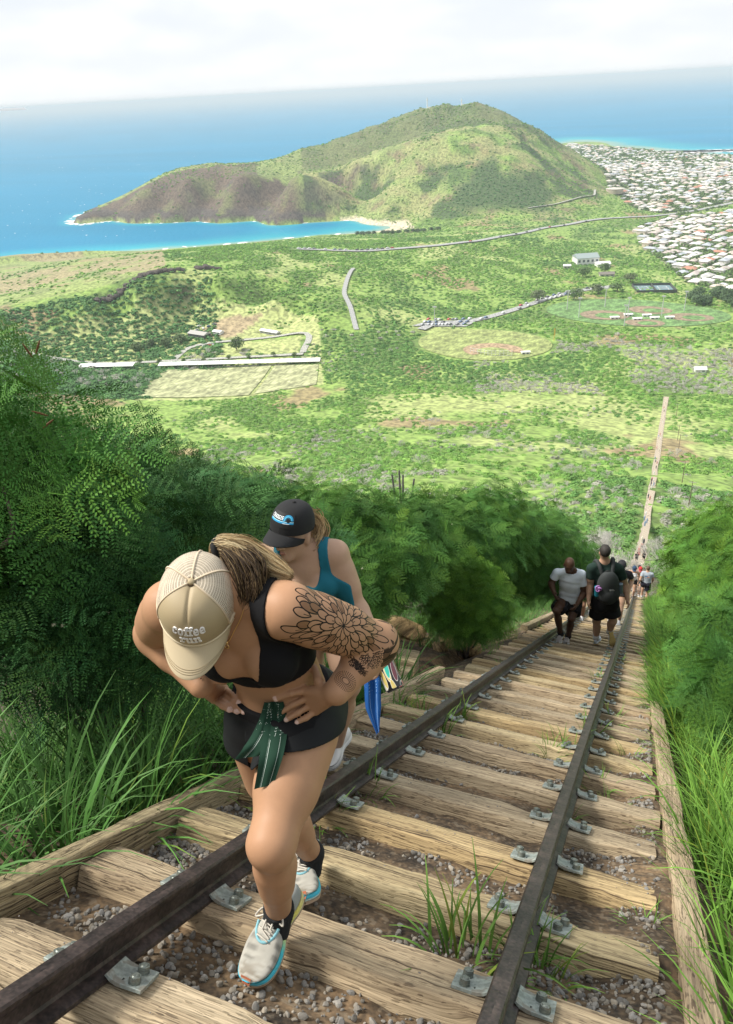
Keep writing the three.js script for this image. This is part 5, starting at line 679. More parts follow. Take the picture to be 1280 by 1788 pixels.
// ink drawn flat: u runs round the arm, v from shoulder to wrist
const tattooTex = canvasTex(1024, 1536, (g, W, H) => {
  g.fillStyle = '#fff'; g.fillRect(0, 0, W, H); const R = rng(8); g.lineJoin = g.lineCap = 'round';
  const petal = (x, y, a, L, w, fill, lw) => { g.save(); g.translate(x, y); g.rotate(a); g.beginPath(); g.moveTo(0, 0); g.bezierCurveTo(w * 0.5, -L * 0.25, w * 1.1, -L * 0.75, w * 0.25, -L); g.bezierCurveTo(-w * 0.5, -L * 1.08, -w * 0.95, -L * 0.6, 0, 0); if (fill) { g.fillStyle = fill; g.fill(); } g.lineWidth = lw; g.strokeStyle = '#23282a'; g.stroke(); g.beginPath(); g.moveTo(0, -L * 0.1); g.quadraticCurveTo(w * 0.1, -L * 0.3, w * 0.15, -L * 0.48); g.lineWidth = lw * 0.6; g.strokeStyle = '#4c5052'; g.stroke(); g.restore(); };
  const bloom = (cx, cy, rad, rings, sx, lw) => { g.save(); g.translate(cx, cy); g.scale(sx, 1); g.beginPath(); g.ellipse(0, 0, rad * 0.86, rad * 0.86, 0, 0, 7); g.fillStyle = '#ffffff'; g.fill(); for (let r = rings; r >= 1; r--) { const rr = rad * r / rings * 0.80, n = 6 + Math.round(r * 4); for (let i = 0; i < n; i++) { const a = i / n * 6.283 + r * 0.4 + (R() - 0.5) * 0.12; petal(Math.sin(a) * rr * 0.72, -Math.cos(a) * rr * 0.72, a + (R() - 0.5) * 0.5, rad * (0.20 + 0.10 * r / rings) * (0.85 + 0.4 * R()), rad * 0.088, R() < 0.8 ? '#fff' : '#c9c0b8', lw); } } g.restore(); };
  // dark shading behind the lower petals, then two blooms, then finer work to the wrist
  for (let i = 0; i < 26; i++) petal(W * (0.22 + 0.6 * R()), H * (0.53 + 0.09 * R()), 3.1 + (R() - 0.5) * 1.3, 130 + 70 * R(), 30 + 14 * R(), R() < 0.45 ? '#585654' : '#8f8984', 5);
  bloom(W * 0.48, H * 0.32, 390, 5, 1.15, 6); for (let i = 0; i < 11; i++) petal(W * 0.48, H * 0.32, i * 0.57 + 0.2, 74 + 16 * (i % 2), 30, '#fff', 5);
  for (const [x, y, a, l, w] of [[0.64, 0.60, 2.6, 150, 70], [0.52, 0.63, 3.5, 130, 55], [0.73, 0.56, 2.2, 160, 60], [0.60, 0.55, 3.0, 120, 46]]) petal(W * x, H * y, a, l, w, '#1c1d1f', 4);
  bloom(W * 0.48, H * 0.735, 120, 4, 1.2, 4);
  for (let i = 0; i < 420; i++) { const a = R() * 6.283, r = 95 * Math.sqrt(R()); g.beginPath(); g.arc(W * (0.42 + 0.14 * R()) + Math.cos(a) * r * 0.6, H * 0.83 + Math.sin(a) * r * 0.35, 3 + 2.5 * R(), 0, 7); g.fillStyle = 'rgba(45,42,42,0.75)'; g.fill(); }
  for (let k = 2; k < 7; k++) { const n = 14 + k * 4, r = k * 17; for (let i = 0; i < n; i++) { const a = i / n * 6.283; g.beginPath(); g.ellipse(W * 0.5 + Math.cos(a) * r * 1.4, H * 0.935 + Math.sin(a) * r * 0.72, 5, 3, a, 0, 7); g.strokeStyle = '#3b3938'; g.lineWidth = 3; g.stroke(); } }
});
const hero = (() => {
  const J = { neck: at(412, 1022, 1.92), shL: at(502, 1066, 1.87), shR: at(298, 1060, 1.98), elL: at(660, 1120, 2.08), wrL: at(588, 1208, 1.99), elR: at(268, 1104, 2.22), wrR: at(352, 1196, 2.10), hipL: at(532, 1256, 2.18), hipR: at(456, 1256, 2.25), knL: at(474, 1474, 1.97), anL: at(487, 1592, 2.28), knR: at(492, 1422, 2.50), anR: at(546, 1492, 2.74) };
  J.spine = [at(496, 1226, 2.20), at(486, 1182, 2.14), at(456, 1122, 2.06), at(432, 1074, 1.98)];
  const cap = at(346, 1046, 1.89), hf = frame(cd(0.06, 0.44, 0.90), cd(-0.05, -0.90, 0.44)); J.head = { c: cap.clone().addScaledVector(hf.u, -0.045).addScaledVector(hf.f, 0.005), ...hf };
  const P = bodyPrims(J, { fem: true, arm: 0.063, thigh: 0.091, knee: 0.059, glute: 0.058, R: { pelvis: [0.136, 0.090, 0.104], waist: [0.126, 0.12, 0.094], ribs: [0.140, 0.13, 0.108], chest: [0.142, 0.085, 0.088] } });
  const torso = field(P), base = st(at(470, 1720, 2.2).x, 1.524, 0); base.copy(at(480, 1650, 2.28));
  const o = thing('person', 'climber in tan mesh cap, black sports top and shorts, tattooed arm, hands on hips', 'person', base.toArray(), 'people on the stairs');
  const shortsOwn = shortsField(J, { grow: 0.010, t: 0.5, flare: 0.002, waist: 0.10, thigh: 0.091, glute: 0.058, R: [0.136, 0.090, 0.104] });
  const hems = [[J.hipL, J.knL, 0.08], [J.hipR, J.knR, 0.12]].map(([h, k, t]) => [mid(h, k, t), k.clone().sub(h).normalize().multiplyScalar(0.40).addScaledVector(J.T.up, -0.60).normalize()]);
  const shortsFn = (d, x, y, z) => { const T = J.T, sd = (x - T.pel.x) * T.hx.x + (y - T.pel.y) * T.hx.y + (z - T.pel.z) * T.hx.z, cs = hems.map(([h, n]) => (x - h.x) * n.x + (y - h.y) * n.y + (z - h.z) * n.z), c = Math.max(sd > -0.06 ? cs[0] : -1, sd < 0.06 ? cs[1] : -1) - 0.065 * (1 - sstep(0.0, 0.085, Math.abs(sd + 0.01))), w = (x - T.pel.x) * T.up.x + (y - T.pel.y) * T.up.y + (z - T.pel.z) * T.up.z; return Math.max(smax(Math.min(shortsOwn.f(x, y, z), d - 0.009 - 0.006 * sstep(-0.06, 0, c)), c, 0.005), w - 0.10, -w - 0.22, -(d + 0.02)); };
  const shortsF = { f: (x, y, z) => shortsFn(torso.f(x, y, z), x, y, z) };
  // fingers lie on the cloth: find it along the line of sight
  const onCloth = (px, py, lift) => { const a = camera.position, d = at(px, py, 1).sub(a).normalize(); let t = 1.2; for (let i = 0; i < 90; i++) { const p = a.clone().addScaledVector(d, t), v = Math.min(torso.f(p.x, p.y, p.z), shortsF.f(p.x, p.y, p.z)); if (v < 0.0006) break; t += v * 0.7; } return a.clone().addScaledVector(d, Math.min(t, 2.4) - lift); };
  const nails = [];
  const hand = (w, fingers, thumb) => { const ks = fingers.map(f => onCloth(f[0], f[1], 0.020)); ks.forEach((k, i) => P.push(rc(mid(w, ks[Math.min(i, 3)], 0.12), k, 0.021, 0.0125, 0.012))); fingers.forEach((f, i) => { let p = ks[i]; for (let j = 2; j < f.length; j += 2) { const q = onCloth(f[j], f[j + 1], j + 2 >= f.length ? 0.006 : 0.012); P.push(rc(p, q, 0.0098 - j * 0.0004, 0.0086 - j * 0.0003, 0.005)); p = q; } nails.push(p.clone()); }); let p = mid(w, ks[0], 0.35); for (const [x, y, d] of thumb) { const q = at(x, y, d); P.push(rc(p, q, 0.013, 0.0092, 0.008)); p = q; } };
  hand(J.wrL, [[534, 1206, 508, 1211, 482, 1221], [537, 1219, 511, 1231, 487, 1246], [543, 1231, 520, 1245, 500, 1257], [552, 1241, 535, 1253, 518, 1262]], [[556, 1188, 2.02], [549, 1166, 2.05]]);
  hand(J.wrR, [[392, 1202, 407, 1213, 418, 1227], [388, 1210, 408, 1227, 426, 1244], [381, 1217, 398, 1232, 414, 1243], [374, 1222, 388, 1233, 401, 1240]], [[374, 1186, 2.10], [392, 1190, 2.09]]);
  const body = field(P), axU = J.elL.clone().sub(J.shL), axF = J.wrL.clone().sub(J.elL), refU = orth(camera.position.clone().sub(mid(J.shL, J.elL)), axU.clone().normalize()), bU = axU.clone().normalize().cross(refU), refF = orth(camera.position.clone().sub(mid(J.elL, J.wrL)), axF.clone().normalize()), bF = axF.clone().normalize().cross(refF), q = V3(0, 0, 0);
  const armUV = (x, y, z) => { q.set(x, y, z); const a = q.clone().sub(J.shL), tu = a.dot(axU) / axU.lengthSq(), f = q.clone().sub(J.elL), tf = f.dot(axF) / axF.lengthSq(), du = a.clone().addScaledVector(axU, -clamp(tu, 0, 1)).length(), df = f.clone().addScaledVector(axF, -clamp(tf, 0, 1)).length(); if (tf > 1.0 && df < 0.2) return [0.5 + Math.atan2(f.dot(bF), f.dot(refF)) / 6.283, 0.004]; if (Math.min(du, df) > 0.13 || tu < -0.35) return [0.5 + Math.atan2(a.dot(bU), a.dot(refU)) / 6.283, 0.996]; if (du < df) { return [0.5 + Math.atan2(a.dot(bU), a.dot(refU)) / 6.283, 1 - (0.06 + 0.53 * clamp((tu + 0.2) / 1.2, 0, 1))]; } return [0.5 + Math.atan2(f.dot(bF), f.dot(refF)) / 6.283, 1 - (0.59 + 0.40 * clamp(tf, 0, 1))]; };
  const m = skinMat.clone(); m.roughness = 0.52; m.map = tattooTex;
  const skin = (x, y, z) => { const n = skinNoise(x, y, z), c = [0.405 * n, 0.225 * n, 0.128 * n]; for (const p of nails) { if ((x - p.x) ** 2 + (y - p.y) ** 2 + (z - p.z) ** 2 < 0.000085) { c[0] = 0.66; c[1] = 0.46; c[2] = 0.38; } } return c; };
  const bodyGeo = netMesh(body, 0.0036, base, { color: skin, uv: armUV }).toNonIndexed(), U = bodyGeo.attributes.uv;
  for (let i = 0; i < U.count; i += 3) { const us = [0, 1, 2].map(k => U.getX(i + k)), vs = [0, 1, 2].map(k => U.getY(i + k)); if (Math.max(...us) - Math.min(...us) > 0.3 || Math.max(...vs) - Math.min(...vs) > 0.12) for (let k = 0; k < 3; k++) U.setXY(i + k, 0.5, 0.996); }
  part('body', bodyGeo, m, o);
  // sports top: a close shell over the chest, scooped at the neck and cut at the arms
  const T = J.T, c0 = J.spine[2].clone().addScaledVector(T.up, 0.02);
  const L = (x, y, z) => { x -= c0.x; y -= c0.y; z -= c0.z; return [x * T.ex.x + y * T.ex.y + z * T.ex.z, x * T.up.x + y * T.up.y + z * T.up.z, x * T.fz.x + y * T.fz.y + z * T.fz.z]; };
  const black = cloth(0.007, 0.007, 0.008, 0.85);
  const torsoOnly = field(bodyPrims(J, { fem: true, arm: 0.063, thigh: 0.091, knee: 0.059, glute: 0.058, R: { pelvis: [0.136, 0.090, 0.104], waist: [0.126, 0.12, 0.094], ribs: [0.140, 0.13, 0.108], chest: [0.142, 0.085, 0.088] } }));
  part('sports_top', netMesh(derive(torsoOnly, (d, x, y, z) => { const [X, Y, Z] = L(x, y, z), ax = Math.abs(X); const band = Math.max(-(Y + 0.078), Y - 0.13), front = Z > 0 ? Y - (-0.036 + 0.17 * Math.pow(ax / 0.080, 4)) : Y - 0.05, strap = Math.max(Math.abs(ax - 0.088) - 0.024, -(Y - 0.02)), side = ax - lerp(0.158, 0.112, sstep(-0.02, 0.11, Y)); const region = Math.min(Math.max(band, front, side), Math.max(strap, Y - 0.30)); return Math.max(d - 0.005, region * 0.7, -(d + 0.012)); }), 0.003, base, { lo: c0.clone().subScalar(0.30), hi: c0.clone().addScalar(0.30) }), black, o);
  part('shorts', netMesh(derive(torsoOnly, shortsFn), 0.0036, base, { lo: T.pel.clone().subScalar(0.34), hi: T.pel.clone().addScalar(0.34) }), cloth(0.011, 0.012, 0.013, 0.7), o);
  { const wb = derive(torsoOnly, (d, x, y, z) => { const w = (x - T.pel.x) * T.up.x + (y - T.pel.y) * T.up.y + (z - T.pel.z) * T.up.z; const lx = Math.abs((x - T.pel.x) * T.hx.x + (y - T.pel.y) * T.hx.y + (z - T.pel.z) * T.hx.z); return Math.max(d - 0.010, Math.abs(w - 0.10) - 0.017, -(d + 0.01), lx - 0.150); }); part('waistband', netMesh(wb, 0.0045, base, { lo: T.pel.clone().subScalar(0.3), hi: T.pel.clone().addScalar(0.3) }), black, o); }
  // socks and shoes
  const sockM = mat(0.010, 0.010, 0.011, 0.95), shoeC = { out: mat(0.42, 0.30, 0.20, 0.85), mid: null, upper: new THREE.MeshStandardMaterial({ vertexColors: true, roughness: 0.9, side: THREE.DoubleSide }), lace: mat(0.56, 0.52, 0.45, 0.95), toe: mat(0.42, 0.13, 0.06, 0.9), stripe: mat(0.22, 0.46, 0.52, 0.8), label: 'dusty pale running shoe with turquoise and yellow sole' };
  shoeC.upper2 = mat(0.44, 0.43, 0.37, 0.9);
  shoeC.mid = new THREE.MeshStandardMaterial({ roughness: 0.7, side: THREE.DoubleSide, map: canvasTex(256, 32, (g, w, h) => { const gr = g.createLinearGradient(0, 0, w, 0); gr.addColorStop(0, '#cfc59a'); gr.addColorStop(0.22, '#dcd26a'); gr.addColorStop(0.5, '#b9cf8a'); gr.addColorStop(0.62, '#38b8cc'); gr.addColorStop(1, '#3fb4d0'); g.fillStyle = gr; g.fillRect(0, 0, w, h); g.fillStyle = 'rgba(205,196,176,0.75)'; g.fillRect(0, h * 0.72, w, h * 0.28); const R = rng(4); for (let i = 0; i < 300; i++) { g.fillStyle = 'rgba(120,95,65,0.22)'; g.fillRect(R() * w, R() * h, 2 + 5 * R(), 2); } }) });
  shoeC.tint = (t, k, x, z) => { const n = fbm(x * 90, z * 90, 3), d = sstep(0.72, 0.95, t) * sstep(0.42, 0.62, fbm(x * 160, z * 60 + 9, 3)); let c = [0.36 * (0.75 + 0.5 * n), 0.345 * (0.75 + 0.5 * n), 0.30 * (0.75 + 0.5 * n)]; c = c.map((v, i) => lerp(v, [0.16, 0.13, 0.09][i], d * 0.75)); if (t < 0.34) c = c.map((v, i) => lerp(v, [0.24, 0.27, 0.27][i], 0.6)); const g = Math.floor(t * 60) % 2 && Math.floor(k * 40) % 2 && t > 0.55 && t < 0.85; return g ? c.map(v => v * 0.62) : c; };
  shoeC.word = merge([0, 1, 2, 3, 4, 5].map(i => new THREE.BoxGeometry(0.0035, i % 2 ? 0.008 : 0.0105, 0.001).rotateZ((i % 3 - 1) * 0.25).translate(-0.013 + i * 0.0052, 0, 0)).concat(new THREE.BoxGeometry(0.03, 0.002, 0.001).translate(0, -0.004, 0)));
  const n = V3(0, cS, -sS);
  const toeL = at(436, 1728, 2.19), gL = J.anL.clone().addScaledVector(n, -0.095), heelL = toeL.clone().addScaledVector(toeL.clone().sub(gL).normalize(), -0.292);
  shoe(o, base, heelL, toeL, n.clone().lerp(V3(0, 1, 0), 0.5), shoeC, { L: 0.292, wide: 1.14 });
  const toeR = at(532, 1590, 2.58), heelR = toeR.clone().addScaledVector(toeR.clone().sub(J.anR.clone().addScaledVector(n, -0.095)).normalize(), -0.292); shoe(o, base, heelR, toeR, n.clone().lerp(V3(0, 1, 0), 0.4).addScaledVector(camX, -0.25), shoeC, { L: 0.292, wide: 1.1 });
  for (const [an, kn, hl] of [[J.anL, J.knL, heelL], [J.anR, J.knR, heelR]]) { const d = kn.clone().sub(an).normalize(), a = an.clone().addScaledVector(n, -0.055), b = an.clone().addScaledVector(d, 0.012), c = an.clone().addScaledVector(d, 0.045); const S2 = field([rc(a, b, 0.040, 0.043, 0.01), rc(b, c, 0.0435, 0.0445, 0.01)]), cc = an.clone().addScaledVector(d, 0.040); part('sock', netMesh(derive(S2, (v, x, y, z) => { const w = (x - cc.x) * d.x + (y - cc.y) * d.y + (z - cc.z) * d.z; const ang = Math.atan2((x - an.x) * camX.x + (z - an.z) * camX.z, (x - an.x) * camZ.x + (z - an.z) * camZ.z); return Math.max(v + 0.0012 * Math.sin(ang * 40), w); }), 0.004, base), sockM, o); }
  return { J, base, o, cap, hf, onCloth };
})();
{ // tan trucker cap in its own frame
  const { cap, hf, o, base, J } = hero, B = new THREE.Matrix4().makeBasis(hf.r, hf.u, hf.f).setPosition(cap.clone().sub(base));
  const A = 0.094, Cc = 0.112, Hh = 0.118; // half width, half length, height
  const dome = (u, v, lift = 0) => { const a = u * Math.PI * 2, t = v * Math.PI / 2, front = Math.max(0, Math.cos(a)), rr = Math.pow(Math.cos(t), 0.72), hh = Math.pow(Math.sin(t), 0.92), bulge = 1 + 0.05 * front * Math.sin(t * 2); return V3(Math.sin(a) * (A + lift) * rr * bulge, hh * (Hh + lift) + 0.012 * front * Math.sin(t * 2), Math.cos(a) * (Cc + lift) * rr * bulge * (1 + 0.04 * front)); };
  const patch = (u0, u1, v0, v1, nu, nv, lift, rep = 1) => { const pos = [], uv = [], idx = []; for (let i = 0; i <= nu; i++) for (let j = 0; j <= nv; j++) { const p = dome(lerp(u0, u1, i / nu), lerp(v0, v1, j / nv), lift); pos.push(p.x, p.y, p.z); uv.push(i / nu * rep, j / nv * rep); } for (let i = 0; i < nu; i++) for (let j = 0; j < nv; j++) { const a = i * (nv + 1) + j, b = a + nv + 1; idx.push(a, b, a + 1, a + 1, b, b + 1); } return G(pos, idx, { uv }).applyMatrix4(B); };
  const weave = tex(128, 128, (u, v, o_) => { const w = 0.9 + 0.1 * Math.sin(u * 6.283 * 32) * Math.sin(v * 6.283 * 32); o_[0] = o_[1] = o_[2] = w; });
  const tan = new THREE.MeshPhysicalMaterial({ color: new THREE.Color().setRGB(0.49, 0.385, 0.225), roughness: 0.6, sheen: 0.3, sheenRoughness: 0.5, sheenColor: new THREE.Color(0.8, 0.7, 0.5), map: weave, side: THREE.DoubleSide }), tape = mat(0.60, 0.49, 0.35, 0.85), cord = mat(0.70, 0.60, 0.42, 0.6);
  const k = thing('trucker_cap', 'tan cap with beige mesh back and raised white lettering on the bowed head', 'cap', base.toArray());
  // foam front: two panels meeting in a pinched seam
  const F0 = -0.17, F1 = 0.17; { const pos = [], uv = [], idx = [], nu = 36, nv = 22; for (let i = 0; i <= nu; i++) for (let j = 0; j <= nv; j++) { const u = lerp(F0, F1, i / nu), v = lerp(0, 0.97, j / nv), pin = Math.exp(-Math.pow((u * 6.283) * Math.cos(v * 1.57) / 0.030, 2)) * sstep(0.34, 0.62, v) * 0.0045; const p = dome(u, v, 0.001 - pin); pos.push(p.x, p.y, p.z); uv.push(u * 6, v * 2); } for (let i = 0; i < nu; i++) for (let j = 0; j < nv; j++) { const a = i * (nv + 1) + j, b = a + nv + 1; idx.push(a, b, a + 1, a + 1, b, b + 1); } part('front_panel', G(pos, idx, { uv }).applyMatrix4(B), tan, k); }
  const meshA = tex(256, 256, (u, v, o_) => { const a = Math.abs(((u * 30) % 1) - 0.5) < 0.27 ? 1 : 0, b = Math.abs(((v * 22) % 1) - 0.5) < 0.14 ? 1 : 0; o_[0] = o_[1] = o_[2] = a || b ? 1 : 0; }, false);
  const net = mat(0.64, 0.55, 0.42, 0.75, { alphaMap: meshA, transparent: true });
  for (const [a, b] of [[0.17, 0.335], [0.335, 0.5], [0.5, 0.665], [0.665, 0.83]]) part('mesh_panel', patch(a, b, 0, 0.97, 12, 16, 0), net, k);
  const seam = u => tube(Array.from({ length: 18 }, (_, i) => dome(u, i / 17 * 0.985, 0.001)), 0.0026, 6).applyMatrix4(B); for (const u of [0.17, 0.335, 0.5, 0.665, 0.83]) part('seam', seam(u), tape, k);
  part('sweatband', tube(Array.from({ length: 41 }, (_, i) => dome(0.17 + 0.66 * i / 40, 0.02, 0.001)), 0.0045, 6).applyMatrix4(B), tape, k);
  part('button', new THREE.SphereGeometry(0.0085, 14, 10).scale(1, 0.6, 1).translate(0, Hh + 0.003, 0).applyMatrix4(B), tan, k);
  // curved brim with stitched rows
  { const top = [], idx = [], nu = 30, nv = 10, P = (s, t, lift) => { const ang = lerp(-0.205, 0.205, s) * 6.283, e = dome(ang / 6.283, 0.0, 0.0), w = Math.cos((s - 0.5) * Math.PI), ext = 0.078 * Math.pow(Math.max(w, 0), 0.42) * t, x = e.x * (1 - 0.10 * t), y = -0.002 - 0.030 * Math.pow(Math.abs(s - 0.5) * 2, 2) - 0.020 * t + lift, z = e.z + ext; return [x, y, z]; }; for (const l of [0.0015, -0.0015]) for (let i = 0; i <= nu; i++) for (let j = 0; j <= nv; j++) top.push(...P(i / nu, j / nv, l)); const m = nv + 1, off = (nu + 1) * m; for (let i = 0; i < nu; i++) { for (let j = 0; j < nv; j++) { const a = i * m + j, b = a + m; idx.push(a, b, a + 1, a + 1, b, b + 1, a + off, a + 1 + off, b + off, a + 1 + off, b + 1 + off, b + off); } const a = i * m + nv; idx.push(a, a + m, a + off, a + m, a + m + off, a + off); } const br = part('brim', G(top, idx).applyMatrix4(B), mat(0.50, 0.41, 0.265, 0.8), k); for (const t of [0.72, 0.79, 0.86]) part('stitching', tube(Array.from({ length: 25 }, (_, i) => V3(...P(0.1 + 0.8 * i / 24, t, 0.0018))), 0.0008, 4).applyMatrix4(B), mat(0.40, 0.32, 0.20, 0.9), br); part('cord', tube(Array.from({ length: 31 }, (_, i) => { const s = i / 30, p = dome(lerp(-0.2, 0.2, s), 0.0, 0.002); p.y += 0.004 - 0.016 * Math.pow(Math.abs(s - 0.5) * 2, 2); return p; }), 0.0026, 6).applyMatrix4(B), cord, br); }
  // raised white letters bent onto the foam
  const white = mat(0.80, 0.78, 0.76, 0.7); const word = (txt, v0, size, shift) => { const g = new TextGeometry(txt, { font, size, depth: 0.003, curveSegments: 3, bevelEnabled: true, bevelSize: 0.0003, bevelThickness: 0.0006, bevelSegments: 1 }); g.computeBoundingBox(); const w = g.boundingBox.max.x, p = g.attributes.position; for (let i = 0; i < p.count; i++) { const x = p.getX(i) - w / 2 + shift, y = p.getY(i), z = p.getZ(i); const v = v0 + y / 0.15, r = Cc * 0.95, q = dome(x / r / 6.283, v, z + 0.0005); p.setXYZ(i, q.x, q.y, q.z); } g.computeVertexNormals(); part('lettering', g.applyMatrix4(B), white, k); }; word('coffee', 0.30, 0.0215, 0.004); word('run', 0.13, 0.0215, 0.006);
  // hair: crown seen through the mesh, underside coloured darker to look shadowed, ponytail drawn through the back
  const hairM = new THREE.MeshPhysicalMaterial({ vertexColors: true, roughness: 0.5, side: THREE.DoubleSide, specularIntensity: 0.6 }), R = rng(66); const strandSet = (paths, n, spread, r0, cols) => { const pos = [], idx = [], col = []; for (let i = 0; i < n; i++) { const own = V3(R() - 0.5, R() - 0.5, R() - 0.5).multiplyScalar(1.25), jit = paths.map((_, j) => own.clone().add(V3(R() - 0.5, R() - 0.5, R() - 0.5).multiplyScalar(0.22)).multiplyScalar(spread[j])), g = tube(curve(paths.map((p, j) => p.clone().add(jit[j])), 14), Array.from({ length: 15 }, (_, j) => r0 * (1 - 0.75 * Math.pow(j / 14, 3))), 4, false), k0 = pos.length / 3, a = g.attributes.position, c = cols[Math.floor(R() * cols.length)], l = 0.7 + 0.6 * R(); for (let j = 0; j < a.count; j++) { pos.push(a.getX(j), a.getY(j), a.getZ(j)); col.push(c[0] * l, c[1] * l, c[2] * l); } for (const q of g.index.array) idx.push(q + k0); } return G(pos, idx, { col }); };
  const Lc = p => p.clone().sub(base); const blond = [[0.46, 0.35, 0.19], [0.36, 0.25, 0.12], [0.55, 0.45, 0.27], [0.24, 0.16, 0.08]], dark = [[0.055, 0.036, 0.020], [0.09, 0.06, 0.032], [0.035, 0.022, 0.014], [0.2, 0.14, 0.07]];
  part('hair', netMesh(field([el(cap.clone().addScaledVector(hf.u, -0.01).addScaledVector(hf.f, -0.012), [hf.r, hf.u, hf.f], [0.085, 0.105, 0.10], 0.01), el(cap.clone().addScaledVector(hf.u, -0.06).addScaledVector(hf.f, -0.045), [hf.r, hf.u, hf.f], [0.074, 0.07, 0.06], 0.03)]), 0.008, base, { color: (x, y, z) => { const v = 0.6 + 0.8 * fbm(x * 120, y * 40, 2, z * 120 + 0.01); return [0.13 * v, 0.09 * v, 0.05 * v]; } }), hairM, o);
  const pt = [at(374, 968, 1.96), at(386, 952, 1.94), at(415, 958, 1.93), at(446, 978, 1.92), at(476, 994, 1.90), at(504, 1006, 1.88)].map(Lc); const tail = part('ponytail', strandSet(pt, 1800, [0.014, 0.028, 0.042, 0.046, 0.036, 0.018], 0.0007, blond), hairM, o);
  const pd = [at(396, 966, 1.95), at(420, 978, 1.90), at(438, 1002, 1.87), at(442, 1032, 1.86), at(430, 1056, 1.87)].map(Lc); part('loose_hair', strandSet(pd, 700, [0.025, 0.05, 0.055, 0.045, 0.02], 0.0010, dark), hairM, o);
  part('hair_tie', new THREE.TorusGeometry(0.021, 0.009, 8, 20).applyMatrix4(new THREE.Matrix4().lookAt(pt[0], pt[2], hf.u).setPosition(mid(pt[0], pt[1], 0.7))), mat(0.012, 0.012, 0.012, 0.9), tail);
  // fine gold chain
  const nl = [[430, 1040], [422, 1075], [410, 1100], [396, 1122], [388, 1108], [384, 1085]].map(([x, y]) => hero.onCloth(x, y, 0.004)); const nk = solo('necklace', merge([tube(curve(nl.map(Lc), 50), 0.0011, 5), new THREE.SphereGeometry(0.005, 8, 6).translate(...Lc(nl[3]).toArray()), new THREE.TorusGeometry(0.006, 0.0018, 6, 12).translate(...Lc(nl[3]).addScaledVector(camY, -0.009).toArray())]), new THREE.MeshStandardMaterial({ color: new THREE.Color().setRGB(0.75, 0.52, 0.22), metalness: 0.9, roughness: 0.3 }), 'thin gold necklace with a tiny pendant on the front climber', 'necklace'); nk.position.copy(base);
}
// printed kerchiefs hanging in folds
function kerchief(path, widths, fold, mat_, base, seed) { const n = 40, m = 22, P = curve(path, n), pos = [], uv = [], idx = [], R = rng(seed), ph = R() * 6; for (let i = 0; i <= n; i++) { const t = i / n, k = t * (widths.length - 1), a = Math.min(widths.length - 2, Math.floor(k)), w = lerp(widths[a], widths[a + 1], k - a); for (let j = 0; j <= m; j++) { const s = j / m - 0.5, f = Math.sin(s * 10 + ph + t * 1.8) * fold * (1 - 0.7 * t) + Math.sin(s * 23 + t * 4) * fold * 0.25 * (1 - t), p = P[i].clone().addScaledVector(camX, s * w).addScaledVector(camZ, f).addScaledVector(camY, s * 0.012 * t); p.sub(base); pos.push(p.x, p.y, p.z); uv.push(s + 0.5, t * 2); } } for (let i = 0; i < n; i++) for (let j = 0; j < m; j++) { const a = i * (m + 1) + j, b = a + m + 1; idx.push(a, b, a + 1, a + 1, b, b + 1); } return G(pos, idx, { uv }); }
function paisley(bg, ink, seed) { return canvasTex(512, 512, (g, W, H) => { g.fillStyle = bg; g.fillRect(0, 0, W, H); const R = rng(seed); g.strokeStyle = g.fillStyle = ink; g.lineWidth = 6; for (const x of [W * 0.30, W * 0.72]) for (let y = 0; y < H; y += 44) { const q = R(); g.beginPath(); if (q < 0.5) { g.arc(x + (R() - 0.5) * 16, y, 7 + 6 * R(), R() * 6, R() * 6 + 4.4); g.stroke(); } else { g.moveTo(x - 14, y); g.quadraticCurveTo(x, y - 20, x + 15, y + 4); g.stroke(); } g.beginPath(); g.arc(x + 22, y + 12, 3, 0, 7); g.fill(); } for (let i = 0; i < 26; i++) { g.beginPath(); g.arc(R() * W, R() * H, 3 + 2 * R(), 0, 7); g.fill(); } }); }
{
  const green = new THREE.MeshStandardMaterial({ map: paisley('#083322', '#d6e0d8', 5), roughness: 0.9, side: THREE.DoubleSide }), b = hero.base, oc = hero.onCloth;
  const k = thing('green_kerchief', 'dark green printed kerchief hanging from the waistband of the front climber', 'kerchief', b.toArray());
  const a0 = oc(478, 1226, 0.008), a1 = oc(474, 1262, 0.016);
  part('tail', kerchief([a0, a1, at(458, 1300, 2.02), at(438, 1322, 2.02)], [0.05, 0.075, 0.095, 0.085], 0.006, green, b, 2), green, k); part('tail', kerchief([a0, a1.clone().addScaledVector(camX, 0.012), at(474, 1320, 1.985), at(461, 1374, 1.985)], [0.05, 0.065, 0.062, 0.050], 0.005, green, b, 4), green, k);
}
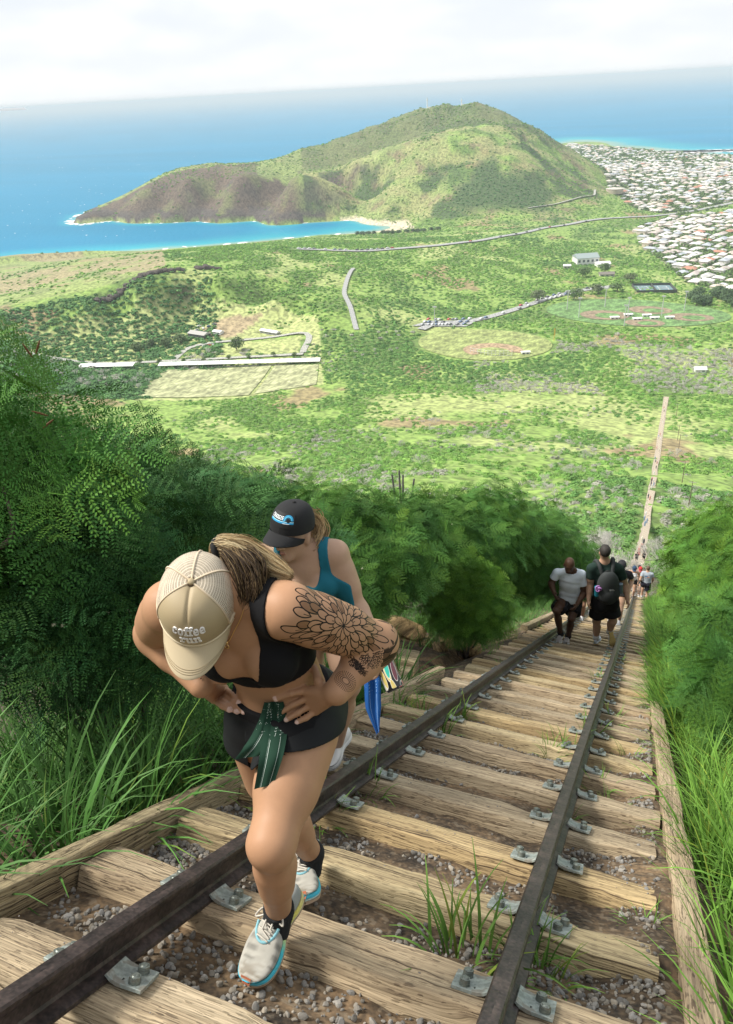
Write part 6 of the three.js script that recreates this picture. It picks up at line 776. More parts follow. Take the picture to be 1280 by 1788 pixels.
// ---------------------------------------------------------------- the second climber
{
  const J = { neck: at(525, 950, 3.42), shL: at(586, 966, 3.43), shR: at(464, 972, 3.48), elL: at(624, 1062, 3.52), wrL: at(658, 1128, 3.42), elR: at(452, 1050, 3.56), wrR: at(490, 1120, 3.5), hipL: at(597, 1092, 3.66), hipR: at(530, 1092, 3.70), knL: at(608, 1196, 3.60), anL: at(588, 1296, 4.02), knR: at(538, 1200, 3.78), anR: at(596, 1262, 4.28) };
  J.spine = [at(565, 1078, 3.67), at(560, 1044, 3.60), at(546, 1010, 3.53), at(534, 978, 3.47)];
  const hf = frame(cd(0.10, 0.90, 0.42), cd(-0.46, -0.34, 0.82)); J.head = { c: at(510, 930, 3.36), ...hf };
  const P = bodyPrims(J, { fem: true, b: 0.98, arm: 0.052, thigh: 0.086 }); handPrims(P, J.wrL, at(662, 1152, 3.40).sub(J.wrL), camX.clone(), 1, { curl: 0.5 }); handPrims(P, J.wrR, at(500, 1140, 3.48).sub(J.wrR), camX.clone().negate(), 1, { curl: 0.4 });
  const base = at(580, 1350, 3.98), o = thing('person', 'climber in black cap and teal tank top looking down, behind the front climber', 'person', base.toArray(), 'people on the stairs'), B = field(P);
  part('body', netMesh(B, 0.006, base, { color: (x, y, z) => { const n = skinNoise(x, y, z), c = [0.45 * n, 0.285 * n, 0.195 * n]; faceTint(J.head, 1, x, y, z, c); return c; } }), skinMat, o);
  const T = J.T, c0 = J.spine[2], Lx = (x, y, z) => { x -= c0.x; y -= c0.y; z -= c0.z; return [x * T.ex.x + y * T.ex.y + z * T.ex.z, x * T.up.x + y * T.up.y + z * T.up.z, x * T.fz.x + y * T.fz.y + z * T.fz.z]; };
  part('tank_top', netMesh(derive(B, (d, x, y, z) => { const [X, Y, Z] = Lx(x, y, z), ax = Math.abs(X); const front = Z > 0 ? Y - (0.045 + 0.16 * Math.pow(ax / 0.085, 5)) : Y - 0.09, side = ax - lerp(0.19, 0.115, sstep(0.0, 0.09, Y)), strap = Math.max(Math.abs(ax - 0.093) - 0.020, -(Y - 0.02), Y - 0.26); return Math.max(d - 0.006, Math.min(Math.max(-(Y + 0.125), front, side), strap) * 0.7, -(d + 0.012)); }), 0.006, base, { lo: c0.clone().subScalar(0.32), hi: c0.clone().addScalar(0.32) }), cloth(0.012, 0.125, 0.175, 0.8), o);
  part('shorts', netMesh(shortsField(J, { grow: 0.010, t: 0.30, flare: 0.012, waist: 0.13, thigh: 0.086, b: 0.98 }), 0.008, base), cloth(0.016, 0.018, 0.022, 0.75), o);
  const wh = mat(0.70, 0.69, 0.66, 0.8), C = { out: wh, mid: wh, upper: new THREE.MeshStandardMaterial({ color: new THREE.Color().setRGB(0.66, 0.65, 0.62), roughness: 0.85, side: THREE.DoubleSide }), lace: wh, label: 'white running shoe' }, n = V3(0, cS, -sS);
  const tL = at(568, 1350, 3.95); shoe(o, base, tL.clone().addScaledVector(tL.clone().sub(J.anL.clone().addScaledVector(n, -0.09)).normalize(), -0.27), tL, n, C, { L: 0.27, wide: 1.1 }); const tR = at(594, 1300, 4.18); shoe(o, base, tR.clone().addScaledVector(tR.clone().sub(J.anR.clone().addScaledVector(n, -0.09)).normalize(), -0.27), tR, n, C, { L: 0.27 });
  // hair and cap
  const R = rng(12), pos = [], idx = [], col = []; const path = [at(535, 905, 3.42), at(546, 912, 3.44), at(553, 930, 3.43), at(546, 948, 3.40)].map(p => p.sub(base)); for (let i = 0; i < 240; i++) { const g = tube(curve((own => path.map(p => p.clone().add(own).add(V3(R() - 0.5, R() - 0.5, R() - 0.5).multiplyScalar(0.014))))(V3(R() - 0.5, R() - 0.5, R() - 0.5).multiplyScalar(0.085)), 8), 0.002, 3, false), k0 = pos.length / 3, a = g.attributes.position, l = 0.6 + 0.7 * R(); for (let j = 0; j < a.count; j++) { pos.push(a.getX(j), a.getY(j), a.getZ(j)); col.push(0.36 * l, 0.24 * l, 0.11 * l); } for (const q of g.index.array) idx.push(q + k0); }
  part('hair', G(pos, idx, { col }), new THREE.MeshStandardMaterial({ vertexColors: true, roughness: 0.55, side: THREE.DoubleSide }), o);
  ballCap('black_cap', 'black cap with a blue wave badge on the climber in the teal top', J.head.c.clone().addScaledVector(hf.u, 0.035), hf, mat(0.008, 0.008, 0.009, 0.85), base, 1.02, canvasTex(512, 256, (g, W, H) => { g.fillStyle = '#0b0b0c'; g.fillRect(0, 0, W, H); g.fillStyle = '#e9eef0'; g.font = 'bold 92px sans-serif'; g.fillText('CRAIGIE', 8, 128, 300); g.fillStyle = '#1f8fc0'; g.fillRect(10, 150, 480, 34); g.fillStyle = '#9fd6ea'; g.fillRect(10, 146, 480, 12); g.lineWidth = 20; for (const [r, c] of [[84, '#1f8fc0'], [62, '#4fb6dc'], [40, '#12506e']]) { g.strokeStyle = c; g.beginPath(); g.arc(392, 118, r, Math.PI * 0.9, Math.PI * 2.05); g.stroke(); } g.fillStyle = '#0b0b0c'; g.beginPath(); g.arc(400, 128, 34, 0, 7); g.fill(); g.fillStyle = '#e9eef0'; g.fillRect(300, 176, 120, 8); }));
  // cup in a patterned sleeve and a blue kerchief in the hand
  const ax = at(692, 1206, 3.36).sub(at(668, 1150, 3.40)), L = ax.length() , q = new THREE.Quaternion().setFromUnitVectors(V3(0, 1, 0), ax.clone().normalize().negate()), ct = canvasTex(512, 256, (g, W, H) => { g.fillStyle = '#0d0d0f'; g.fillRect(0, 0, W, H); const RR = rng(77), cs = ['#2fae9b', '#b8324a', '#d8d2c4', '#6a2d38', '#1d1d20', '#c8b46a']; for (let i = 0; i < 46; i++) { g.fillStyle = cs[i % 6]; g.strokeStyle = '#e2ded2'; g.lineWidth = 3; g.beginPath(); g.ellipse(RR() * W, RR() * H, 14 + 26 * RR(), 10 + 18 * RR(), RR() * 3, 0, 7); g.fill(); g.stroke(); } });
  const cup = thing('drink_cup', 'dark drink cup with a colourful printed sleeve held beside the tattooed elbow', 'cup', mid(at(668, 1150, 3.40), at(692, 1206, 3.36)).toArray()); cup.quaternion.copy(q); part('sleeve', new THREE.LatheGeometry([[0.036, -0.068], [0.041, -0.060], [0.043, 0.05], [0.040, 0.066]].map(p => new THREE.Vector2(...p)), 28), new THREE.MeshPhysicalMaterial({ map: ct, roughness: 0.4, clearcoat: 0.4, side: THREE.DoubleSide }), cup); part('base', new THREE.CylinderGeometry(0.036, 0.036, 0.004, 28).translate(0, -0.068, 0), mat(0.02, 0.02, 0.02, 0.5), cup); part('lid', new THREE.CylinderGeometry(0.038, 0.041, 0.012, 28).translate(0, 0.070, 0), mat(0.02, 0.02, 0.02, 0.4), cup);
  const blue = new THREE.MeshStandardMaterial({ map: paisley('#0c4f93', '#a9c8e4', 9), roughness: 0.9, side: THREE.DoubleSide }), kb = at(648, 1180, 3.42), kk = thing('blue_kerchief', 'blue printed kerchief hanging below the tattooed elbow', 'kerchief', kb.toArray()); part('tail', kerchief([at(646, 1160, 3.44), at(650, 1190, 3.42), at(652, 1235, 3.42), at(660, 1280, 3.42)], [0.05, 0.075, 0.07, 0.012], 0.012, blue, kb, 6), blue, kk);
}
function ballCap(name, label, c, hf, m, base, s, badge) {
  const k = thing(name, label, 'cap', base.toArray()), B = new THREE.Matrix4().makeBasis(hf.r, hf.u, hf.f).setPosition(c.clone().sub(base)).scale(V3(s, s, s)), A = 0.09, C = 0.108, Hh = 0.108;
  const dome = (u, v, l = 0) => { const a = u * 6.283, t = v * Math.PI / 2; return V3(Math.sin(a) * (A + l) * Math.pow(Math.cos(t), 0.7), Math.pow(Math.sin(t), 0.9) * (Hh + l), Math.cos(a) * (C + l) * Math.pow(Math.cos(t), 0.7)); };
  const patch = (u0, u1, v0, v1, nu, nv, l) => { const pos = [], uv = [], idx = []; for (let i = 0; i <= nu; i++) for (let j = 0; j <= nv; j++) { const p = dome(lerp(u0, u1, i / nu), lerp(v0, v1, j / nv), l); pos.push(p.x, p.y, p.z); uv.push(i / nu, j / nv); } for (let i = 0; i < nu; i++) for (let j = 0; j < nv; j++) { const a = i * (nv + 1) + j, b = a + nv + 1; idx.push(a, b, a + 1, a + 1, b, b + 1); } return G(pos, idx, { uv }).applyMatrix4(B); };
  part('crown', patch(0, 1, 0, 1, 36, 14, 0), m, k); part('button', new THREE.SphereGeometry(0.008, 8, 6).translate(0, Hh, 0).applyMatrix4(B), m, k);
  const pos = [], idx = [], nu = 22, nv = 6; for (const l of [0.0015, -0.0015]) for (let i = 0; i <= nu; i++) for (let j = 0; j <= nv; j++) { const t_ = i / nu, e = dome(lerp(-0.2, 0.2, t_), 0), w = Math.pow(Math.cos((t_ - 0.5) * Math.PI), 0.45), y = -0.024 * Math.pow(Math.abs(t_ - 0.5) * 2, 2) - 0.022 * j / nv + l; pos.push(e.x * (1 - 0.08 * j / nv), y, e.z + 0.072 * w * j / nv); } const mm = nv + 1, off = (nu + 1) * mm; for (let i = 0; i < nu; i++) { for (let j = 0; j < nv; j++) { const a = i * mm + j, b = a + mm; idx.push(a, b, a + 1, a + 1, b, b + 1, a + off, a + 1 + off, b + off, a + 1 + off, b + 1 + off, b + off); } const a = i * mm + nv; idx.push(a, a + mm, a + off, a + mm, a + mm + off, a + off); } part('brim', G(pos, idx).applyMatrix4(B), m, k);
  if (badge) part('badge', patch(-0.115, 0.115, 0.16, 0.58, 16, 8, 0.0015), new THREE.MeshStandardMaterial({ map: badge, roughness: 0.7, side: THREE.DoubleSide }), k); return k;
}
// ---------------------------------------------------------------- walkers further down
function walker(label, J, { skin = [0.42, 0.26, 0.17], top, bottom, sleeve, tank, hem = -0.10, b = 1.06, fem = false, cell = 0.013, hair, shoes = [0.6, 0.6, 0.6], sock, hatBare, group = 'people on the stairs', soles } = {}) {
  const foot = J.anL.y < J.anR.y ? J.anL : J.anR, base = foot.clone().add(V3(0, -0.09, 0)), o = thing('person', label, 'person', base.toArray(), group), P = bodyPrims(J, { fem, b, arm: fem ? 0.048 : 0.054, thigh: fem ? 0.08 : 0.086 });
  for (const [w, e, sd] of [[J.wrL, J.elL, 1], [J.wrR, J.elR, -1]]) { const d = w.clone().sub(e).normalize(); handPrims(P, w, J.handDown ? J.handDown : d, J.T.ex.clone().multiplyScalar(sd), sd, { s: 1.05, curl: 0.5, k: 0.008 }); }
  const B = field(P); part('body', netMesh(B, cell, base, { color: (x, y, z) => { const n = skinNoise(x, y, z), c = [skin[0] * n, skin[1] * n, skin[2] * n]; faceTint(J.head, 1, x, y, z, c, [skin[0] * 0.7, skin[1] * 0.45, skin[2] * 0.45]); return c; } }), skinMat, o);
  const tm = cloth(...top, 0.9); if (tank) { const T = J.T, c0 = T.sp[2]; part('tank_top', netMesh(derive(B, (d, x, y, z) => { const X = (x - c0.x) * T.ex.x + (y - c0.y) * T.ex.y + (z - c0.z) * T.ex.z, Y = (x - c0.x) * T.up.x + (y - c0.y) * T.up.y + (z - c0.z) * T.up.z; return Math.max(d - 0.012, -(Y + 0.22), Y - 0.16, Math.abs(X) - 0.15); }), cell, base), tm, o); } else part('shirt', netMesh(teeField(J, { b, fem, sleeve: sleeve || 0.55, hem }), cell, base), tm, o);
  part('shorts', netMesh(shortsField(J, { b, grow: 0.024, t: fem ? 0.3 : 0.72, flare: 0.02, waist: 0.14, thigh: fem ? 0.08 : 0.086 }), cell, base), cloth(...bottom, 0.85), o);
  if (hair) part('hair', netMesh(derive(field([el(J.head.c.clone().addScaledVector(J.head.u, 0.03).addScaledVector(J.head.f, -0.012), [J.head.r, J.head.u, J.head.f], [0.081, 0.095, 0.10], 0.01)]), (d, x, y, z) => { const h = J.head, a = (x - h.c.x) * h.f.x + (y - h.c.y) * h.f.y + (z - h.c.z) * h.f.z, u = (x - h.c.x) * h.u.x + (y - h.c.y) * h.u.y + (z - h.c.z) * h.u.z; return Math.max(d, a - 0.045 - u * 0.5, -u - 0.055); }), Math.min(cell, 0.009), base), mat(...hair, 0.7), o);
  const sm = mat(...shoes, 0.8), C = { out: soles || mat(0.6, 0.55, 0.45, 0.9), mid: mat(0.62, 0.62, 0.6, 0.8), upper: sm, lace: sm, label: null }; for (const [an, kn, tp] of [[J.anL, J.knL, J.toeL], [J.anR, J.knR, J.toeR]]) { const d = tp.clone().sub(an).normalize(), up = J.shoeUp && an === J.lift ? J.shoeUp : kn.clone().sub(an).normalize(); const hl = an.clone().addScaledVector(orth(up, d), -0.075).addScaledVector(d, -0.07); shoe(o, base, hl, hl.clone().addScaledVector(d, 0.29), up, C, { L: 0.295, fine: false }); if (sock) part('sock', tube([an.clone().sub(base), an.clone().lerp(kn, sock[3] || 0.22).sub(base)], 0.05, 10), mat(sock[0], sock[1], sock[2], 0.9), o); }
  return { o, base, J };
}
{ // man bent over, hands on his thighs
  const D = 11.75, J = { neck: at(999, 996, D - 0.15), shL: at(1016, 1003, D - 0.15), shR: at(973, 1000, D - 0.1), elL: at(1020, 1036, D), wrL: at(1007, 1056, D - 0.15), elR: at(962, 1018, D), wrR: at(968, 1036, D - 0.2), hipL: at(1004, 1052, D + 0.25), hipR: at(984, 1050, D + 0.25), knL: at(998, 1080, D + 0.1), knR: at(972, 1066, D - 0.1), anL: at(992, 1112, D + 0.45), anR: at(979, 1108, D + 0.30) }; const hf = frame(cd(0.0, 0.72, 0.62), cd(-0.15, -0.70, 0.66)); J.head = { c: at(994, 987, D - 0.25), ...hf }; J.toeL = at(990, 1119, D + 0.25); J.toeR = at(975, 1118, D + 0.10);
  walker('bald man in a pale blue tee bent forward with hands on his thighs', J, { skin: [0.085, 0.045, 0.028], top: [0.70, 0.76, 0.82], bottom: [0.012, 0.012, 0.013], cell: 0.011, b: 1.0, shoes: [0.42, 0.38, 0.35], hem: -0.06, sock: [0.02, 0.02, 0.02, 0.12] });
}
{ // man seen from behind with a pack
  const D = 12.0, J = { neck: at(1056, 980, D - 0.55), shL: at(1033, 992, D - 0.5), shR: at(1081, 993, D - 0.5), elL: at(1030, 1022, D - 0.35), wrL: at(1028, 1046, D - 0.35), elR: at(1092, 1022, D - 0.35), wrR: at(1096, 1046, D - 0.4), hipL: at(1046, 1051, D - 0.15), hipR: at(1066, 1051, D - 0.15), knL: at(1042, 1084, D + 0.05), knR: at(1070, 1084, D - 0.05), anL: at(1041, 1116, D + 0.3), anR: at(1064, 1104, D + 0.15) }; const hf = frame(cd(0, 0.90, 0.42), cd(0.02, 0.25, -1)); J.head = { c: at(1056, 964, D - 0.65), ...hf }; J.toeL = J.anL.clone().add(V3(0.02, -0.05, -0.2)); J.toeR = at(1067, 1122, D + 0.18); J.lift = J.anR; J.shoeUp = camZ.clone().negate();
  const w = walker('man in a dark green tee walking down with a grey backpack', J, { skin: [0.46, 0.28, 0.19], top: [0.022, 0.042, 0.034], bottom: [0.012, 0.012, 0.013], cell: 0.011, hair: [0.025, 0.02, 0.016], shoes: [0.55, 0.60, 0.64], sock: [0.72, 0.72, 0.72, 0.25], b: 1.1, soles: mat(0.62, 0.45, 0.16, 0.9) });
  const T = J.T, bp = J.T.sp[2].clone().addScaledVector(T.fz, -0.20).addScaledVector(T.up, -0.04), o = thing('backpack', 'dark grey backpack worn by the man in the green tee', 'backpack', bp.toArray()), F = [T.ex, T.up, T.fz], q = (a, b, c) => bp.clone().addScaledVector(T.ex, a).addScaledVector(T.up, b).addScaledVector(T.fz, c), grey = cloth(0.045, 0.05, 0.05, 0.75), dk = cloth(0.028, 0.031, 0.031, 0.8);
  part('pack', netMesh(field([el(q(0, 0.02, 0), F, [0.165, 0.27, 0.11], 0.05), el(q(0, -0.12, -0.01), F, [0.17, 0.16, 0.125], 0.05)]), 0.012, bp), grey, o); part('front_pocket', netMesh(field([el(q(0, -0.12, -0.075), F, [0.125, 0.14, 0.075], 0.03)]), 0.012, bp), dk, o); part('top_handle', tube(curve([q(-0.05, 0.26, 0.02), q(0, 0.30, 0.01), q(0.05, 0.26, 0.02)].map(p => p.sub(bp)), 8), 0.012, 6), dk, o);
  for (const k of [-1, 1]) { part('shoulder_strap', tube(curve([q(0.07 * k, 0.20, 0.04), q(0.10 * k, 0.33, 0.10), q(0.12 * k, 0.36, 0.20), q(0.13 * k, 0.26, 0.30)].map(p => p.sub(bp)), 12), 0.028, 8), grey, o); part('side_bottle', new THREE.CylinderGeometry(0.032, 0.035, 0.16, 12).applyMatrix4(new THREE.Matrix4().makeBasis(T.ex, T.up, T.fz).setPosition(q(0.175 * k, -0.02, -0.03).sub(bp))), k > 0 ? mat(0.02, 0.22, 0.30, 0.5) : mat(0.10, 0.14, 0.17, 0.5), o); }
  const lg = canvasTex(128, 64, (g, W, H) => { g.fillStyle = '#3a3f3f'; g.fillRect(0, 0, W, H); g.fillStyle = '#e6e8e8'; for (let i = 0; i < 3; i++) g.fillRect(18 + i * 5, 9 + i * 16, 44 - i * 5, 10); for (let i = 0; i < 3; i++) { g.lineWidth = 6; g.strokeStyle = '#e6e8e8'; g.beginPath(); g.arc(70, 54, 14 + i * 13, -1.57, 0); g.stroke(); } }); const pg = new THREE.PlaneGeometry(0.10, 0.045).applyMatrix4(new THREE.Matrix4().makeBasis(T.ex.clone().negate(), T.up, T.fz.clone().negate()).setPosition(q(-0.02, 0.035, -0.123).sub(bp))); part('logo_patch', pg, new THREE.MeshStandardMaterial({ map: lg, roughness: 0.8, side: THREE.DoubleSide }), o);
  part('key_ring', new THREE.TorusKnotGeometry(0.03, 0.012, 40, 6).applyMatrix4(new THREE.Matrix4().setPosition(q(0.16, 0.05, -0.07).sub(bp))), mat(0.45, 0.20, 0.5, 0.6), o);
}
// upright figures by their spot on the stairs: x, distance, facing (1 = up the hill), stride
function upright(x, D, face, stride = 0.25, arms = 0.1, y0) {
  const g = V3(x, y0 ?? prof(D), -D), f = V3(0, 0, face), l = V3(face, 0, 0), p = (a, b, c) => g.clone().addScaledVector(l, a).add(V3(0, b, 0)).addScaledVector(f, c), sl = TS * face; // ground rises uphill
  const J = { neck: p(0, 1.45, 0.05), shL: p(0.18, 1.40, 0.03), shR: p(-0.18, 1.40, 0.03), elL: p(0.25, 1.14, 0.02 - arms), elR: p(-0.25, 1.14, 0.02 + arms * 0.4), wrL: p(0.22, 0.93, 0.12), wrR: p(-0.24, 0.95, 0.16), hipL: p(0.09, 0.90, 0), hipR: p(-0.09, 0.90, 0), knL: p(0.10, 0.50 + stride * 0.2, stride * 0.7 + 0.05), knR: p(-0.10, 0.48, -stride * 0.3 + 0.06), anL: p(0.10, 0.09 + stride * 0.5 * (face > 0 ? 1 : 0.1), stride * 0.6), anR: p(-0.10, 0.09, -stride * 0.5), head: { c: p(0, 1.60, 0.09), ...frame(V3(0, 1, 0.25 * face), V3(0, -0.25, face)) } }; J.toeL = J.anL.clone().add(V3(0, -0.03, 0.15 * face)); J.toeR = J.anR.clone().add(V3(0, -0.03, 0.15 * face)); return J;
}
// where a walker must stand for the head to show at a surveyed sight line
function standAt(px, py, D) { const d = at(px, py, 1).sub(camera.position); return [camera.position.x + d.x / -d.z * D, D]; }
{
  const W = [[...standAt(1019, 980, 14.6), 1, { skin: [0.25, 0.14, 0.09], top: [0.10, 0.12, 0.12], bottom: [0.02, 0.02, 0.02] }, 'walker in a grey bucket hat behind the man in pale blue', 'bucket'], [...standAt(1086, 989, 15.2), 1, { skin: [0.45, 0.28, 0.19], top: [0.03, 0.03, 0.035], bottom: [0.02, 0.02, 0.02], fem: true }, 'walker in a black cap hidden behind the backpack man', 'black'], [...standAt(1034, 983, 17), 1, { skin: [0.3, 0.18, 0.12], top: [0.05, 0.05, 0.05], bottom: [0.02, 0.02, 0.02], hair: [0.02, 0.015, 0.012] }, 'dark-haired walker glimpsed behind the bucket hat', null],
  [...standAt(1108, 993, 30), 1, { skin: [0.46, 0.28, 0.19], top: [0.70, 0.70, 0.70], bottom: [0.015, 0.015, 0.015], fem: true, tank: true }, 'climber in a white tank top and blue cap near the bend', 'blue'], [...standAt(1118, 998, 33), 1, { skin: [0.46, 0.27, 0.18], top: [0.30, 0.24, 0.20], bottom: [0.03, 0.03, 0.03], fem: true }, 'climber in a red cap behind the white tank top', 'red'], [...standAt(1132, 993, 29), -1, { skin: [0.46, 0.28, 0.19], top: [0.36, 0.40, 0.44], bottom: [0.02, 0.02, 0.03], hair: [0.10, 0.06, 0.035] }, 'walker in a grey tee with a printed back at the right edge', 'print'], [...standAt(1117, 989, 35), -1, { skin: [0.4, 0.25, 0.17], top: [0.25, 0.12, 0.10], bottom: [0.03, 0.03, 0.03], hair: [0.03, 0.02, 0.02] }, 'dark-haired walker beyond the red cap', null],
  [...standAt(1113, 964, 98), -1, { skin: [0.3, 0.18, 0.12], top: [0.015, 0.015, 0.018], bottom: [0.015, 0.015, 0.015], hair: [0.02, 0.02, 0.02] }, 'distant walker dressed in black, left of the pair down the stairs', null], [...standAt(1126, 960, 104), -1, { skin: [0.3, 0.18, 0.12], top: [0.012, 0.012, 0.014], bottom: [0.012, 0.012, 0.012], hair: [0.02, 0.02, 0.02] }, 'distant walker dressed in black, right of the pair down the stairs', null], [...standAt(1108, 982, 48), 1, { skin: [0.4, 0.24, 0.16], top: [0.02, 0.02, 0.025], bottom: [0.02, 0.02, 0.02], hair: [0.02, 0.02, 0.02] }, 'climber in a black top between the near and distant groups', null], [...standAt(1127, 946, 125), 1, { skin: [0.4, 0.26, 0.18], top: [0.7, 0.7, 0.7], bottom: [0.1, 0.1, 0.12], hair: [0.04, 0.03, 0.02] }, 'far climber in a white shirt', null], [...standAt(1122, 951, 135), -1, { skin: [0.4, 0.26, 0.18], top: [0.45, 0.12, 0.1], bottom: [0.1, 0.1, 0.12], hair: [0.04, 0.03, 0.02] }, 'far walker in a red shirt', null]];
  W.forEach(([x, D, face, opt, lab, hat], i) => { const J = upright(x, D, face, 0.22 + 0.1 * (i % 3), 0.1 + 0.05 * (i % 2)); const w = walker(lab, J, { cell: D > 40 ? 0.035 : D > 20 ? 0.024 : 0.016, b: opt.fem ? 0.96 : 1.04, ...opt }), h = J.head, c = h.c.clone().addScaledVector(h.u, 0.035);
    if (hat === 'bucket') { const o = thing('bucket_hat', 'grey bucket hat worn by the walker behind the man in pale blue', 'hat', c.toArray()); o.quaternion.setFromRotationMatrix(new THREE.Matrix4().makeBasis(h.r, h.u, h.f)); part('crown', new THREE.LatheGeometry([[0, 0.105], [0.06, 0.102], [0.088, 0.085], [0.102, 0.0]].map(p => new THREE.Vector2(...p)), 20), cloth(0.22, 0.26, 0.28), o); part('brim', new THREE.LatheGeometry([[0.101, 0.004], [0.17, -0.045], [0.171, -0.049], [0.101, -0.002]].map(p => new THREE.Vector2(...p)), 20), cloth(0.10, 0.13, 0.14), o); }
    else if (hat === 'print') { const T = J.T, t = canvasTex(128, 64, (g, Wd, H) => { g.fillStyle = '#a6adb3'; g.fillRect(0, 0, Wd, H); g.fillStyle = '#2e6fa8'; g.fillRect(8, 8, 70, 22); g.fillStyle = '#d0672e'; g.fillRect(60, 30, 60, 16); }), pg = new THREE.PlaneGeometry(0.22, 0.11).applyMatrix4(new THREE.Matrix4().makeBasis(T.ex.clone().negate(), T.up, T.fz.clone().negate()).setPosition(T.sp[3].clone().addScaledVector(T.fz, -0.135).addScaledVector(T.up, -0.06).sub(w.base))); part('back_print', pg, new THREE.MeshStandardMaterial({ map: t, roughness: 0.9, side: THREE.DoubleSide }), w.o); }
    else if (hat) ballCap('cap', { black: 'black cap on the walker behind the backpack man', blue: 'dark blue cap on the climber in the white tank top', red: 'bright red cap near the bend in the stairs' }[hat], c, h, { black: mat(0.015, 0.015, 0.018, 0.8), blue: mat(0.02, 0.05, 0.10, 0.8), red: mat(0.45, 0.03, 0.03, 0.8) }[hat], w.base, 1.05, null); });
  // specks of walkers on the far trail: upright figures too small to show limbs
  const R = rng(14), g = merge([new THREE.CapsuleGeometry(0.22, 0.55, 3, 8).translate(0, 1.12, 0), new THREE.SphereGeometry(0.13, 8, 6).translate(0, 1.68, 0), new THREE.CapsuleGeometry(0.10, 0.65, 3, 6).translate(0.11, 0.42, 0.05), new THREE.CapsuleGeometry(0.10, 0.65, 3, 6).translate(-0.11, 0.42, -0.05)]), ms = [[0.72, 0.72, 0.72], [0.05, 0.05, 0.06], [0.5, 0.2, 0.18], [0.65, 0.6, 0.5], [0.2, 0.3, 0.45]].map(c => mat(...c, 0.9)); for (let i = 0; i < 34; i++) { const D = 110 + 440 * Math.pow(R(), 0.9), x = (R() - 0.5) * 1.6, o = solo('person', g, ms[i % 5], 'tiny distant walker on the far straight trail', 'person', 'distant walkers on the trail'); o.position.set(x, prof(D) + Math.max(0, ground(x, -D) - prof(D) + 0.25) * sstep(60, 200, D) - 0.1, -D); o.rotation.y = R() * 6; }
}
// ---------------------------------------------------------------- buildings, cars, trees and poles of the valley
const roofTint = [[0.62, 0.60, 0.57], [0.52, 0.50, 0.47], [0.70, 0.68, 0.64], [0.46, 0.40, 0.36], [0.58, 0.50, 0.42], [0.40, 0.42, 0.45], [0.44, 0.22, 0.15]];
function houseGeo(w, d, h, hip) { // walls below, hipped roof above with eaves; two groups for two materials
  const W = new THREE.BoxGeometry(w, h, d).translate(0, h / 2, 0), e = 0.8, x = w / 2 + e, z = d / 2 + e, r = hip, t = h + Math.min(w, d) * 0.24, k = Math.max(0, (w - d) / 2 + d * 0.12), P = [[-x, h, -z], [x, h, -z], [x, h, z], [-x, h, z], [-k, t, 0], [k, t, 0]], f = [[0, 4, 1], [1, 4, 5], [1, 5, 2], [2, 5, 4], [2, 4, 3], [3, 4, 0], [0, 1, 2], [0, 2, 3]], pos = []; f.forEach(q => q.forEach(i => pos.push(...P[i]))); const R = G(pos, null);
  return { W, R };
}
const wallM = [mat(0.66, 0.63, 0.57, 0.9), mat(0.58, 0.50, 0.42, 0.9)], roofM = roofTint.map(c => mat(...c, 0.9));
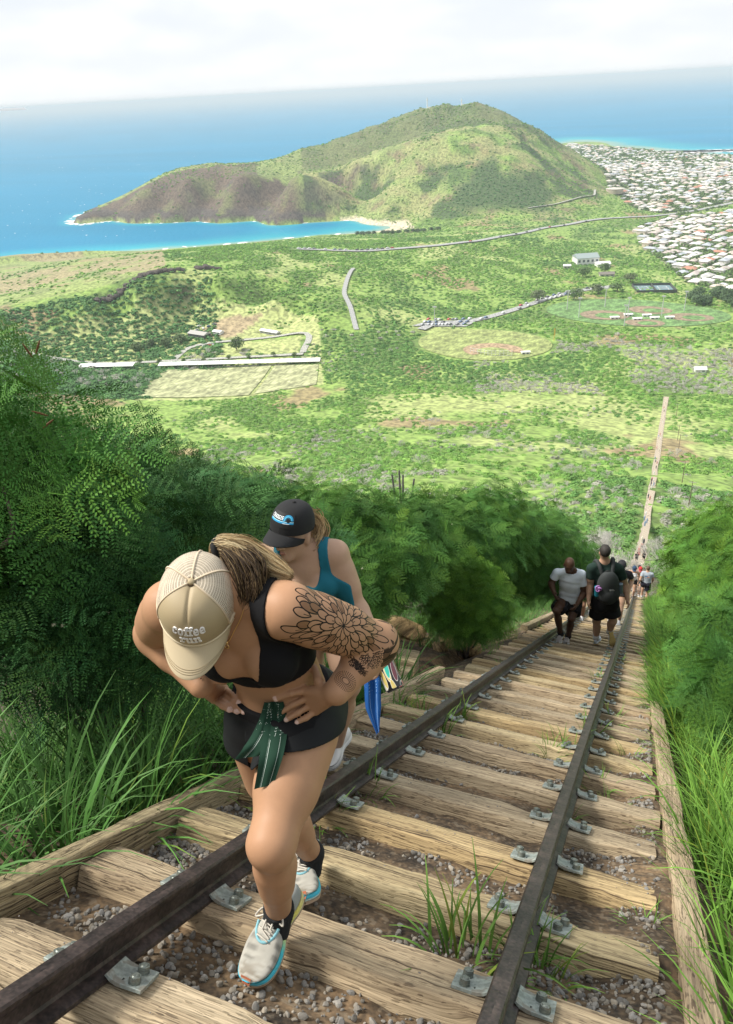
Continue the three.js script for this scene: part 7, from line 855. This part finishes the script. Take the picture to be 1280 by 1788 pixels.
{
  const R = rng(404), hs = [houseGeo(15, 10, 3.2), houseGeo(12, 11, 3), houseGeo(18, 9, 3.4), houseGeo(13, 9, 5.6)], spots = []; const step = 17.5;
  const streetDir = 0.35, c = Math.cos(streetDir), s = Math.sin(streetDir);
  for (let i = -90; i < 90; i++) for (let j = -60; j < 120; j++) { // lots in rows, a street every second row
    const u = i * step, v = j * 19 + Math.floor(j / 2) * 11, x = -60 + u * c - v * s * 0 + v * s, z = -1000 - v * c + u * s; if (z > -980 || x > 140) continue; const t1 = inPoly(x, z, TOWN1), t2 = inPoly(x, z, TOWN2); if (!t1 && !t2) continue; if (distLine(x, z, HWY) < 22) continue; const az = Math.atan2(x, -z) / DEG; if (az > 4.5) continue; if (R() < (t1 ? 0.08 : 0.34)) continue; const jx = x + (R() - 0.5) * 4, jz = z + (R() - 0.5) * 4, y = ground(jx, jz); if (y - SEA < 2.5) continue; spots.push([jx, jz, y, t1, R()]);
  }
  spots.sort((a, b) => Math.hypot(a[0], a[1]) - Math.hypot(b[0], b[1]));
  const rest = [[], [], [], []], restRoof = [[], [], [], []];
  spots.forEach(([x, z, y, t1, q], i) => { const k = Math.floor(R() * 4), ry = -streetDir + (R() < 0.5 ? 0 : Math.PI / 2), tint = q < 0.05 ? 6 : Math.floor(R() * 6), sc = 0.85 + 0.35 * R();
    if (i < 300) { const o = new THREE.Group(); o.name = uname('house'); const red = tint === 6 && i < 60; tag(o, t1 ? 'pale-roofed bungalow in the near rows of the coastal suburb' : 'pale-roofed bungalow in the far rows of the coastal suburb', 'house', t1 ? 'houses of the near suburb' : 'houses of the far suburb'); o.position.set(x, y - 0.2, z); o.rotation.y = ry; o.scale.setScalar(sc); scene.add(o); part('wall', hs[k].W, wallM[i % 2], o); part('roof', hs[k].R, roofM[tint], o); }
    else { const M = TRS(V3(x, y - 0.2, z), new THREE.Quaternion().setFromAxisAngle(V3(0, 1, 0), ry), V3(sc, sc, sc)); rest[k].push({ m: M }); const cc = roofTint[tint]; restRoof[k].push({ m: M, c: new THREE.Color().setRGB(...cc) }); } });
  const white = new THREE.MeshStandardMaterial({ roughness: 0.9, side: THREE.DoubleSide }); hs.forEach((h, k) => { if (!rest[k].length) return; inst('distant_house_walls', h.W, wallM[0], rest[k], null, 'mass of far houses toward the coast', 'houses'); inst('distant_house_roofs', h.R, white, restRoof[k], null, 'roofs of the far houses toward the coast', 'houses'); });
  // garden trees between the houses
  const T = [[], []]; for (let i = 0; i < 16000; i++) { const a = lerp(-10, 4.5, R()) * DEG, D = 980 * Math.pow(3.6, R()), x = Math.sin(a) * D, z = -Math.cos(a) * D; const t1 = inPoly(x, z, TOWN1); if (!t1 && !inPoly(x, z, TOWN2)) continue; if (distLine(x, z, HWY) < 9) continue; if (t1 && R() < 0.3) continue; const y = ground(x, z), sh = D > 2700 ? 1.5 : 1, sz = (3.2 + 4.2 * R()) * sh, l = 0.6 + 0.6 * R(); T[i % 2].push({ m: TRS(V3(x, y - 0.3, z), new THREE.Quaternion().setFromAxisAngle(V3(0, 1, 0), R() * 6), V3(sz, sz * 1.1, sz)), c: new THREE.Color().setRGB(0.13 * l, 0.21 * l, 0.06 * l) }); }
  T.forEach((l, i) => inst('garden_trees', shrubsSmall[i], leafMat, l, null, 'green garden trees between the suburb houses', 'trees'));
  // a few streets
  for (const [a, b] of [[[[-70, -1395], [-20, -1270], [30, -1120], [50, -1010]], 9], [[[20, -1640], [50, -1450], [75, -1250]], 9], [[[-45, -1570], [60, -1480], [110, -1440]], 8], [[[-150, -1900], [-100, -2300], [-180, -2900]], 10], [[[60, -1880], [40, -2300], [-60, -2900]], 10]]) struct('street', drape(a, b, 0.9, 14), asphalt);
}
const white2 = mat(0.74, 0.73, 0.70, 0.85), concrete = mat(0.50, 0.46, 0.40, 0.9), greenRoof = mat(0.28, 0.33, 0.32, 0.8), postM = mat(0.30, 0.28, 0.26, 0.9), timberM = mat(0.17, 0.12, 0.09, 0.95), lampM = mat(0.5, 0.5, 0.5, 0.6);
function box(w, h, d, x = 0, y = 0, z = 0) { return new THREE.BoxGeometry(w, h, d).translate(x, y + h / 2, z); }
function gable(w, d, h, rise, e = 0.6) { const s = new THREE.Shape(); s.moveTo(-d / 2 - e, 0); s.lineTo(0, rise); s.lineTo(d / 2 + e, 0); s.lineTo(d / 2 + e, -0.3); s.lineTo(-d / 2 - e, -0.3); s.closePath(); return new THREE.ExtrudeGeometry(s, { depth: w + 2 * e, bevelEnabled: false }).translate(0, h, -w / 2 - e).rotateY(Math.PI / 2); }
function building(label, x, z, ry, w, d, h, rise, roof, wall, windows = 4, name = 'building') { const o = thing(name, label, 'building', [x, ground(x, z) - 0.3, z]); o.rotation.y = ry; part('wall', box(w, h, d), wall, o); part('roof', gable(w, d, h, rise), roof, o); for (let i = 0; i < windows; i++) part('window', box(w / windows * 0.5, h * 0.35, 0.1, (i + 0.5) / windows * w - w / 2, h * 0.4, d / 2 + 0.04), mat(0.10, 0.12, 0.13, 0.3), o); return o; }
building('large pale hall with a grey-green gable roof beside the road', -128, -1120, 0.45, 30, 22, 9, 4.5, greenRoof, white2, 5); building('low pale wing beside the large hall', -104, -1108, 0.45, 18, 12, 4.5, 2.5, white2, white2, 3); building('small pale hut below the large hall', -146, -1075, 0.2, 9, 7, 4, 1.6, white2, concrete, 2); building('dark-roofed pavilion among trees by the park road', -92, -1046, 0.3, 18, 10, 3.2, 2.4, mat(0.20, 0.18, 0.15, 0.9), concrete, 3);
building('open-fronted grey-roofed barn in the range yard', -449, -655, -0.2, 22, 10, 4, 2, mat(0.42, 0.40, 0.37, 0.9), mat(0.12, 0.11, 0.1, 1), 3); building('long white shed at the right of the range yard', -378, -674, -0.25, 22, 6, 3, 1.4, white2, mat(0.3, 0.3, 0.28, 0.9), 4); building('small white shed behind the range yard', -432, -664, -0.2, 10, 6, 2.6, 1.2, white2, white2, 2); building('tiny white building at the foot of the hill stairs', 22, -640, 0.2, 8, 6, 3, 1.6, white2, white2, 2);
function shelter(label, a, b, n) { const [ax, az] = a, [bx, bz] = b, L = Math.hypot(bx - ax, bz - az), x = (ax + bx) / 2, z = (az + bz) / 2, o = thing('range_shelter', label, 'shelter', [x, ground(x, z), z], 'long firing range shelters'); o.rotation.y = Math.atan2(-(bz - az), bx - ax); for (let i = 0; i < n; i++) part('roof_panel', new THREE.BoxGeometry(L / n - 0.3, 0.3, 7.5).rotateX(0.14).translate(((i + 0.5) / n - 0.5) * L, 4.2, 0), white2, o); for (let i = 0; i <= n * 2; i++) part('post', box(0.3, 4, 0.3, (i / (n * 2) - 0.5) * L, 0, 3), postM, o); part('bench_row', box(L, 1.0, 1.2, 0, 0, 1.5), concrete, o); }
shelter('long white-roofed range shelter along the far side of the mown field', [-433, -561], [-292, -606], 8); shelter('shorter white-roofed range shelter left of the mown field', [-504, -538], [-454, -553], 3);
{ // water tank
  const o = thing('water_tank', 'round tan water tank at the foot of the hill', 'tank', [-172, ground(-172, -1945), -1945]); part('wall', new THREE.CylinderGeometry(19, 19, 10, 40, 1).translate(0, 5, 0), mat(0.42, 0.36, 0.28, 0.9), o); part('roof', new THREE.ConeGeometry(19.6, 2.4, 40).translate(0, 11.2, 0), mat(0.50, 0.46, 0.40, 0.9), o); building('small white pump house beside the round tank', -138, -1940, 0, 14, 8, 3.4, 0.8, white2, concrete, 2);
  const tc = thing('tennis_courts', 'fenced blue-grey tennis courts beside the ball fields', 'court', [-31, ground(-31, -975), -975]); tc.rotation.y = 0.25; part('court', box(20, 0.25, 34, -11, 0.6, 0), mat(0.16, 0.24, 0.26, 0.9), tc); part('court', box(20, 0.25, 34, 11, 0.6, 0), mat(0.16, 0.24, 0.26, 0.9), tc); for (const x of [-22, 0, 22]) part('fence', box(0.3, 3.5, 35, x, 0, 0), mat(0.08, 0.09, 0.08, 1), tc); for (const z of [-17.5, 17.5]) part('fence', box(44, 3.5, 0.3, 0, 0, z), mat(0.08, 0.09, 0.08, 1), tc); for (const x of [-11, 11]) part('court_lines', merge([box(0.5, 0.05, 24, x - 5, 0.87, 0), box(0.5, 0.05, 24, x + 5, 0.87, 0), box(10, 0.05, 0.5, x, 0.87, 12), box(10, 0.05, 0.5, x, 0.87, -12), box(11, 0.9, 0.2, x, 0.87, 0)]), white2, tc);
}
{ // parked cars
  const R = rng(808), body = (() => { const s = new THREE.Shape();[[-2.2, 0.35], [-2.25, 0.9], [-1.5, 1.0], [-0.9, 1.5], [0.7, 1.5], [1.3, 1.0], [2.2, 0.9], [2.25, 0.35]].forEach(([a, b], i) => i ? s.lineTo(a, b) : s.moveTo(a, b)); return new THREE.ExtrudeGeometry(s, { depth: 1.7, bevelEnabled: true, bevelSize: 0.08, bevelThickness: 0.08, bevelSegments: 1 }).translate(0, 0, -0.85); })(), glass = merge([box(1.5, 0.32, 1.95, -0.1, 1.08, 0)]), wheels = merge([[-1.4, 0.85], [1.4, 0.85], [-1.4, -0.85], [1.4, -0.85]].map(([x, z]) => new THREE.CylinderGeometry(0.34, 0.34, 0.25, 10).rotateX(Math.PI / 2).translate(x, 0.34, z)));
  const paint = [[0.75, 0.75, 0.74], [0.06, 0.06, 0.07], [0.38, 0.39, 0.40], [0.45, 0.05, 0.04], [0.10, 0.16, 0.26], [0.70, 0.70, 0.68], [0.22, 0.22, 0.22]].map(c => new THREE.MeshPhysicalMaterial({ color: new THREE.Color().setRGB(...c), roughness: 0.35, clearcoat: 0.6 })), gm = mat(0.02, 0.025, 0.03, 0.2), wm = mat(0.02, 0.02, 0.02, 0.9);
  const car = (x, z, ry, lab, grp, lift = 0.75) => { const o = thing('parked_car', lab, 'car', [x, ground(x, z) + lift, z], grp); o.rotation.y = ry; o.scale.setScalar(1.1); part('body', body, paint[Math.floor(R() * 7)], o); part('side_windows', glass, gm, o); part('wheels', wheels, wm, o); };
  for (let r = 0; r < 3; r++) for (let i = 0; i < 13; i++) { if (R() < 0.22) continue; const u = i / 13, x = lerp(-238, -197, u) + r * 2 * 0, z = lerp(-733, -756, u) - r * 11; car(x + R(), z, 1.2 + (R() - 0.5) * 0.1, 'car parked in rows in the lot beside the near ball field', 'cars in the lot by the near ball field', 0.95); }
  const alongL = (L, n, off, lab, grp, lift) => { const P = new THREE.CatmullRomCurve3(L.map(([x, z]) => V3(x, 0, z))); for (let i = 0; i < n; i++) { if (R() < 0.2) continue; const t = (i + 0.5 + (R() - 0.5) * 0.3) / n, p = P.getPointAt(t), d = P.getTangentAt(t); car(p.x - d.z * off, p.z + d.x * off, Math.atan2(-d.z, d.x), lab, grp, lift); } };
  alongL(PARK.slice(2), 26, 3.2, 'car parked along the park road beside the ball fields', 'cars along the park road', 0.85); alongL(PARK.slice(3), 16, -3.4, 'car parked along the park road beside the ball fields', 'cars along the park road', 0.85); alongL(HWY.slice(0, 3), 20, -3, 'car on the highway above the bay', 'cars on the highway', 1.35); alongL(HWY.slice(3, 7), 10, 3, 'car on the highway above the bay', 'cars on the highway', 1.35);
  for (const [x, z] of [[-455, -672], [-460, -668], [-450, -676], [-446, -680], [-462, -676], [-424, -632], [-420, -634], [-428, -630], [-470, -650], [-474, -646]]) car(x, z, R() * 3, 'car parked beside the range buildings', 'cars in the range yard', 0.05);
}
function farTree(name, label, x, z, h, r, geo, group, c, trunkH = 0.3) { const o = thing(name, label, 'tree', [x, ground(x, z) - 0.1, z], group); part('trunk', tube([V3(0, 0, 0), V3(r * 0.08, h * trunkH, 0), V3(0, h * 0.7, r * 0.05)], [h * 0.045, h * 0.035, h * 0.015], 6), timberM, o); const cr = part('crown', geo, mat(...c, 0.95), o); cr.position.y = h * trunkH * 0.6; cr.scale.set(r, (h - h * trunkH * 0.6) * 1.15, r); return o; }
{
  const R = rng(55), cg = [0, 1, 2].map(i => shrubGeo(800 + i, 420, 0.85, 0.15, 9));
  farTree('shade_tree', 'round dark tree standing alone in the range yard', -387, -622, 13, 8, cg[0], null, [0.09, 0.14, 0.05]); [[-468, -622, 9, 7], [-480, -616, 8, 7], [-458, -634, 10, 8], [-488, -602, 8, 8]].forEach(([x, z, h, r], i) => farTree('shade_tree', 'bushy tree in the clump left of the range yard', x, z, h, r, cg[i % 3], 'trees left of the range yard', [0.10, 0.145, 0.055]));
  for (let i = 0; i < 10; i++) { const t = i / 9, x = lerp(-500, -322, t), z = lerp(-549, -612, t) + (i % 2) * 4 - 6; farTree('street_tree', 'small umbrella tree in the row along the range road', x, z, 4.5 + R() * 1.5, 2.8, cg[i % 3], 'row of small trees on the range road', [0.11, 0.17, 0.05], 0.55); }
  [[-112, -900, 12, 11], [-90, -935, 11, 12], [-70, -950, 11, 10], [-150, -880, 13, 10], [-95, -1060, 13, 11], [-60, -1010, 12, 9], [-120, -1030, 12, 11]].forEach(([x, z, h, r], i) => farTree('shade_tree', 'spreading shade tree by the park road and ball fields', x, z, h, r, cg[i % 3], 'shade trees by the park road', i % 2 ? [0.12, 0.15, 0.07] : [0.09, 0.15, 0.045], 0.45));
  for (let i = 0; i < 26; i++) { const x = 10 + R() * 80, z = -900 - R() * 70; farTree('shade_tree', 'dark tree in the grove between the courts and the suburb', x, z, 9 + R() * 4, 7 + R() * 3, cg[i % 3], 'grove beside the tennis courts', [0.075, 0.125, 0.05]); }
  for (let i = 0; i < 14; i++) { const t = i / 13, x = lerp(-470, -610, t), z = lerp(-1495, -1450, t); farTree('shore_tree', 'dark tree on the near shore of the bay', x + 30, z + (R() - 0.5) * 18 + 45, 7, 7, cg[i % 3], 'trees on the near shore of the bay', [0.06, 0.10, 0.045]); }
  // ball-field light poles
  [[-75, -870], [-48, -828], [-16, -842], [-95, -815], [-48, -790], [5, -872], [-112, -850], [-225, -735]].forEach(([x, z], i) => { const o = thing('light_pole', 'tall grey light pole standing over the ball fields', 'pole', [x, ground(x, z), z], 'light poles of the ball fields'); part('mast', tube([V3(0, 0, 0), V3(0, 20, 0)], [0.45, 0.3], 6), lampM, o); part('lamp_bar', box(4, 1.3, 0.6, 0, 19.5, 0), lampM, o); });
  [[-104, -716, 12], [-121, -668, 3.2]].forEach(([x, z, h], i) => i ? building('small white dugout beside the near infield', x, z, 0.4, 7, 3, 2.6, 0.8, white2, white2, 2) : (() => { const o = thing('foul_pole', 'thin yellow pole at the edge of the near ball field', 'pole', [x, ground(x, z), z]); part('mast', tube([V3(0, 0, 0), V3(0, h, 0)], 0.3, 6), mat(0.6, 0.42, 0.08, 0.7), o); part('net_wing', box(0.6, h * 0.5, 0.1, 0.5, h * 0.45, 0), mat(0.6, 0.42, 0.08, 0.7), o); })());
  [[-60, -818], [-38, -818], [-22, -826], [-48, -834], [-8, -830], [-30, -836]].forEach(([x, z]) => building('small white dugout at the far ball diamonds', x, z, 0.3, 8, 3.4, 2.8, 0.8, white2, white2, 2, 'dugout').userData.group = 'dugouts at the far diamonds');
  { const o = thing('backstop', 'pale backstop fence behind the near home plate', 'fence', [-150, ground(-150, -655), -655]); for (let i = 0; i < 12; i++) part('fence_post', box(0.3, 5, 0.3, (i - 5.5) * 3.4, 0, Math.abs(i - 5.5) * -0.9), white2, o); for (const y of [0.4, 2.6, 4.8]) part('rail', tube(Array.from({ length: 12 }, (_, i) => V3((i - 5.5) * 3.4, y, Math.abs(i - 5.5) * -0.9)), 0.12, 5), white2, o); }
  // utility poles beside the stairs
  [[1210, 840, 92], [1197, 806, 150], [1189, 758, 215], [1187, 742, 300], [1184, 705, 400]].forEach(([px, py, d], i) => { let top = at(px, py, d); for (let t = 600; t > 40; t -= 1) { top = at(px, py, t); if (top.y - ground(top.x, top.z) > 9.5) break; } const y = ground(top.x, top.z), h = top.y - y, o = thing('utility_pole', `weathered timber utility pole with crossarm, ${['nearest', 'second', 'third', 'fourth', 'farthest'][i]} in the line down the slope`, 'pole', [top.x, top.y - h, top.z], 'utility poles down the slope'); part('post', tube([V3(0, 0, 0), V3(0, h, 0)], [0.16, 0.11], 8), timberM, o); part('crossarm', box(2.5, 0.14, 0.12, 0, h - 0.5, 0.12), mat(0.42, 0.38, 0.33, 0.9), o); for (const k of [-1.1, -0.5, 0.5, 1.1]) part('insulator', new THREE.CylinderGeometry(0.05, 0.06, 0.16, 6).translate(k, h - 0.28, 0.12), mat(0.3, 0.3, 0.3, 0.5), o); });
  // masts on the summit
  [[746, 186, 2302, 26], [806, 182, 2300, 16]].forEach(([px, py, d, h], i) => { const dr = at(px, py, 1).sub(camera.position), k = d / Math.hypot(dr.x, dr.z), x = camera.position.x + dr.x * k, z = camera.position.z + dr.z * k, o = thing('radio_mast', i ? 'short pale mast right of the summit of the hill' : 'pale radio mast left of the summit of the hill', 'mast', [x, ground(x, z), z]); part('mast', tube([V3(0, 0, 0), V3(0, h, 0)], [1.6, 0.8], 6), white2, o); part('antenna_drum', new THREE.CylinderGeometry(2.2, 2.2, 3, 10).translate(0, h * 0.75, 0), white2, o); part('hut', box(9, 4, 6, 6, 0, 0), white2, o); });
}

{ // dark broken cliff band along the crater wall behind the range
  const R = rng(31), list = [], L = [[-571, -658], [-548, -690], [-527, -720], [-505, -752], [-488, -772]], P = new THREE.CatmullRomCurve3(L.map(([x, z]) => V3(x, 0, z))); for (let i = 0; i < 90; i++) { const p = P.getPointAt(clamp(i / 89, 0, 1)), x = p.x + (R() - 0.5) * 6, z = p.z + (R() - 0.5) * 5, g = new THREE.IcosahedronGeometry(1, 2), a = g.attributes.position, s = 1.6 + 2.2 * R(); if (vn(i * 0.35, 7) < 0.36) continue; for (let k = 0; k < a.count; k++) { const v = V3(a.getX(k), a.getY(k), a.getZ(k)), q = 1 + (fbm(v.x * 1.6 + i * 7, v.y * 1.6, 3, v.z * 1.6 + 5) - 0.5) * 0.9; a.setXYZ(k, v.x * q * s * 1.3 + x, v.y * q * s * 0.8 + ground(x, z) + s * 0.2, v.z * q * s + z); } g.computeVertexNormals(); list.push(g); }
  solo('cliff_band', merge(list), mat(0.085, 0.07, 0.06, 1), 'dark broken rock cliff along the green crater wall behind the range', 'cliff');
}
renderer.render(scene, camera);
